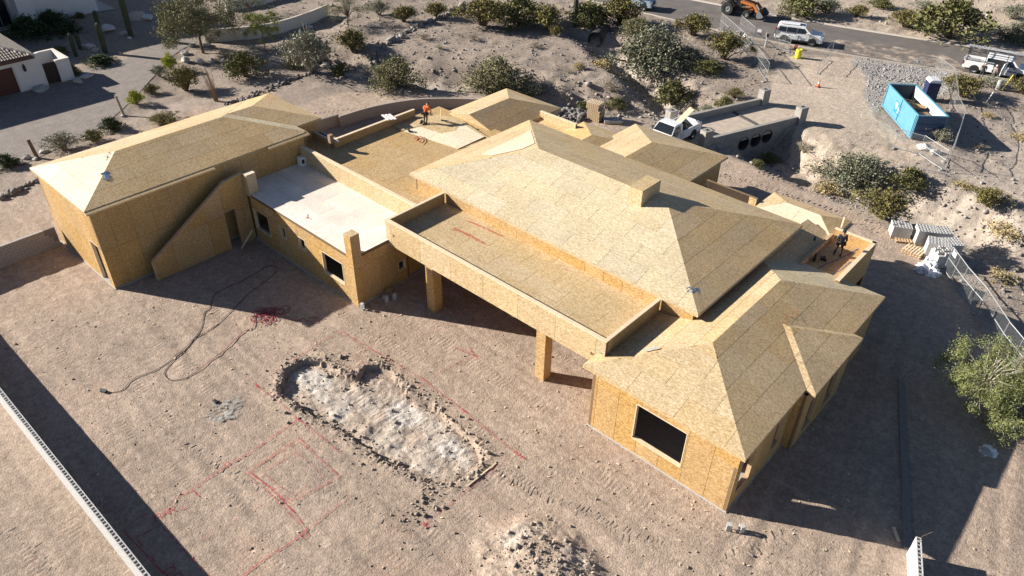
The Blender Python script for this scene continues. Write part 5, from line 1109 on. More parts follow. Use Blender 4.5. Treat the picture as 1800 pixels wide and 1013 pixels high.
def pickup(label, loc, rz, paint=CARWHITE, L=5.7, crew=False, cat='truck'):
    o = thing('pickup_truck', label, cat, loc, rz); wf = lambda x, z: (1.0 if z < 1.15 else 1.0-(z-1.15)*.28)
    xr = -L/2; xf = L/2; cb = xr+(2.75 if not crew else 1.9)
    shell('cab', [(cb, .45), (cb, 1.80), (cb+.12, 1.90), (xf-2.05, 1.92), (xf-1.85, 1.87), (xf-1.30, 1.28), (xf-1.1, 1.22), (xf-.2, 1.12), (xf, .98), (xf, .50), (xf-.2, .42)], wf, paint, o)
    side_panel('side_window', [(xf-2.55, 1.26), (xf-1.48, 1.27), (xf-1.98, 1.76), (xf-2.55, 1.76)], wf, GLASS, o)
    if crew: side_panel('side_window', [(cb+.12, 1.26), (xf-2.66, 1.26), (xf-2.66, 1.76), (cb+.12, 1.76)], wf, GLASS, o)
    cross_panel('windscreen', (xf-1.83, 1.85), (xf-1.31, 1.30), .74, .88, GLASS, o)
    MB().box(cb-.02, cb+.02, -.62, .62, 1.32, 1.74).build('rear_window', GLASS, o)
    t = .07
    for s in (-1, 1): MB().box(xr+.05, cb-.03, s*1.0 if s < 0 else 1.0-t, s*1.0+t if s < 0 else 1.0, .50, 1.22).build('bed_side', paint, o)
    MB().box(xr, xr+.08, -.92, .92, .52, 1.20).build('tailgate', paint, o); MB().box(xr+.08, cb-.03, -.93, .93, .55, .66).build('bed_floor', TRIM, o); MB().box(cb-.10, cb-.03, -.93, .93, .66, 1.22).build('bed_front', paint, o)
    for s in (-1, 1):
        MB().box(xf-1.72, xf-1.52, s*1.0, s*1.24, 1.22, 1.42).build('mirror', TRIM, o); MB().box(xf-.1, xf+.012, s*.58, s*.94, .84, 1.04).build('headlight', HEADL, o); MB().box(xr-.012, xr+.1, s*.86, s*1.01, .80, 1.15).build('tail_light', TAIL, o)
        MB().box(xf-2.52, xf-2.34, s*1.0, s*1.03, 1.08, 1.12).build('door_handle', TRIM, o)
        for xx in (xf-2.6, xf-1.42): MB().box(xx-.008, xx+.008, s*.99, s*1.008, .5, 1.18).build('door_seam', TRIM, o)
    MB().box(xf-.05, xf+.02, -.52, .52, .66, 1.0).build('grille', TRIM, o); MB().box(xf-.08, xf+.08, -.95, .95, .45, .66).build('bumper', CHROME, o); MB().box(xr-.12, xr-.01, -.9, .9, .48, .66).build('bumper', CHROME, o)
    MB().box(xr+.3, xf-.3, -.8, .8, .30, .50).build('chassis', TRIM, o)
    for x in (xr+1.15, xf-.95):
        arch(o, x, .48, 1.0)
        for s in (-1, 1): lathe_wheel(o, x, s*.89, .40, .26)
    return o
def heading(a, b, z=0):
    p, q = un(a[0], a[1], z), un(b[0], b[1], z); return math.atan2(q[1]-p[1], q[0]-p[0])
a, b_ = un(1364, 74), un(1437, 84); h = math.atan2(b_[1]-a[1], b_[0]-a[0]); c = ((a[0]+b_[0])/2-math.sin(h)*1.0, (a[1]+b_[1])/2+math.cos(h)*1.0)
suv('white SUV with blue door lettering parked on the road', (c[0], c[1], .02), h)
TRK = pickup('white pickup with lumber in its bed parked at the bridge end', (-28.75, 52.0, .03), -math.pi/2-.04)
def world_from(o, p): return wm(o) @ Vector(p)
# load of the pickup
for k in range(4):
    b = MB(); b.bar((-3.1+k*.08, -.50+k*.16, 1.95+.04*(k % 2)), (-.15, -.45+k*.16, .95+.03*k), .14, .045)
    q = b.build('lumber_board', LUMBER_PALE); q.location = TRK.location; q.rotation_euler = TRK.rotation_euler; tag(q, ('left edge', 'second from the left', 'second from the right', 'right edge')[k].join(('pale board at the ', ' of the bundle leaning in the pickup bed')), 'lumber', 'boards in the pickup bed')
for (x, y, s, lab) in ((-.75, .45, .38, 'black tool bag behind the pickup cab'), (-1.3, .55, .3, 'dark bundle in the middle of the pickup bed')):
    bm = bmesh.new(); bmesh.ops.create_icosphere(bm, subdivisions=2, radius=s); r2 = random.Random(int(s*100))
    for v in bm.verts: v.co *= r2.uniform(.82, 1.1)
    me = bpy.data.meshes.new('tool_bag'); bm.to_mesh(me); bm.free(); me.materials.append(pbr('tool_bag', (.025, .025, .03), .9)); q = link('tool_bag', me); q.location = world_from(TRK, (x, y, .66+s*.75)); tag(q, lab, 'bag')
# ladder truck at the right
a, b_ = un(1698, 128), un(1800, 148); h = math.atan2(b_[1]-a[1], b_[0]-a[0]); d = Vector((math.cos(h), math.sin(h), 0)); nrm = Vector((-d.y, d.x, 0))
p0 = Vector((a[0], a[1], 0))+d*2.5+nrm*1.05
LTR = pickup('white pickup with ladder rack and an open door at the right edge', (p0.x, p0.y, .02), h, L=6.2, crew=True)
rk = MB(); 
for x in (-2.9, -1.2, .6):
    for s in (-.98, .98): rk.bar((x, s, 1.2), (x, s, 2.15), .06)
    rk.bar((x, -.98, 2.15), (x, .98, 2.15), .06)
for s in (-.98, .98): rk.bar((-3.0, s, 2.18), (1.4, s, 2.18), .06)
rk.build('ladder_rack', TRIM, LTR)
MB().box(.15, .2, -1.0, -.2, .6, 1.7).build('open_door', CARWHITE, LTR); b = MB(); b.bar((1.15, -1.02, .55), (.55, -1.75, .55), .08, .08); dd = MB()
dd.add([(.72, -1.04, .55), (.42, -1.95, .55), (.42, -1.95, 1.2), (.50, -1.72, 1.72), (.72, -1.04, 1.72), (.78, -1.02, .55), (.48, -1.97, .55), (.48, -1.97, 1.2), (.56, -1.74, 1.72), (.78, -1.02, 1.72)], [(0, 1, 2, 3, 4), (9, 8, 7, 6, 5), (0, 5, 6, 1), (1, 6, 7, 2), (2, 7, 8, 3), (3, 8, 9, 4), (4, 9, 5, 0)]); dd.build('door', CARWHITE, LTR)
MB().box(-.35, .68, -1.03, -.94, .5, 1.72).build('door_opening', BLACK, LTR)
b = MB()
for k in range(9): b.box(.95+k*.13, 1.04+k*.13, -1.03, -1.008, .80, .90+.02*(k % 3))
b.build('door_lettering', pbr('lettering', (.16, .18, .22), .6), LTR)
def ladder(label, L, loc, rz, z, tilt=0):
    o = thing('ladder', label, 'ladder', loc, rz, 'ladders on the rack'); 
    for s in (-.2, .2): MB().bar((-L/2, s, z), (L/2, s, z), .05, .09).build('rail', GALV, o)
    for k in range(int(L/.3)): MB().bar((-L/2+.15+k*.3, -.2, z), (-L/2+.15+k*.3, .2, z), .035).build('rung', GALV, o)
q = world_from(LTR, (-.6, .62, 0)); ladder('long aluminium ladder on the far side of the truck rack', 5.2, tuple(q), h, 2.28); q = world_from(LTR, (-1.5, -.75, 0)); ladder('shorter aluminium ladder on the near side of the truck bed', 3.4, tuple(q), h, 1.36)
for x, y, s, lab in ((-1.2, -.2, .32, 'grey tool bucket in the ladder truck bed'), (-2.0, .1, .36, 'dark cooler box in the ladder truck bed'), (-.9, .5, .28, 'pale tool case behind the ladder truck cab')):
    q = MB().prism([(s*math.cos(2*math.pi*k/10), s*math.sin(2*math.pi*k/10)) for k in range(10)], 'z', 0, s*1.3).build('tool_container', CONC_D if 'grey' in lab else (TRIM if 'dark' in lab else CMU_W)); q.location = world_from(LTR, (x, y, .66)); tag(q, lab, 'container')
# vehicle nose at the top edge
a = un(1126, 22); pk = pickup('blue-grey pickup nose at the top edge of the road', (a[0]-2.2, a[1]+1.2, .02), heading((1080, 6), (1128, 14))+.0, CARBLUE)

# --- skip loader
def loader():
    a, b_ = un(1282, 30), un(1316, 37); h = math.atan2(b_[1]-a[1], b_[0]-a[0]); c = un(1294, 28)
    o = thing('skip_loader', 'orange and black skip loader tractor parked on the road', 'tractor', (c[0], c[1]+.5, .02), h)
    OR = pbr('loader_orange', (.48, .16, .03), .4); DK = pbr('loader_black', (.02, .02, .022), .6); GR = pbr('loader_grey', (.16, .17, .17), .6)
    for s in (-1, 1): lathe_wheel(o, -1.15, s*.88, .78, .46, GR, .5, True); lathe_wheel(o, 1.25, s*.80, .46, .30, GR, .5, True)
    b = MB(); b.box(-1.7, 1.7, -.42, .42, .55, 1.05); b.build('chassis', DK, o)
    shell('hood', [(.25, 1.0), (.25, 1.75), (.5, 1.82), (1.75, 1.58), (1.85, 1.40), (1.85, .95)], lambda x, z: .46, OR, o)
    for s in (-1, 1):
        n = 10; f = MB(); P = [(-1.15+.92*math.cos(math.pi*(.12+.76*k/n)), .80+.92*math.sin(math.pi*(.12+.76*k/n))) for k in range(n+1)]
        for k in range(n): f.bar((P[k][0], s*.88, P[k][1]), (P[k+1][0], s*.88, P[k+1][1]), .5, .06)
        f.build('fender', DK, o)
        MB().bar((-1.55, s*.62, 1.5), (-1.45, s*.60, 2.55), .08).bar((.10, s*.62, 1.2), (-.15, s*.58, 2.55), .08).build('cab_post', DK, o)
        arm = MB(); arm.bar((.25, s*.62, 1.75), (1.9, s*.62, 1.55), .13, .24).bar((1.88, s*.62, 1.62), (2.75, s*.62, .62), .13, .24); arm.build('loader_arm', OR, o)
        MB().bar((.5, s*.62, 1.15), (1.7, s*.62, 1.45), .08).bar((1.9, s*.62, 1.75), (2.7, s*.62, 1.05), .08).build('ram', GR, o)
        MB().bar((.35, s*.60, .9), (.30, s*.60, 1.9), .16, .22).build('tower', DK, o)
    MB().box(-1.6, 0.0, -.68, .68, 2.52, 2.64).build('canopy', DK, o); MB().box(-1.0, -.45, -.3, .3, 1.15, 1.32).box(-1.1, -.95, -.3, .3, 1.32, 1.85).build('seat', DK, o)
    bp = [(2.6, .55), (2.65, 1.15), (2.75, 1.2), (2.9, 1.15), (3.45, .62), (3.35, .45), (2.9, .28), (2.65, .35)]
    bk = MB(); 
    for y0, y1 in ((-1.05, -1.0), (1.0, 1.05)): bk.prism(bp, 'y', y0, y1)
    for k in (0, 1, 2, 6, 7):
        a_, c_ = bp[k-1] if k else bp[7], bp[k]
        bk.bar((a_[0], 0, a_[1]), (c_[0], 0, c_[1]), 2.0, .05, (0, 0, 1) if abs(a_[0]-c_[0]) > .2 else (1, 0, 0))
    bk.build('bucket', GR, o)
    MB().box(-2.3, -1.7, -.9, .9, .35, .75).bar((-1.7, .4, .8), (-2.1, .4, .6), .1).bar((-1.7, -.4, .8), (-2.1, -.4, .6), .1).build('box_scraper', GR, o)
loader()

# --- roll-off dumpster
def dumpster():
    A, B, D = Vector((-14.3, 66.75, 0)), Vector((-18.82, 72.3, 0)), None
    d = (B-A).normalized(); L = (B-A).length; nr = Vector((d.y, -d.x, 0)); W = 2.45; H = 2.1
    o = thing('roll_off_dumpster', 'blue open-top roll-off dumpster with white logo, half full of scrap', 'dumpster', tuple(A))
    Mx = Matrix(((d.x, nr.x, 0, A.x), (d.y, nr.y, 0, A.y), (0, 0, 1, 0), (0, 0, 0, 1)))
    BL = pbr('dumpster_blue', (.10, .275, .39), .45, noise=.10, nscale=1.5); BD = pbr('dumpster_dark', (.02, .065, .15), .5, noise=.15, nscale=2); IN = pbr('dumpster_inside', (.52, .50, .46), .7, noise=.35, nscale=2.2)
    t = .05; z0 = .10
    for nm, b, m in (('side_wall', (0, L, 0, t, z0, H), BL), ('side_wall', (0, L, W-t, W, z0, H), BL), ('end_wall', (L-t, L, t, W-t, z0, H), BL), ('tail_door', (0, t, t, W-t, z0, H), BD), ('floor', (t, L-t, t, W-t, z0, z0+.06), BD)): MB().box(*b, Mx).build(nm, m, o, True)
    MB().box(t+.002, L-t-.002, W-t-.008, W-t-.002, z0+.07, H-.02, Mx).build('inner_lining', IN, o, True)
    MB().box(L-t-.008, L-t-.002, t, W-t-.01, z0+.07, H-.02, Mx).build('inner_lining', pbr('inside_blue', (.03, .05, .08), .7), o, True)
    r = MB(); r.box(-.03, L+.03, -.05, t+.03, H, H+.09, Mx).box(-.03, L+.03, W-t-.03, W+.05, H, H+.09, Mx).box(L-t-.03, L+.04, t+.03, W-t-.03, H, H+.09, Mx).box(-.04, t+.03, t+.03, W-t-.03, H, H+.09, Mx); r.build('top_rail', BL, o, True)
    MB().box(0, L, -.07, .0, z0-.02, z0+.12, Mx).build('bottom_rail', BL, o, True)
    for x in (.12, .35, L*.5, L-.15): MB().box(x-.04, x+.04, -.06, 0, z0+.12, H, Mx).build('rib', BL, o, True)
    for z in (.75, 1.35): MB().box(-.05, 0, 0, W, z, z+.06, Mx).build('door_rib', BD, o, True)
    for y in (.35, W-.35): MB().box(.2, L-.2, y-.08, y+.08, -.08, z0, Mx).build('skid', BD, o, True)
    for x in (.5, L-.6):
        for y in (.12, W-.12): MB().tube([tuple(Mx @ Vector((x, y-.08, .06))), tuple(Mx @ Vector((x, y+.08, .06)))], .13, 12).build('roller', BLACK, o, True)
    # logo: dark patch, white key-like mark and H
    MB().box(L*.47, L*.47+1.35, -.012, -.002, .62, 1.62, Mx).build('logo_patch', pbr('logo_blue', (.03, .22, .38), .5), o, True)
    lg = MB(); x0 = L*.47
    lg.box(x0+.75, x0+1.2, -.02, -.012, 1.15, 1.5, Mx).box(x0+.85, x0+1.05, -.021, -.012, .95, 1.15, Mx); lg.box(x0+.15, x0+.26, -.02, -.012, .75, 1.25, Mx).box(x0+.42, x0+.53, -.02, -.012, .75, 1.25, Mx).box(x0+.26, x0+.42, -.02, -.012, .95, 1.08, Mx)
    lg.build('logo', WHITEPAINT, o, True)
    st = MB(); pts = [((.13 if k % 2 == 0 else .055)*math.sin(2*math.pi*k/10), (.13 if k % 2 == 0 else .055)*math.cos(2*math.pi*k/10)) for k in range(10)]
    st.add([tuple(Mx @ Vector((-.054, .95-x, 1.05+y))) for x, y in pts], [tuple(range(10))]); st.build('star_mark', pbr('star', (.50, .38, .40), .6), o, True)
    MB().box(-.054, -.05, 1.12, 1.45, 1.02, 1.09, Mx).build('mark', pbr('faded', (.28, .28, .33), .6), o, True)
    # scrap
    rr = random.Random(3)
    for k in range(9):
        x, y, z = rr.uniform(.7, L*.72), rr.uniform(1.0, W-.55), z0+1.0+k*.06; q = MB().box(-rr.uniform(.4, .9), rr.uniform(.4, .9), -rr.uniform(.15, .4), rr.uniform(.15, .4), 0, rr.choice((.02, .09, .3 if k == 9 else .04))).build('scrap_board', rr.choice((OSB_WALL, LUMBER_PALE, pbr('cardboard', (.42, .28, .16), .85), pbr('scrap_dark', (.06, .05, .05), .8))))
        q.location = Mx @ Vector((x, y, z)); q.rotation_euler = (rr.uniform(-.15, .15), rr.uniform(-.15, .15), rr.uniform(0, 3.1)); tag(q, 'scrap board lying in the blue dumpster', 'scrap', 'scrap boards in the dumpster')
dumpster()
# --- portable toilet
p = hit(1630, 176); o = thing('portable_toilet', 'dark blue portable toilet with white roof behind the dumpster', 'toilet', (p[0], p[1], p[2]), .62, s=.9)
MB().box(-.58, .58, -.58, .58, .05, 2.05).build('cabin', pbr('toilet_blue', (.012, .02, .075), .5), o)
for k in range(3): MB().box(-.6, -.575, -.5+k*.36, -.22+k*.36, .3, 1.95).build('panel_rib', pbr('toilet_blue2', (.02, .03, .10), .5), o); 
for z in (.5, .9, 1.3, 1.7): MB().box(-.55, .55, -.595, -.58, z, z+.03).build('vent_rib', MATS['toilet_blue2'], o)
rf = MB().prism([(-.62, 2.05), (.62, 2.05), (.60, 2.2), (.4, 2.33), (-.4, 2.33), (-.60, 2.2)], 'y', -.62, .62).build('roof', WHITEPAINT, o)
for k in range(4): MB().bar((-.42, -.45+k*.3, 2.35), (.42, -.45+k*.3, 2.35), .09, .04).build('roof_rib', WHITEPAINT, rf)
MB().box(-.68, .68, -.68, .68, 0, .06).build('base', TRIM, o)

# ---------------------------------------------------------------- fences
MESHM = bpy.data.materials.new('chain_link'); MESHM.use_nodes = True
def chain(m):
    nt = m.node_tree; N = nt.nodes; L = nt.links.new; b = N['Principled BSDF']; b.inputs['Base Color'].default_value = (.45, .46, .46, 1); b.inputs['Roughness'].default_value = .5; b.inputs['Metallic'].default_value = .4
    tc = N.new('ShaderNodeTexCoord'); sp = N.new('ShaderNodeSeparateXYZ'); L(tc.outputs['Object'], sp.inputs[0]); out = []
    for op in ('ADD', 'SUBTRACT'):
        a = N.new('ShaderNodeMath'); a.operation = op; L(sp.outputs[0], a.inputs[0]); L(sp.outputs[2], a.inputs[1]); s = N.new('ShaderNodeMath'); s.operation = 'MULTIPLY'; s.inputs[1].default_value = 14; L(a.outputs[0], s.inputs[0])
        f = N.new('ShaderNodeMath'); f.operation = 'FRACT'; L(s.outputs[0], f.inputs[0]); c = N.new('ShaderNodeMath'); c.operation = 'LESS_THAN'; c.inputs[1].default_value = .055; L(f.outputs[0], c.inputs[0]); out.append(c.outputs[0])
    mx = N.new('ShaderNodeMath'); mx.operation = 'MAXIMUM'; L(out[0], mx.inputs[0]); L(out[1], mx.inputs[1]); L(mx.outputs[0], b.inputs['Alpha'])
chain(MESHM)
FR = pbr('fence_tube', (.30, .31, .32), .55, metal=.4)
def fence_panel(label, a, b, h=1.85, group=None, za=None, zb=None, midrail=True, sign=None, lean=0.0, pole=.022):
    a, b = Vector((a[0], a[1], 0)), Vector((b[0], b[1], 0)); L = (b-a).length; ang = math.atan2(b.y-a.y, b.x-a.x); z = (gz(a.x, a.y)+gz(b.x, b.y))/2
    o = thing('fence_panel', label, 'fence', (a.x, a.y, z), ang, group); o.rotation_euler = (lean, 0, ang)
    for x in (0, L): MB().tube([(x, 0, 0), (x, 0, h)], pole, 6).build('post', FR, o)
    MB().tube([(L/2, 0, .1), (L/2, 0, h)], pole*.8, 6).build('post', FR, o)
    for zz in ((.12, h*.55, h) if midrail else (.12, h)): MB().tube([(0, 0, zz), (L, 0, zz)], pole, 6).build('rail', FR, o)
    MB().add([(0, .004, .12), (L, .004, .12), (L, .004, h), (0, .004, h)], [(0, 1, 2, 3)]).build('mesh_wire', MESHM, o)
    for x in (0, L): MB().box(x-.09, x+.09, -.28, .28, 0, .06).build('foot', CONC_D, o)
    if sign: MB().box(L*sign[0], L*sign[0]+.45, -.03, -.024, h-.42, h-.1).build('sign', sign[1], o)
    return o
GF = 'temporary chain-link fence panels'
SIGNW = pbr('sign_white', (.75, .76, .77), .5); SIGNO = pbr('sign_orange', (.75, .28, .16), .5)
H2 = lambda px, py: hit(px, py)[:2]
def run(pxs, labels, **kw):
    for i, lab in enumerate(labels): fence_panel(lab, H2(*pxs[i]), H2(*pxs[i+1]), group=GF, **({**kw, **({'sign': (.1, SIGNW)} if 'sign' in lab else {})}))
run([(1264, 52), (1300, 84), (1325, 113), (1346, 144)], ['fence panel at the top of the bank, left of the SUV', 'middle fence panel down the bank with a white sign', 'lowest fence panel on the bank above the bridge'])
run([(1298, 56), (1322, 78), (1365, 86), (1386, 92)], ['fence panel beside the road left of the SUV', 'fence panel in front of the rear of the SUV with a small sign', 'narrow fence panel in front of the SUV doors'])
fence_panel('open gate panel in front of the SUV nose', H2(1436, 131), H2(1458, 108), group=GF, h=2.2)
run([(1597, 142), (1637, 136), (1666, 158), (1670, 205), (1682, 235), (1662, 298)], ['fence panel behind the dumpster along the road kerb, with a sign', 'fence panel right of the portable toilet', 'fence panel alongside the far end of the dumpster', 'fence panel beside the dumpster door', 'fence panel below the dumpster corner'], h=2.1)
run([(1570, 262), (1614, 272), (1655, 300)], ['fence panel standing left in front of the rocks by the dumpster', 'fence panel closing towards the tipped panels'], h=1.7)
fence_panel('tipped fence panel lying on the slope below the dumpster', H2(1604, 332), H2(1648, 340), group=GF, lean=-1.15, h=2.2)
run([(1658, 476), (1683, 512), (1716, 552), (1752, 610), (1800, 672)], ['fence panel next to the block stacks with a white sign', 'second fence panel down the right side', 'third fence panel down the right side, above the palo verde', 'fence panel passing behind the palo verde tree'], h=1.8, pole=.03)

# ---------------------------------------------------------------- people
SKIN = pbr('skin', (.40, .24, .16), .6); HAIR = pbr('hair', (.02, .015, .012), .7)
def cloth(n, c): return pbr(n, c, .85, noise=.15, nscale=12)
def person(label, loc, rz, J, shirt, pants, boots, hat=None, extra=None, scale=1.0, sleeves='long'):
    """J: joint places (facing +X). One skinned body, coloured by nearest joint; hat or hair on top"""
    E = [('pelvis', 'belly'), ('belly', 'chest'), ('chest', 'neck'), ('neck', 'head'), ('head', 'crown')]
    for s in 'lr': E += [('chest', 'sh'+s), ('sh'+s, 'el'+s), ('el'+s, 'wr'+s), ('wr'+s, 'hd'+s), ('hd'+s, 'fi'+s), ('hd'+s, 'th'+s), ('pelvis', 'hip'+s), ('hip'+s, 'kn'+s), ('kn'+s, 'an'+s), ('an'+s, 'toe'+s)]
    Rd = dict(pelvis=.145, belly=.15, chest=.18, neck=.06, head=.085, crown=.075, sh=.09, el=.058, wr=.035, hd=.036, fi=.018, th=.014, hip=.098, kn=.065, an=.05, toe=.042)
    J = dict(J)
    for s in 'lr':
        h_, w_ = Vector(J['hd'+s]), Vector(J['wr'+s]); d = (h_-w_).normalized(); J['fi'+s] = tuple(h_+d*.10); J['th'+s] = tuple(h_+d*.03+Vector((.05, -.03 if s == 'l' else .03, 0)))
        J['toe'+s] = J.get('toe'+s, tuple(Vector(J['an'+s])+Vector((.17, 0, -.045))))
    names = list(J); me = bpy.data.meshes.new('skeleton'); me.from_pydata([J[k] for k in names], [(names.index(a), names.index(b)) for a, b in E], [])
    ob = bpy.data.objects.new('skeleton', me); COL.objects.link(ob); md = ob.modifiers.new('skin', 'SKIN')
    for i, k in enumerate(names):
        key = k if k in Rd else k[:-1]; r = Rd[key]; sv = me.skin_vertices[0].data[i]; sv.radius = (r, r*.8 if key in ('chest', 'belly', 'pelvis') else r); sv.use_root = (k == 'pelvis')
    sb = ob.modifiers.new('sub', 'SUBSURF'); sb.levels = 2; sb.render_levels = 2
    dg = bpy.context.evaluated_depsgraph_get(); bm2 = bpy.data.meshes.new_from_object(ob.evaluated_get(dg)); bpy.data.objects.remove(ob)
    bm2.name = 'body'; bm2.materials.clear()
    for m in (shirt, pants, boots, SKIN): bm2.materials.append(m)
    cat_ = {}
    for k in names:
        key = k if k in Rd else k[:-1]
        cat_[k] = 0 if key in ('belly', 'chest', 'sh') else 1 if key in ('pelvis', 'hip', 'kn') else 2 if key in ('an', 'toe') else 3
        if key == 'el': cat_[k] = 0 if sleeves == 'long' else 3
    pts = []
    for a, b in E:
        for t in (0, .25, .5, .75, 1):
            pts.append((Vector(J[a]).lerp(Vector(J[b]), t), cat_[a] if t < .5 else cat_[b]))
            if a.startswith('el') and sleeves == 'long' and t < .95: pts[-1] = (pts[-1][0], 0)
            if a.startswith('kn') and t < .9: pts[-1] = (pts[-1][0], 1)
            if a == 'pelvis' and b == 'belly': pts[-1] = (pts[-1][0], 1 if t < .3 else 0)
    arr = np.array([p for p, _ in pts]); cs = np.array([c for _, c in pts])
    for f in bm2.polygons:
        f.material_index = int(cs[np.argmin(((arr-np.array(f.center))**2).sum(1))]); f.use_smooth = True
    o = thing('person', label, 'person', loc, rz, s=scale); link('body', bm2, o)
    c, h_ = Vector(J['crown']), Vector(J['head']); ax = (c-h_).normalized()
    bm = bmesh.new(); bmesh.ops.create_uvsphere(bm, u_segments=14, v_segments=8, radius=.108)
    for v in list(bm.verts):
        if v.co.z < -.01: v.co.z = -.01-(.02 if v.co.x < 0 else 0)
    mm = bpy.data.meshes.new('hat'); bm.to_mesh(mm); bm.free(); mm.materials.append(hat or HAIR); q = link('hat' if hat else 'hair', mm, o); q.location = h_+ax*.055; q.rotation_euler = ax.to_track_quat('Z', 'Y').to_euler()
    if hat: MB().prism([(.075+.11*math.cos(t), .10*math.sin(t)) for t in [2*math.pi*k/12 for k in range(12)]], 'z', -.005, .01).build('brim', hat, q)
    # face: eyes, nose, mouth, ears
    fx = Vector((1, 0, 0)); fx = (fx-ax*fx.dot(ax)).normalized(); fy = ax.cross(fx); f = MB()
    f.bar(h_+fx*.085+ax*.01, h_+fx*.118-ax*.02, .025); f.build('nose', SKIN, o)
    for s in (-1, 1):
        MB().bar(h_+fx*.088+fy*s*.033+ax*.025, h_+fx*.097+fy*s*.033+ax*.025, .018).build('eye', BLACK, o); MB().bar(h_+fy*s*.085-ax*.01, h_+fy*s*.102+ax*.03, .03, .05).build('ear', SKIN, o)
    MB().bar(h_+fx*.09+fy*.025-ax*.05, h_+fx*.09-fy*.025-ax*.05, .012).build('mouth', pbr('lips', (.30, .12, .10), .6), o)
    # tool belt
    if extra == 'belt':
        pv = Vector(J['pelvis']); TB = pbr('tool_belt', (.03, .022, .018), .8)
        b = MB(); n = 14; b.v += [tuple(pv+Vector((.165*math.cos(2*math.pi*k/n), .185*math.sin(2*math.pi*k/n), zz))) for zz in (.03, .09) for k in range(n)]
        for k in range(n): b.f.append((k, (k+1) % n, n+(k+1) % n, n+k)); b.m.append(0)
        b.build('tool_belt', TB, o)
        for s in (-1, 1): MB().box(pv.x-.1, pv.x+.08, pv.y+s*.17, pv.y+s*.27, pv.z-.14, pv.z+.05).build('tool_pouch', TB, o)
        for s in (-1, 1): MB().bar(Vector(J['chest'])+Vector((-.155, s*.07, .08)), pv+Vector((-.165, s*.07, .06)), .035, .012, (1, 0, 0)).build('brace', TB, o)
    return o
STAND = dict(pelvis=(0, 0, .93), belly=(0, 0, 1.08), chest=(.01, 0, 1.32), neck=(.02, 0, 1.47), head=(.035, 0, 1.60), crown=(.035, 0, 1.70), shl=(0, .18, 1.40), shr=(0, -.18, 1.40), ell=(-.03, .25, 1.13), elr=(-.03, -.25, 1.13), wrl=(.10, .25, .93), wrr=(.10, -.25, .93), hdl=(.14, .24, .87), hdr=(.14, -.24, .87), hipl=(0, .09, .88), hipr=(0, -.09, .88), knl=(.04, .11, .48), knr=(.02, -.12, .48), anl=(0, .12, .085), anr=(-.03, -.14, .085))
BEND = dict(STAND, pelvis=(0, 0, .86), belly=(.10, 0, .98), chest=(.26, 0, 1.15), neck=(.36, 0, 1.26), head=(.46, 0, 1.34), crown=(.53, 0, 1.41), shl=(.28, .19, 1.20), shr=(.28, -.19, 1.20), ell=(.36, .27, .93), elr=(.40, -.27, .93), wrl=(.52, .20, .74), wrr=(.58, -.20, .72), hdl=(.57, .19, .68), hdr=(.63, -.19, .66), hipl=(0, .09, .82), hipr=(0, -.09, .82), knl=(.14, .12, .45), knr=(.02, -.13, .46), anl=(.02, .13, .085), anr=(-.16, -.14, .085))
P2 = dict(STAND, hdl=(.22, .20, .95), wrl=(.17, .22, 1.0), ell=(-.06, .28, 1.15), anl=(.08, .16, .085), anr=(-.08, -.16, .085), knl=(.08, .14, .48), knr=(-.02, -.15, .48))
zf = 3.58; q = un(1471, 450, zf); person('worker in dark clothes with tool belt standing on the right deck', (q[0], q[1], zf-.04), math.radians(118), P2, cloth('dark_shirt', (.035, .04, .055)), cloth('black_trousers', (.012, .012, .015)), pbr('boots', (.03, .028, .03), .7), cloth('black_cap', (.015, .015, .02)), 'belt', sleeves='long')
zf = 4.12; q = un(748, 217, zf); OW = person('carpenter in bright orange shirt with tool belt, stooping on the pale roof sheets', (q[0], q[1], zf-.05), math.radians(112), BEND, cloth('orange_shirt', (.80, .13, .02)), cloth('dark_trousers', (.03, .028, .03)), pbr('boots2', (.04, .03, .025), .7), None, 'belt', sleeves='short')
q = un(1741, 145); person('worker in grey shirt and cap beside the open door of the ladder truck', (q[0], q[1], gz(*q)-.02), math.radians(75), dict(STAND, ell=(.05, .27, 1.16), wrl=(.28, .2, 1.2), hdl=(.34, .18, 1.22)), cloth('grey_shirt', (.20, .20, .20)), cloth('grey_trousers', (.10, .09, .08)), MATS['boots'], cloth('white_cap', (.7, .7, .7)), None, sleeves='short')
q = un(1722, 140); person('worker in black shirt and white cap leaning over the side of the ladder truck', (q[0], q[1], gz(*q)-.02), math.radians(100), BEND, cloth('black_shirt', (.02, .02, .022)), cloth('blue_trousers', (.03, .035, .05)), MATS['boots'], cloth('white_cap2', (.75, .75, .75)), None, sleeves='short')
# circular saw in the carpenter's hand
w = wm(OW) @ Vector((.66, -.19, .60)); sw_ = thing('circular_saw', 'circular saw held by the carpenter in orange', 'saw', tuple(w), math.radians(112))
MB().prism([(.1*math.cos(2*math.pi*k/14), .1*math.sin(2*math.pi*k/14)) for k in range(14)], 'y', -.01, .01).build('blade', STEEL, sw_); MB().box(-.13, .13, -.09, .09, -.12, -.10).build('shoe', STEEL, sw_); MB().box(-.09, .09, .012, .12, -.06, .07).build('motor', pbr('saw_body', (.25, .03, .02), .5), sw_); MB().tube([(-.09, .04, .02), (-.05, .04, .1), (.06, .04, .09)], .018, 6).build('handle', BLACK, sw_)
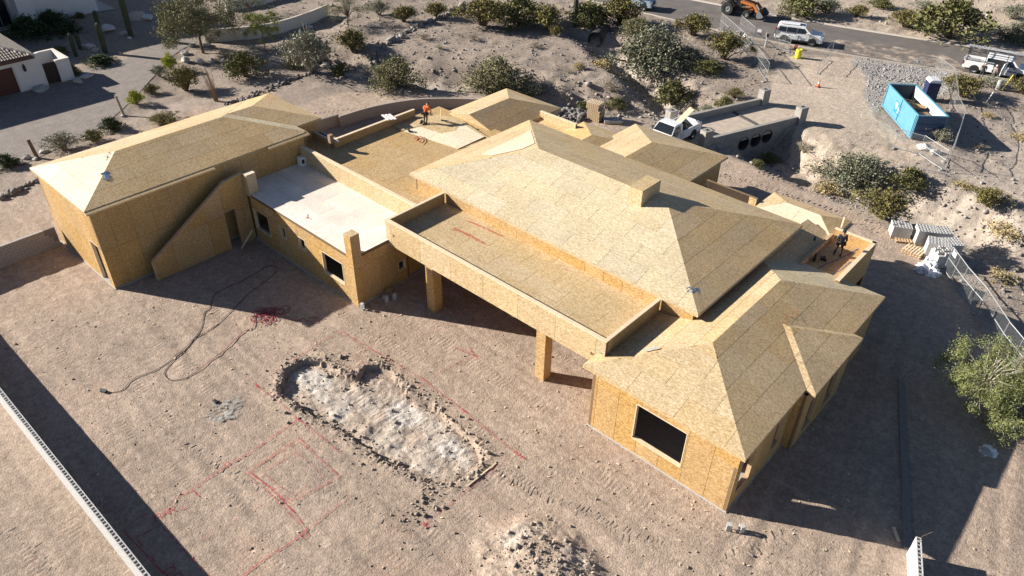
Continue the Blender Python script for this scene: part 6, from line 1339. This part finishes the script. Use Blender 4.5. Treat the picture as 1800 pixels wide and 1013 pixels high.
# ---------------------------------------------------------------- marks, hoses, stacks and small things on the site
def drape(px_list, lift=.03, step=.25):
    P = [np.array(un(*p)) for p in px_list]; out = []
    for i in range(len(P)-1):
        k = max(1, int(np.linalg.norm(P[i+1]-P[i])/step)); out += [P[i]+(P[i+1]-P[i])*t/k for t in range(k)]
    out.append(P[-1]); A = np.array(out); z = height_of(A[:, 0], A[:, 1])
    return [(a[0], a[1], zz+lift) for a, zz in zip(A, z)]
def ribbon3(pts, w, b, wob=0, rr=None, dash=None):
    n = len(pts); L = []; R = []; rr = rr or random.Random(1)
    for i, p in enumerate(pts):
        a, c = Vector(pts[max(0, i-1)]), Vector(pts[min(n-1, i+1)]); d = (c-a); s = Vector((-d.y, d.x, 0)).normalized()*w/2; o = s*rr.uniform(-wob, wob)
        L.append(Vector(p)+s+o); R.append(Vector(p)-s+o)
    V = L+R; F = [(i, i+1, n+i+1, n+i) for i in range(n-1) if not (dash and (i//dash) % 2)]; b.add(V, F)
SPRAY = bpy.data.materials.new('sprayed_red'); SPRAY.use_nodes = True; dust_nodes(SPRAY, (.50, .045, .07), .36, .62, 9)
SPRAYF = bpy.data.materials.new('faded_red'); SPRAYF.use_nodes = True; dust_nodes(SPRAYF, (.52, .12, .12), .42, .74, 8)
def spray(px, w=.05, faded=False, dash=None, wob=.6):
    b = MB(); ribbon3(drape(px, .035), w*(1.15 if faded else .95), b, wob, random.Random(len(px)+int(px[0][0])), dash); return b.build('paint_line', SPRAYF if faded else SPRAY, ground)
spray([(525, 738), (470, 776), (440, 797), (405, 815), (370, 840), (338, 862)], .06)
spray([(541, 932), (500, 962), (465, 985), (428, 1012)], .06)
spray([(338, 862), (352, 875), (320, 898)], .05, dash=2); spray([(338, 862), (300, 882), (272, 898), (240, 915), (217, 933)], .05, dash=3); spray([(217, 933), (290, 1012)], .05); spray([(240, 948), (285, 923)], .05); spray([(240, 948), (275, 990), (300, 1020)], .05, dash=2); spray([(285, 928), (330, 975), (372, 1016)], .05, dash=1)
spray([(450, 678), (490, 708), (525, 738), (560, 765), (598, 798)], .09, True); spray([(600, 583), (640, 607), (680, 630), (745, 668), (815, 722), (860, 760), (905, 795)], .10, True); spray([(600, 583), (560, 605), (515, 635)], .08, True)
for o_ in (0, 7): spray([(525, 770+o_), (440-o_*.6, 830), (512, 888-o_), (596+o_*.3, 838), (525, 770+o_)], .06, True)
spray([(520, 795), (462, 832), (514, 872), (570, 838), (520, 795)], .05, True)
spray([(440, 830), (485, 868), (515, 900), (541, 932)], .06); spray([(432, 833), (480, 874), (528, 925)], .06, True); spray([(541, 932), (575, 905), (618, 870)], .06, True)
spray([(352, 953), (390, 930), (420, 912), (470, 880)], .05, True, dash=2); spray([(895, 800), (858, 835), (800, 880), (745, 922)], .06, True); spray([(800, 612), (845, 630)], .14, True); spray([(820, 608), (842, 634)], .12, True); spray([(735, 680), (780, 650), (830, 628)], .06, True)
spray([(640, 645), (622, 628), (650, 612)], .06, True); spray([(905, 795), (925, 808)], .12); spray([(742, 918), (752, 928)], .16); spray([(520, 735), (530, 742)], .12); spray([(448, 675), (454, 683)], .14); spray([(812, 720), (820, 727)], .12)
LET = {'B': [[(0, 0), (0, 1), (.45, 1), (.55, .78), (.45, .54), (0, .54)], [(.45, .54), (.6, .3), (.48, 0), (0, 0)]], 'A': [[(0, 0), (.32, 1), (.64, 0)], [(.13, .38), (.5, .38)]], 'R': [[(0, 0), (0, 1), (.45, 1), (.56, .76), (.45, .5), (0, .5)], [(.28, .5), (.6, 0)]],
       'Q': [[(.1, .1), (0, .5), (.12, .9), (.4, 1), (.62, .85), (.66, .45), (.5, .05), (.1, .1)], [(.42, .3), (.75, -.12)]], 'D': [[(0, 0), (0, 1), (.4, .95), (.6, .6), (.5, .15), (0, 0)]], 'O': [[(0, 0), (0, 1), (.9, 1), (.9, 0), (0, 0)], [(.3, .3), (.6, .6)]]}
def letters(txt, p0, p1, h, w=.045):
    """painted on the soil from pixel p0 towards p1"""
    a, b = np.array(un(*p0)), np.array(un(*p1)); d = (b-a)/np.linalg.norm(b-a); u = np.array([-d[1], d[0]]); x = 0; adv = np.linalg.norm(b-a)/max(1, len(txt)-1) if len(txt) > 1 else 0
    for c in txt:
        m = MB()
        for st in LET[c]:
            P = [a+d*(x+q[0]*h)+u*q[1]*h for q in st]; Q = []
            for i in range(len(P)-1): Q += [P[i]+(P[i+1]-P[i])*t/4 for t in range(4)]
            Q.append(P[-1]); A = np.array(Q); z = height_of(A[:, 0], A[:, 1]); ribbon3([(p[0], p[1], zz+.035) for p, zz in zip(A, z)], w, m)
        m.build('painted_letter', SPRAY, ground); x += adv
letters('BAR', (275, 918), (300, 905), .42); letters('BBQ', (330, 1024), (312, 1002), .42); letters('D', (399, 822), (407, 817), .36); letters('O', (533, 948), (541, 943), .30, .035)
# sprayed marks on roof boards
def plane_pt(px, py, a, bu, bv, lift=.03):
    d = ray(px, py); t = (a-CAMH)/(d[2]-bu*d[0]-bv*d[1]); return (d[0]*t, d[1]*t, CAMH+d[2]*t+lift)
def roof_mark(px, pl, w, mat, parent=None):
    b = MB(); ribbon3([plane_pt(x, y, *pl) for x, y in px], w, b, .3); return b.build('paint_mark', mat, parent or HOUSE, True)
MAINSW = (4.9-.284*27.08, 0, .284); PORCHP = (4.0, 0, 0); WNGSE = (3.68+.285*-6.4, -.285, 0); TALLSE = (5.35-.281*41.52, -.281, 0); TALLSW = (5.35-.281*10.93, 0, .281); MAINSE = (4.9-.284*12.1, -.284, 0); WSW = (3.68-.285*21.62, 0, .285)
REDM = bpy.data.materials.new('red_mark'); REDM.use_nodes = True; dust_nodes(REDM, (.50, .10, .06), .38, .6, 8)
BLUEM = bpy.data.materials.new('blue_mark'); BLUEM.use_nodes = True; dust_nodes(BLUEM, (.02, .12, .30), .36, .55, 10)
for p in ([(795, 403), (815, 411), (848, 429)], [(798, 401), (830, 416), (854, 430)], [(820, 388), (850, 401), (885, 417)]): roof_mark(p, PORCHP, .10, REDM)
RUST = bpy.data.materials.new('faint_rust'); RUST.use_nodes = True; dust_nodes(RUST, (.42, .16, .09), .48, .85, 4); roof_mark([(1370, 568), (1400, 545)], WNGSE, .5, RUST)
for p in ([(1206, 508), (1212, 505), (1214, 509), (1207, 514), (1215, 514)], [(1217, 508), (1222, 514)], [(1222, 507), (1216, 515)], [(1225, 507), (1222, 512), (1229, 512)], [(1227, 507), (1227, 517)]): roof_mark(p, MAINSW if p[0][0] < 1216 else MAINSE, .06, BLUEM)
roof_mark([(183, 304), (187, 312), (181, 316)], TALLSE, .35, BLUEM); roof_mark([(186, 302), (190, 307)], TALLSE, .25, BLUEM)
GREYM = pbr('pencil_mark', (.20, .21, .24), .8)
for p in ([(184, 271), (190, 274), (188, 279)], [(181, 277), (188, 276), (194, 279)], [(190, 272), (196, 270)], [(187, 283), (191, 276)]): roof_mark(p, TALLSW, .05, GREYM)
roof_mark([(1099, 347), (1110, 354), (1127, 359)], MAINSW, .12, pbr('grey_tape', (.33, .40, .43), .7)); roof_mark([(1132, 617), (1145, 614), (1158, 611)], WSW, .10, MATS['grey_tape']); roof_mark([(1050, 618), (1062, 622)], WSW, .10, MATS['grey_tape'])
roof_mark([(1436, 474), (1450, 466), (1470, 458), (1490, 449), (1508, 438)], (3.56, 0, 0), .07, BLUEM); roof_mark([(1460, 486), (1478, 475), (1495, 461)], (3.56, 0, 0), .05, BLUEM)
for p in ([(541, 377), (540, 385)], [(536, 386), (541, 382), (548, 387)]): roof_mark(p, (3.43, 0, 0), .06, REDM)
# --- cord and hose
def spline(P, k=6):
    P = [np.array(p, float) for p in P]; out = []
    for i in range(len(P)-1):
        p0, p1, p2, p3 = P[max(0, i-1)], P[i], P[i+1], P[min(len(P)-1, i+2)]
        for t in np.linspace(0, 1, k, endpoint=False): out.append(.5*((2*p1)+(-p0+p2)*t+(2*p0-5*p1+4*p2-p3)*t*t+(-p0+3*p1-3*p2+p3)*t**3))
    return out+[P[-1]]
Z = lambda pts: [(140+x/3.6, 440+y/3.6) for x, y in pts]
c1 = spline(Z([(190, 905), (270, 890), (340, 815), (460, 770), (560, 710), (650, 640), (730, 560), (850, 490), (940, 410), (1000, 350), (1080, 270), (1180, 195), (1240, 145), (1245, 112), (1200, 103), (1120, 140), (1020, 200), (930, 240), (860, 280), (845, 310), (820, 375), (790, 400), (775, 480), (740, 545), (690, 610), (620, 680), (550, 750), (540, 790), (580, 825), (660, 815), (740, 775)]))
tag(MB().tube(drape(c1, .03, .3), .014, 5).build('extension_cord', BLACKCORD), 'long dark extension cord looped across the dirt', 'cord')
c2 = Z([(740, 775), (820, 710), (900, 650), (980, 575), (1040, 515), (1100, 490)]); rr = random.Random(9); cx0, cy0 = 1180, 430
for k in range(15):
    t0 = rr.uniform(0, 6.28); ex, ey = rr.uniform(-70, 90), rr.uniform(-45, 35); rx, ry = rr.uniform(30, 55), rr.uniform(16, 26)
    c2 += Z([(cx0+ex+rx*math.cos(t0+q), cy0+ey+ry*math.sin(t0+q)) for q in (0, 1.3, 2.6, 3.9, 5.2)])
c2 += Z([(1270, 370), (1310, 350), (1330, 385), (1290, 420), (1360, 445), (1420, 435), (1450, 450), (1490, 460), (1512, 440), (1480, 425), (1445, 432)])
pts = drape(spline(c2, 4), .03, .3); pts = [(x, y, z+.03*math.sin(i*.7)**2) for i, (x, y, z) in enumerate(pts)]
tag(MB().tube(pts, .015, 5).build('air_hose', REDHOSE), 'tangled red air hose coiled at the edge of the courtyard shadow', 'hose')
p = hit(183, 689); q = thing('cord_reel', 'small dark outlet box at the end of the extension cord', 'outlet box', (p[0], p[1], p[2]), .4)
MB().box(-.16, .16, -.09, .09, 0, .12).build('box', pbr('outlet_box', (.06, .08, .07), .6), q); MB().tube([(-.16, 0, .06), (-.28, .02, .12), (-.30, .1, .08), (-.16, .06, .06)], .015, 5).build('handle', BLACK, q)
orng = spline([(727, 246), (733, 240), (741, 243), (738, 249), (730, 244), (742, 240), (746, 246), (741, 252)], 4)
tag(MB().tube([un(x, y, 4.0)+(4.0,) for x, y in orng], .02, 5).build('air_hose', pbr('orange_hose', (.55, .15, .06), .5)), 'short orange hose loop on the brown flat roof', 'hose')
# --- blocks and pallets
def cinder():
    m = MB(); l, w, h, t = .4, .2, .2, .035
    m.box(0, l, 0, t, 0, h); m.box(0, l, w-t, w, 0, h)
    for x in (0, l/2-t/2, l-t): m.box(x, x+t, t, w-t, 0, h)
    me = bpy.data.meshes.new('block'); me.from_pydata(m.v, [], m.f); me.materials.append(CMU_W); me.update(); fix_normals(me); return me
CB = cinder()
for i, (px, py, rz, up_, lab) in enumerate(((638, 546, .3, 1, 'block standing on end at the foot of the corner pier'), (672, 528, .9, 0, 'leftmost loose block in the shade by the pier wall'), (683, 531, 1.3, 1, 'tilted pale block, middle of the loose ones by the pier wall'), (696, 528, .4, 1, 'rightmost loose block in the shade by the pier wall'), (1284, 936, .5, 1, 'left one of two loose blocks on the dirt below the right wing'), (1308, 937, 1.0, 1, 'right one of two loose blocks on the dirt below the right wing'))):
    p = hit(px, py); o = link('concrete_block', CB); o.location = (p[0], p[1], p[2]+(.0 if up_ == 0 else .0)); o.rotation_euler = (0, -math.pi/2 if up_ else 0, rz); tag(o, lab, 'block')
q = hit(681, 526); o = MB().box(-.2, .2, -.15, .15, 0, .25).build('cardboard_box', pbr('cardboard2', (.40, .27, .14), .85)); o.location = (q[0]-.4, q[1]+.5, q[2]); o.rotation_euler = (0, 0, .5); tag(o, 'small brown carton among the loose blocks', 'box')
def pallet(parent, z=0, L=1.2, W=1.0, mat=None, nm='pallet'):
    mat = mat or LUMBER_PALE; b = MB()
    for y in (-W/2+.05, 0, W/2-.05): b.box(-L/2, L/2, y-.04, y+.04, z+.02, z+.11)
    r = b.build('pallet_base', pbr('pallet_base', (.30, .20, .11), .85, noise=.2), parent)
    for k in range(7): MB().box(-L/2+k*(L-.1)/6, -L/2+.1+k*(L-.1)/6, -W/2, W/2, z+.112, z+.134).build('slat', mat, parent)
    for x in (-L/2, -.05, L/2-.1): MB().box(x, x+.1, -W/2, W/2, z, z+.018).build('bottom_slat', mat, parent)
CUBE = MB().box(0, .395, 0, .195, 0, .195)
def stack(label, nl, nr, fl, rows, irregular=False, cols=3, deep=5):
    """stack of blocks on a pallet, from the near-left, near-right and far-left corners of its top (pixels)"""
    zt = .14+.2*rows; a, b, c = (Vector(un(*p, zt)+(0,)) for p in (nl, nr, fl)); ang = math.atan2(b.y-a.y, b.x-a.x)
    o = thing('block_stack', label, 'blocks', (a.x, a.y, gz(a.x, a.y)), ang, 'stacks of pale concrete blocks')
    L, W = cols*.4, deep*.2
    b0 = MB()
    for y in (.05, W/2, W-.05): b0.box(0, L, y-.04, y+.04, 0, .10)
    b0.build('pallet', LUMBER, o); MB().box(0, L, 0, W, .102, .135).build('pallet_deck', LUMBER_PALE, o)
    rr = random.Random(len(label))
    MB().box(.06, L-.06, .06, W-.06, .14, .14+.2*(rows-1)-.01).build('block_core', CMU, o)
    for r in range(rows):
        for i in range(cols):
            for j in range(deep):
                if r < rows-1 and 0 < i < cols-1 and 0 < j < deep-1: continue
                if irregular and r == rows-1 and rr.random() < .45: continue
                q = link('block', CB, o); q.location = (i*.4+rr.uniform(-.006, .006), j*.2+rr.uniform(-.006, .006), .14+r*.2); q.scale = (.985, .975, .98)
S = lambda x, y: (1500+x/5.33, 370+y/5.33)
stack('farthest block stack in the back row, left one', S(622, 190), S(765, 208), S(555, 105), 5)
stack('block stack in the back row, right one', S(768, 208), S(920, 220), S(705, 128), 5); stack('block stack in the middle row above the ground pallet, left one', S(712, 300), S(860, 330), S(650, 200), 5, cols=3); stack('block stack in the middle row, right one', S(868, 322), S(1020, 326), S(808, 232), 5)
stack('nearest block stack by the fence with missing top blocks', S(815, 408), S(955, 408), S(745, 338), 5, True); stack('small ragged block stack standing apart on the left', S(385, 150), S(500, 165), S(325, 108), 4, True)
p = hit(*S(560, 400)); o = thing('pallet', 'empty wooden pallet on the ground beside the block stacks', 'pallet', (p[0], p[1], p[2]), heading(S(430, 310), S(640, 400))); pallet(o); pallet(o, .15)
p = hit(*S(470, 275)); o = thing('pallet', 'dark wooden pallet pushed behind the empty one', 'pallet', (p[0], p[1], p[2]), heading(S(390, 270), S(590, 290))); pallet(o, mat=LUMBER)
# crumpled wrap beside them
def crumple(label, px, py, r, h, mat, seed, name='plastic_wrap', cat='plastic'):
    p = hit(px, py); bm = bmesh.new(); bmesh.ops.create_icosphere(bm, subdivisions=4, radius=1); 
    co = np.array([v.co for v in bm.verts]); n = fbm(co[:, 0]*2.5+9, co[:, 1]*2.5+co[:, 2]*2, seed, 4)*1.5
    for v, k in zip(bm.verts, n): v.co = Vector((v.co.x*r*(1+k), v.co.y*r*(1+k), max(-.05, v.co.z*h*(1+k*1.4))))
    me = bpy.data.meshes.new(name); bm.to_mesh(me); bm.free(); me.materials.append(mat); o = link(name, me); o.location = p; tag(o, label, cat); return o
PLASTIC = pbr('white_plastic', (.72, .73, .76), .35, noise=.08, bump=.6, bscale=9)
crumple('heap of crumpled white plastic wrap below the nearest block stack', *S(700, 555), .75, .55, PLASTIC, 5); crumple('torn white wrap lump at the foot of the fence', *S(765, 600), .35, .3, PLASTIC, 6)
crumple('scrap of white plastic under the palo verde tree', 1738, 793, .35, .15, PLASTIC, 8)
# pallet stack by the rubble
p = hit(1046, 210); o = thing('pallet_stack', 'leaning stack of empty wooden pallets behind the house', 'pallets', (p[0], p[1], p[2]), .1)
for k in range(11):
    e = MB(); zz = k*.145; dx = (-.10 if k > 6 else .05)+.02*math.sin(k*2.3)
    for y in (-.45, 0, .45): e.box(-.6+dx, .6+dx, y-.04, y+.04, zz+.02, zz+.11)
    e.box(-.6+dx, .6+dx, -.5, .5, zz, zz+.018) if False else None
    pl = e.build('pallet', pbr('pallet_wood', (.34, .24, .14), .85, noise=.2), o)
    for j in range(7): MB().box(-.6+dx+j*.183, -.5+dx+j*.183, -.5, .5, zz+.112, zz+.134).build('slat', LUMBER_PALE, pl)
stack('low pile of blocks beside the leaning pallet stack', (1063, 212), (1090, 212), (1062, 203), 1, cols=4, deep=4)
# lumber
def plank(label, a, b, w=.14, t=.04, mat=None, group=None): return tag(MB().bar(a, b, w, t).build('plank', mat or LUMBER_PALE), label, 'lumber', group)
pa = un(425, 438); plank('board leaning against the wall in the shaded courtyard corner', (pa[0], pa[1], .05), un(444, 404, 1.1)+(1.1,), .12, .05)
WPL = pbr('white_plank', (.70, .68, .66), .6, noise=.05)
for k in range(3):
    a, b_ = un(556+k*3.5, 233+k*.8, 4.42), un(588+k*3.5, 250+k*.8, 4.42); plank('white plank of the trio lying by the stub post behind the tall block', (a[0], a[1], 4.50), (b_[0], b_[1], 4.50), .16, .06, WPL, 'white planks by the stub post')
for k in range(3):
    a, b_ = un(672+k*6, 203-k*.6, 4.5), un(684+k*6, 212-k*.6, 4.5); plank('white plank of the trio resting on the parapet left of the carpenter', (a[0], a[1], 4.54), (b_[0], b_[1], 4.54), .16, .06, WPL, 'white planks on the parapet')
a = un(582, 250, 4.46); tag(MB().box(a[0]-.14, a[0]+.14, a[1]-.14, a[1]+.14, 4.4, 5.0).build('stub_post', pbr('stub', (.32, .20, .12), .8, noise=.2)), 'short brown stub post on the parapet corner', 'post')
a = un(531, 290, 3.44); MBx = MB().box(a[0]-.2, a[0]+.2, a[1]-.2, a[1]+.2, 3.44, 4.05); o = thing('utility_box', 'small white utility box in the shaded corner of the pale deck', 'box', (a[0], a[1], 3.44)); MBx.build('case', WHITEPAINT, o, True); MB().box(a[0]+.2, a[0]+.21, a[1]-.1, a[1]+.1, 3.6, 3.9).build('grille', TRIM, o, True)
a = un(1479, 399, 4.1); tag(MB().bar((a[0], a[1], 4.05), (a[0], a[1], 4.75), .05, .09).build('stake', LUMBER_PALE), 'short upright stake behind the worker on the right deck', 'stake')
a = un(775, 203, 4.2); tag(MB().bar((a[0], a[1], 4.1), (a[0]+.05, a[1], 4.75), .05, .12).build('stake', LUMBER), 'short upright board stub left of the far roof', 'stake')
for (px, py, z, lab, h) in ((1431, 458, 3.6, 'black nail gun standing on the curb of the right deck', .45), (1447, 458, 3.57, 'black saw on the right deck at the feet of the worker', .3), (1432, 421, 4.0, 'black tool lying on the shaded low roof', .14), (719, 231, 3.98, 'saw lying at the edge of the pale roof sheets', .25), (741, 217, 4.15, 'tool box beside the carpenter in orange', .25)):
    a = un(px, py, z); o = thing('power_tool', lab, 'tool', (a[0], a[1], z), px*.1); MB().box(-.16, .16, -.06, .06, .0, h*.45).build('tool_body', BLACK, o); MB().box(-.05, .06, -.05, .05, h*.45, h).build('tool_head', TRIM, o); MB().tube([(-.16, 0, h*.3), (-.2, 0, h*.7), (-.05, 0, h*.85)], .022, 6).build('tool_handle', BLACK, o)
# --- roadside bits
p = hit(1438, 153); o = thing('traffic_cone', 'orange traffic cone on the dirt access', 'cone', p); MB().box(-.2, .2, -.2, .2, 0, .04).build('base', BLACK, o); OC = pbr('cone_orange', (.80, .13, .03), .5)
b = MB(); n = 16; b.v += [(r*math.cos(2*math.pi*k/n), r*math.sin(2*math.pi*k/n), z) for r, z in ((.15, .04), (.03, .75)) for k in range(n)]; b.f += [(k, (k+1) % n, n+(k+1) % n, n+k) for k in range(n)]+[tuple(range(n, 2*n))]; b.m += [0]*(n+1); cn = b.build('cone', OC, o)
b = MB(); b.v += [(r*math.cos(2*math.pi*k/n), r*math.sin(2*math.pi*k/n), z) for r, z in ((.112, .33), (.082, .52)) for k in range(n)]; b.f += [(k, (k+1) % n, n+(k+1) % n, n+k) for k in range(n)]; b.m += [0]*n; b.build('white_band', WHITEPAINT, cn)
p = hit(1402, 102); o = thing('barrel', 'yellow barrel beside the fence in front of the SUV', 'barrel', p); YB = pbr('yellow', (.72, .68, .03), .5)
b = MB(); prof = [(.30, 0), (.33, .1), (.33, .42), (.35, .45), (.33, .48), (.33, .82), (.30, .92), (.24, .92), (.24, .86), (.02, .86)]
for r, z in prof: b.v += [(r*math.cos(2*math.pi*k/18), r*math.sin(2*math.pi*k/18), z) for k in range(18)]
b.f += [(i*18+k, i*18+(k+1) % 18, (i+1)*18+(k+1) % 18, (i+1)*18+k) for i in range(len(prof)-1) for k in range(18)]; b.m += [0]*(18*(len(prof)-1)); b.build('drum', YB, o); MB().box(-.3, .3, -.3, .3, -.02, .0).build('foot', TRIM, o)
p = hit(1345, 83); o = thing('meter_pedestal', 'white utility pedestal behind the fence left of the SUV', 'pedestal', p, .6); MB().box(-.07, .07, -.07, .07, 0, 1.1).build('post', WHITEPAINT, o); MB().box(-.16, .16, -.12, .12, 1.1, 1.55).build('meter_box', CONC_D, o); MB().box(-.1, .1, -.13, -.12, 1.2, 1.4).build('meter_glass', GLASS, o)
p = hit(1398, 87); o = MB().box(-.14, .14, -.12, .12, 0, .45).box(-.1, .1, -.08, .08, .45, .5).build('fuel_can', pbr('fuel_red', (.32, .06, .05), .5)); o.location = p; tag(o, 'small red can beside the yellow barrel', 'can')
p = hit(1753, 158); o = thing('water_riser', 'pale utility riser below the ladder truck', 'riser', p); MB().tube([(0, 0, 0), (0, 0, .9)], .22, 12).build('housing', CONC, o); MB().tube([(0, 0, .9), (0, 0, 1.0)], [.26, .12], 12).build('cap', CONC_D, o)
p = hit(1762, 158); tag(MB().tube([(p[0], p[1], p[2]), (p[0]+.35, p[1]+.3, p[2]+1.5)], .05, 8).build('marker_post', pbr('yellow_post', (.62, .56, .12), .6)), 'leaning yellow marker post beside the pale riser', 'post')
p = hit(1734, 180); tag(MB().tube([(p[0], p[1], p[2]), (p[0]+.2, p[1]+.15, p[2]+1.0)], .05, 8).build('marker_post', WHITEPAINT), 'short leaning white post below the pale riser', 'post')
p = hit(392, 727); MSP = bpy.data.materials.new('mortar_spill'); MSP.use_nodes = True; dust_nodes(MSP, (.40, .40, .37), .46, .62, 5); crumple('pale patch of spilled mortar on the dirt', 400, 722, .75, .06, MSP, 12, 'mortar_spill', 'mortar')
p = hit(379, 707); o = MB().box(-.13, .13, -.08, .08, 0, .1).box(-.02, .02, -.02, .02, .1, .14).build('paint_can', pbr('can_dark', (.05, .03, .03), .6)); o.location = p; tag(o, 'small dark can near the pale mortar patch', 'can')
# --- tyre tracks pressed into the dirt
TRK_M = pbr('track_soil', (.315, .255, .205), .95, noise=.15, nscale=3)
def tracks(label, px, width, pitch, h, seed):
    P = drape(px, 0, .1); b = MB(); rr = random.Random(seed); acc = 0; side = 1
    for i in range(1, len(P)-1):
        a, c = Vector(P[i]), Vector(P[i+1]); acc += (c-a).length
        if acc < pitch: continue
        acc = 0; d = (c-a).normalized(); s = Vector((-d.y, d.x, 0)); side = -side
        if rr.random() < .22: continue
        o0 = a+s*rr.uniform(-.04, .04); w = width*rr.uniform(.45, 1.1)
        A_ = o0+s*side*w*.04; B_ = o0+s*side*w*.52+d*.07*rr.uniform(.6, 1.2)
        b.bar(A_+Vector((0, 0, h*.05)), B_+Vector((0, 0, h*.05)), pitch*rr.uniform(.45, .75), h)
    return tag(b.build('tyre_track', TRK_M), label, 'tracks', kind='stuff')
tracks('tyre track running down from the right end of the excavation', [(868, 818), (920, 850), (1000, 890), (1100, 940), (1165, 958)], .75, .10, .022, 1)
tracks('deep tyre track curving below the right wing', [(1262, 990), (1330, 962), (1392, 935)], .8, .11, .035, 2)
tracks('tyre track left of the square of red lines', [(300, 770), (360, 800), (420, 838), (470, 862)], .55, .12, .025, 3); tracks('tyre tracks beyond the pale block wall in the corner', [(0, 930), (60, 965), (110, 1013)], .6, .12, .03, 4)
tracks('tyre track passing behind the right end of the house', [(1262, 305), (1330, 325), (1400, 350), (1470, 375), (1540, 410)], .9, .17, .045, 5); tracks('second tyre track behind the right end of the house', [(1330, 300), (1400, 325), (1500, 365), (1590, 430)], .8, .17, .04, 6)
tracks('tyre tracks on the bare track behind the house', [(520, 205), (620, 192), (720, 182), (830, 176)], .8, .2, .03, 7); tracks('tyre track in the middle of the bare yard', [(560, 860), (640, 890), (700, 930), (760, 990)], .55, .12, .02, 8)
p = hit(872, 815); q = hit(822, 855); tag(MB().bar((p[0], p[1], p[2]+.03), (q[0], q[1], q[2]+.03), .06, .03).build('lath', LUMBER_PALE), 'thin wooden lath lying at the right end of the excavation', 'lath')
p = hit(1605, 967); q = hit(1588, 955); tag(MB().bar((p[0]-.6, p[1], p[2]+.03), (q[0]-.6, q[1]+.5, q[2]+.03), .12, .05).build('scrap_plank', LUMBER_PALE), 'short scrap board beside the end of the bright block wall', 'lumber')
# small offcuts and litter on the pad: too small to pick apart
rg = np.random.default_rng(99); lit = MB()
for (cx_, cy_, sx, sy, n) in ((-36, 18, 4, 3, 26), (-28, 21, 2.5, 1.5, 22), (-10, 20.5, 4, .8, 24), (-4, 24, 1.5, 5, 26), (-25, 12, 8, 4, 40), (-12, 16, 6, 3, 30), (-6, 46, 4, 2, 20)):
    for _ in range(n):
        x, y = rg.normal(cx_, sx), rg.normal(cy_, sy); z = gz(x, y); a = rg.uniform(0, 3.14); l = rg.uniform(.03, .16); d = Vector((math.cos(a), math.sin(a), 0))
        lit.bar(Vector((x, y, z+.02))-d*l/2, Vector((x, y, z+.02+rg.uniform(0, .02)))+d*l/2, rg.uniform(.02, .06), .02)
tag(lit.build('wood_scraps', LUMBER_PALE), 'tiny wood offcuts littering the dirt around the house', 'scraps', kind='stuff')
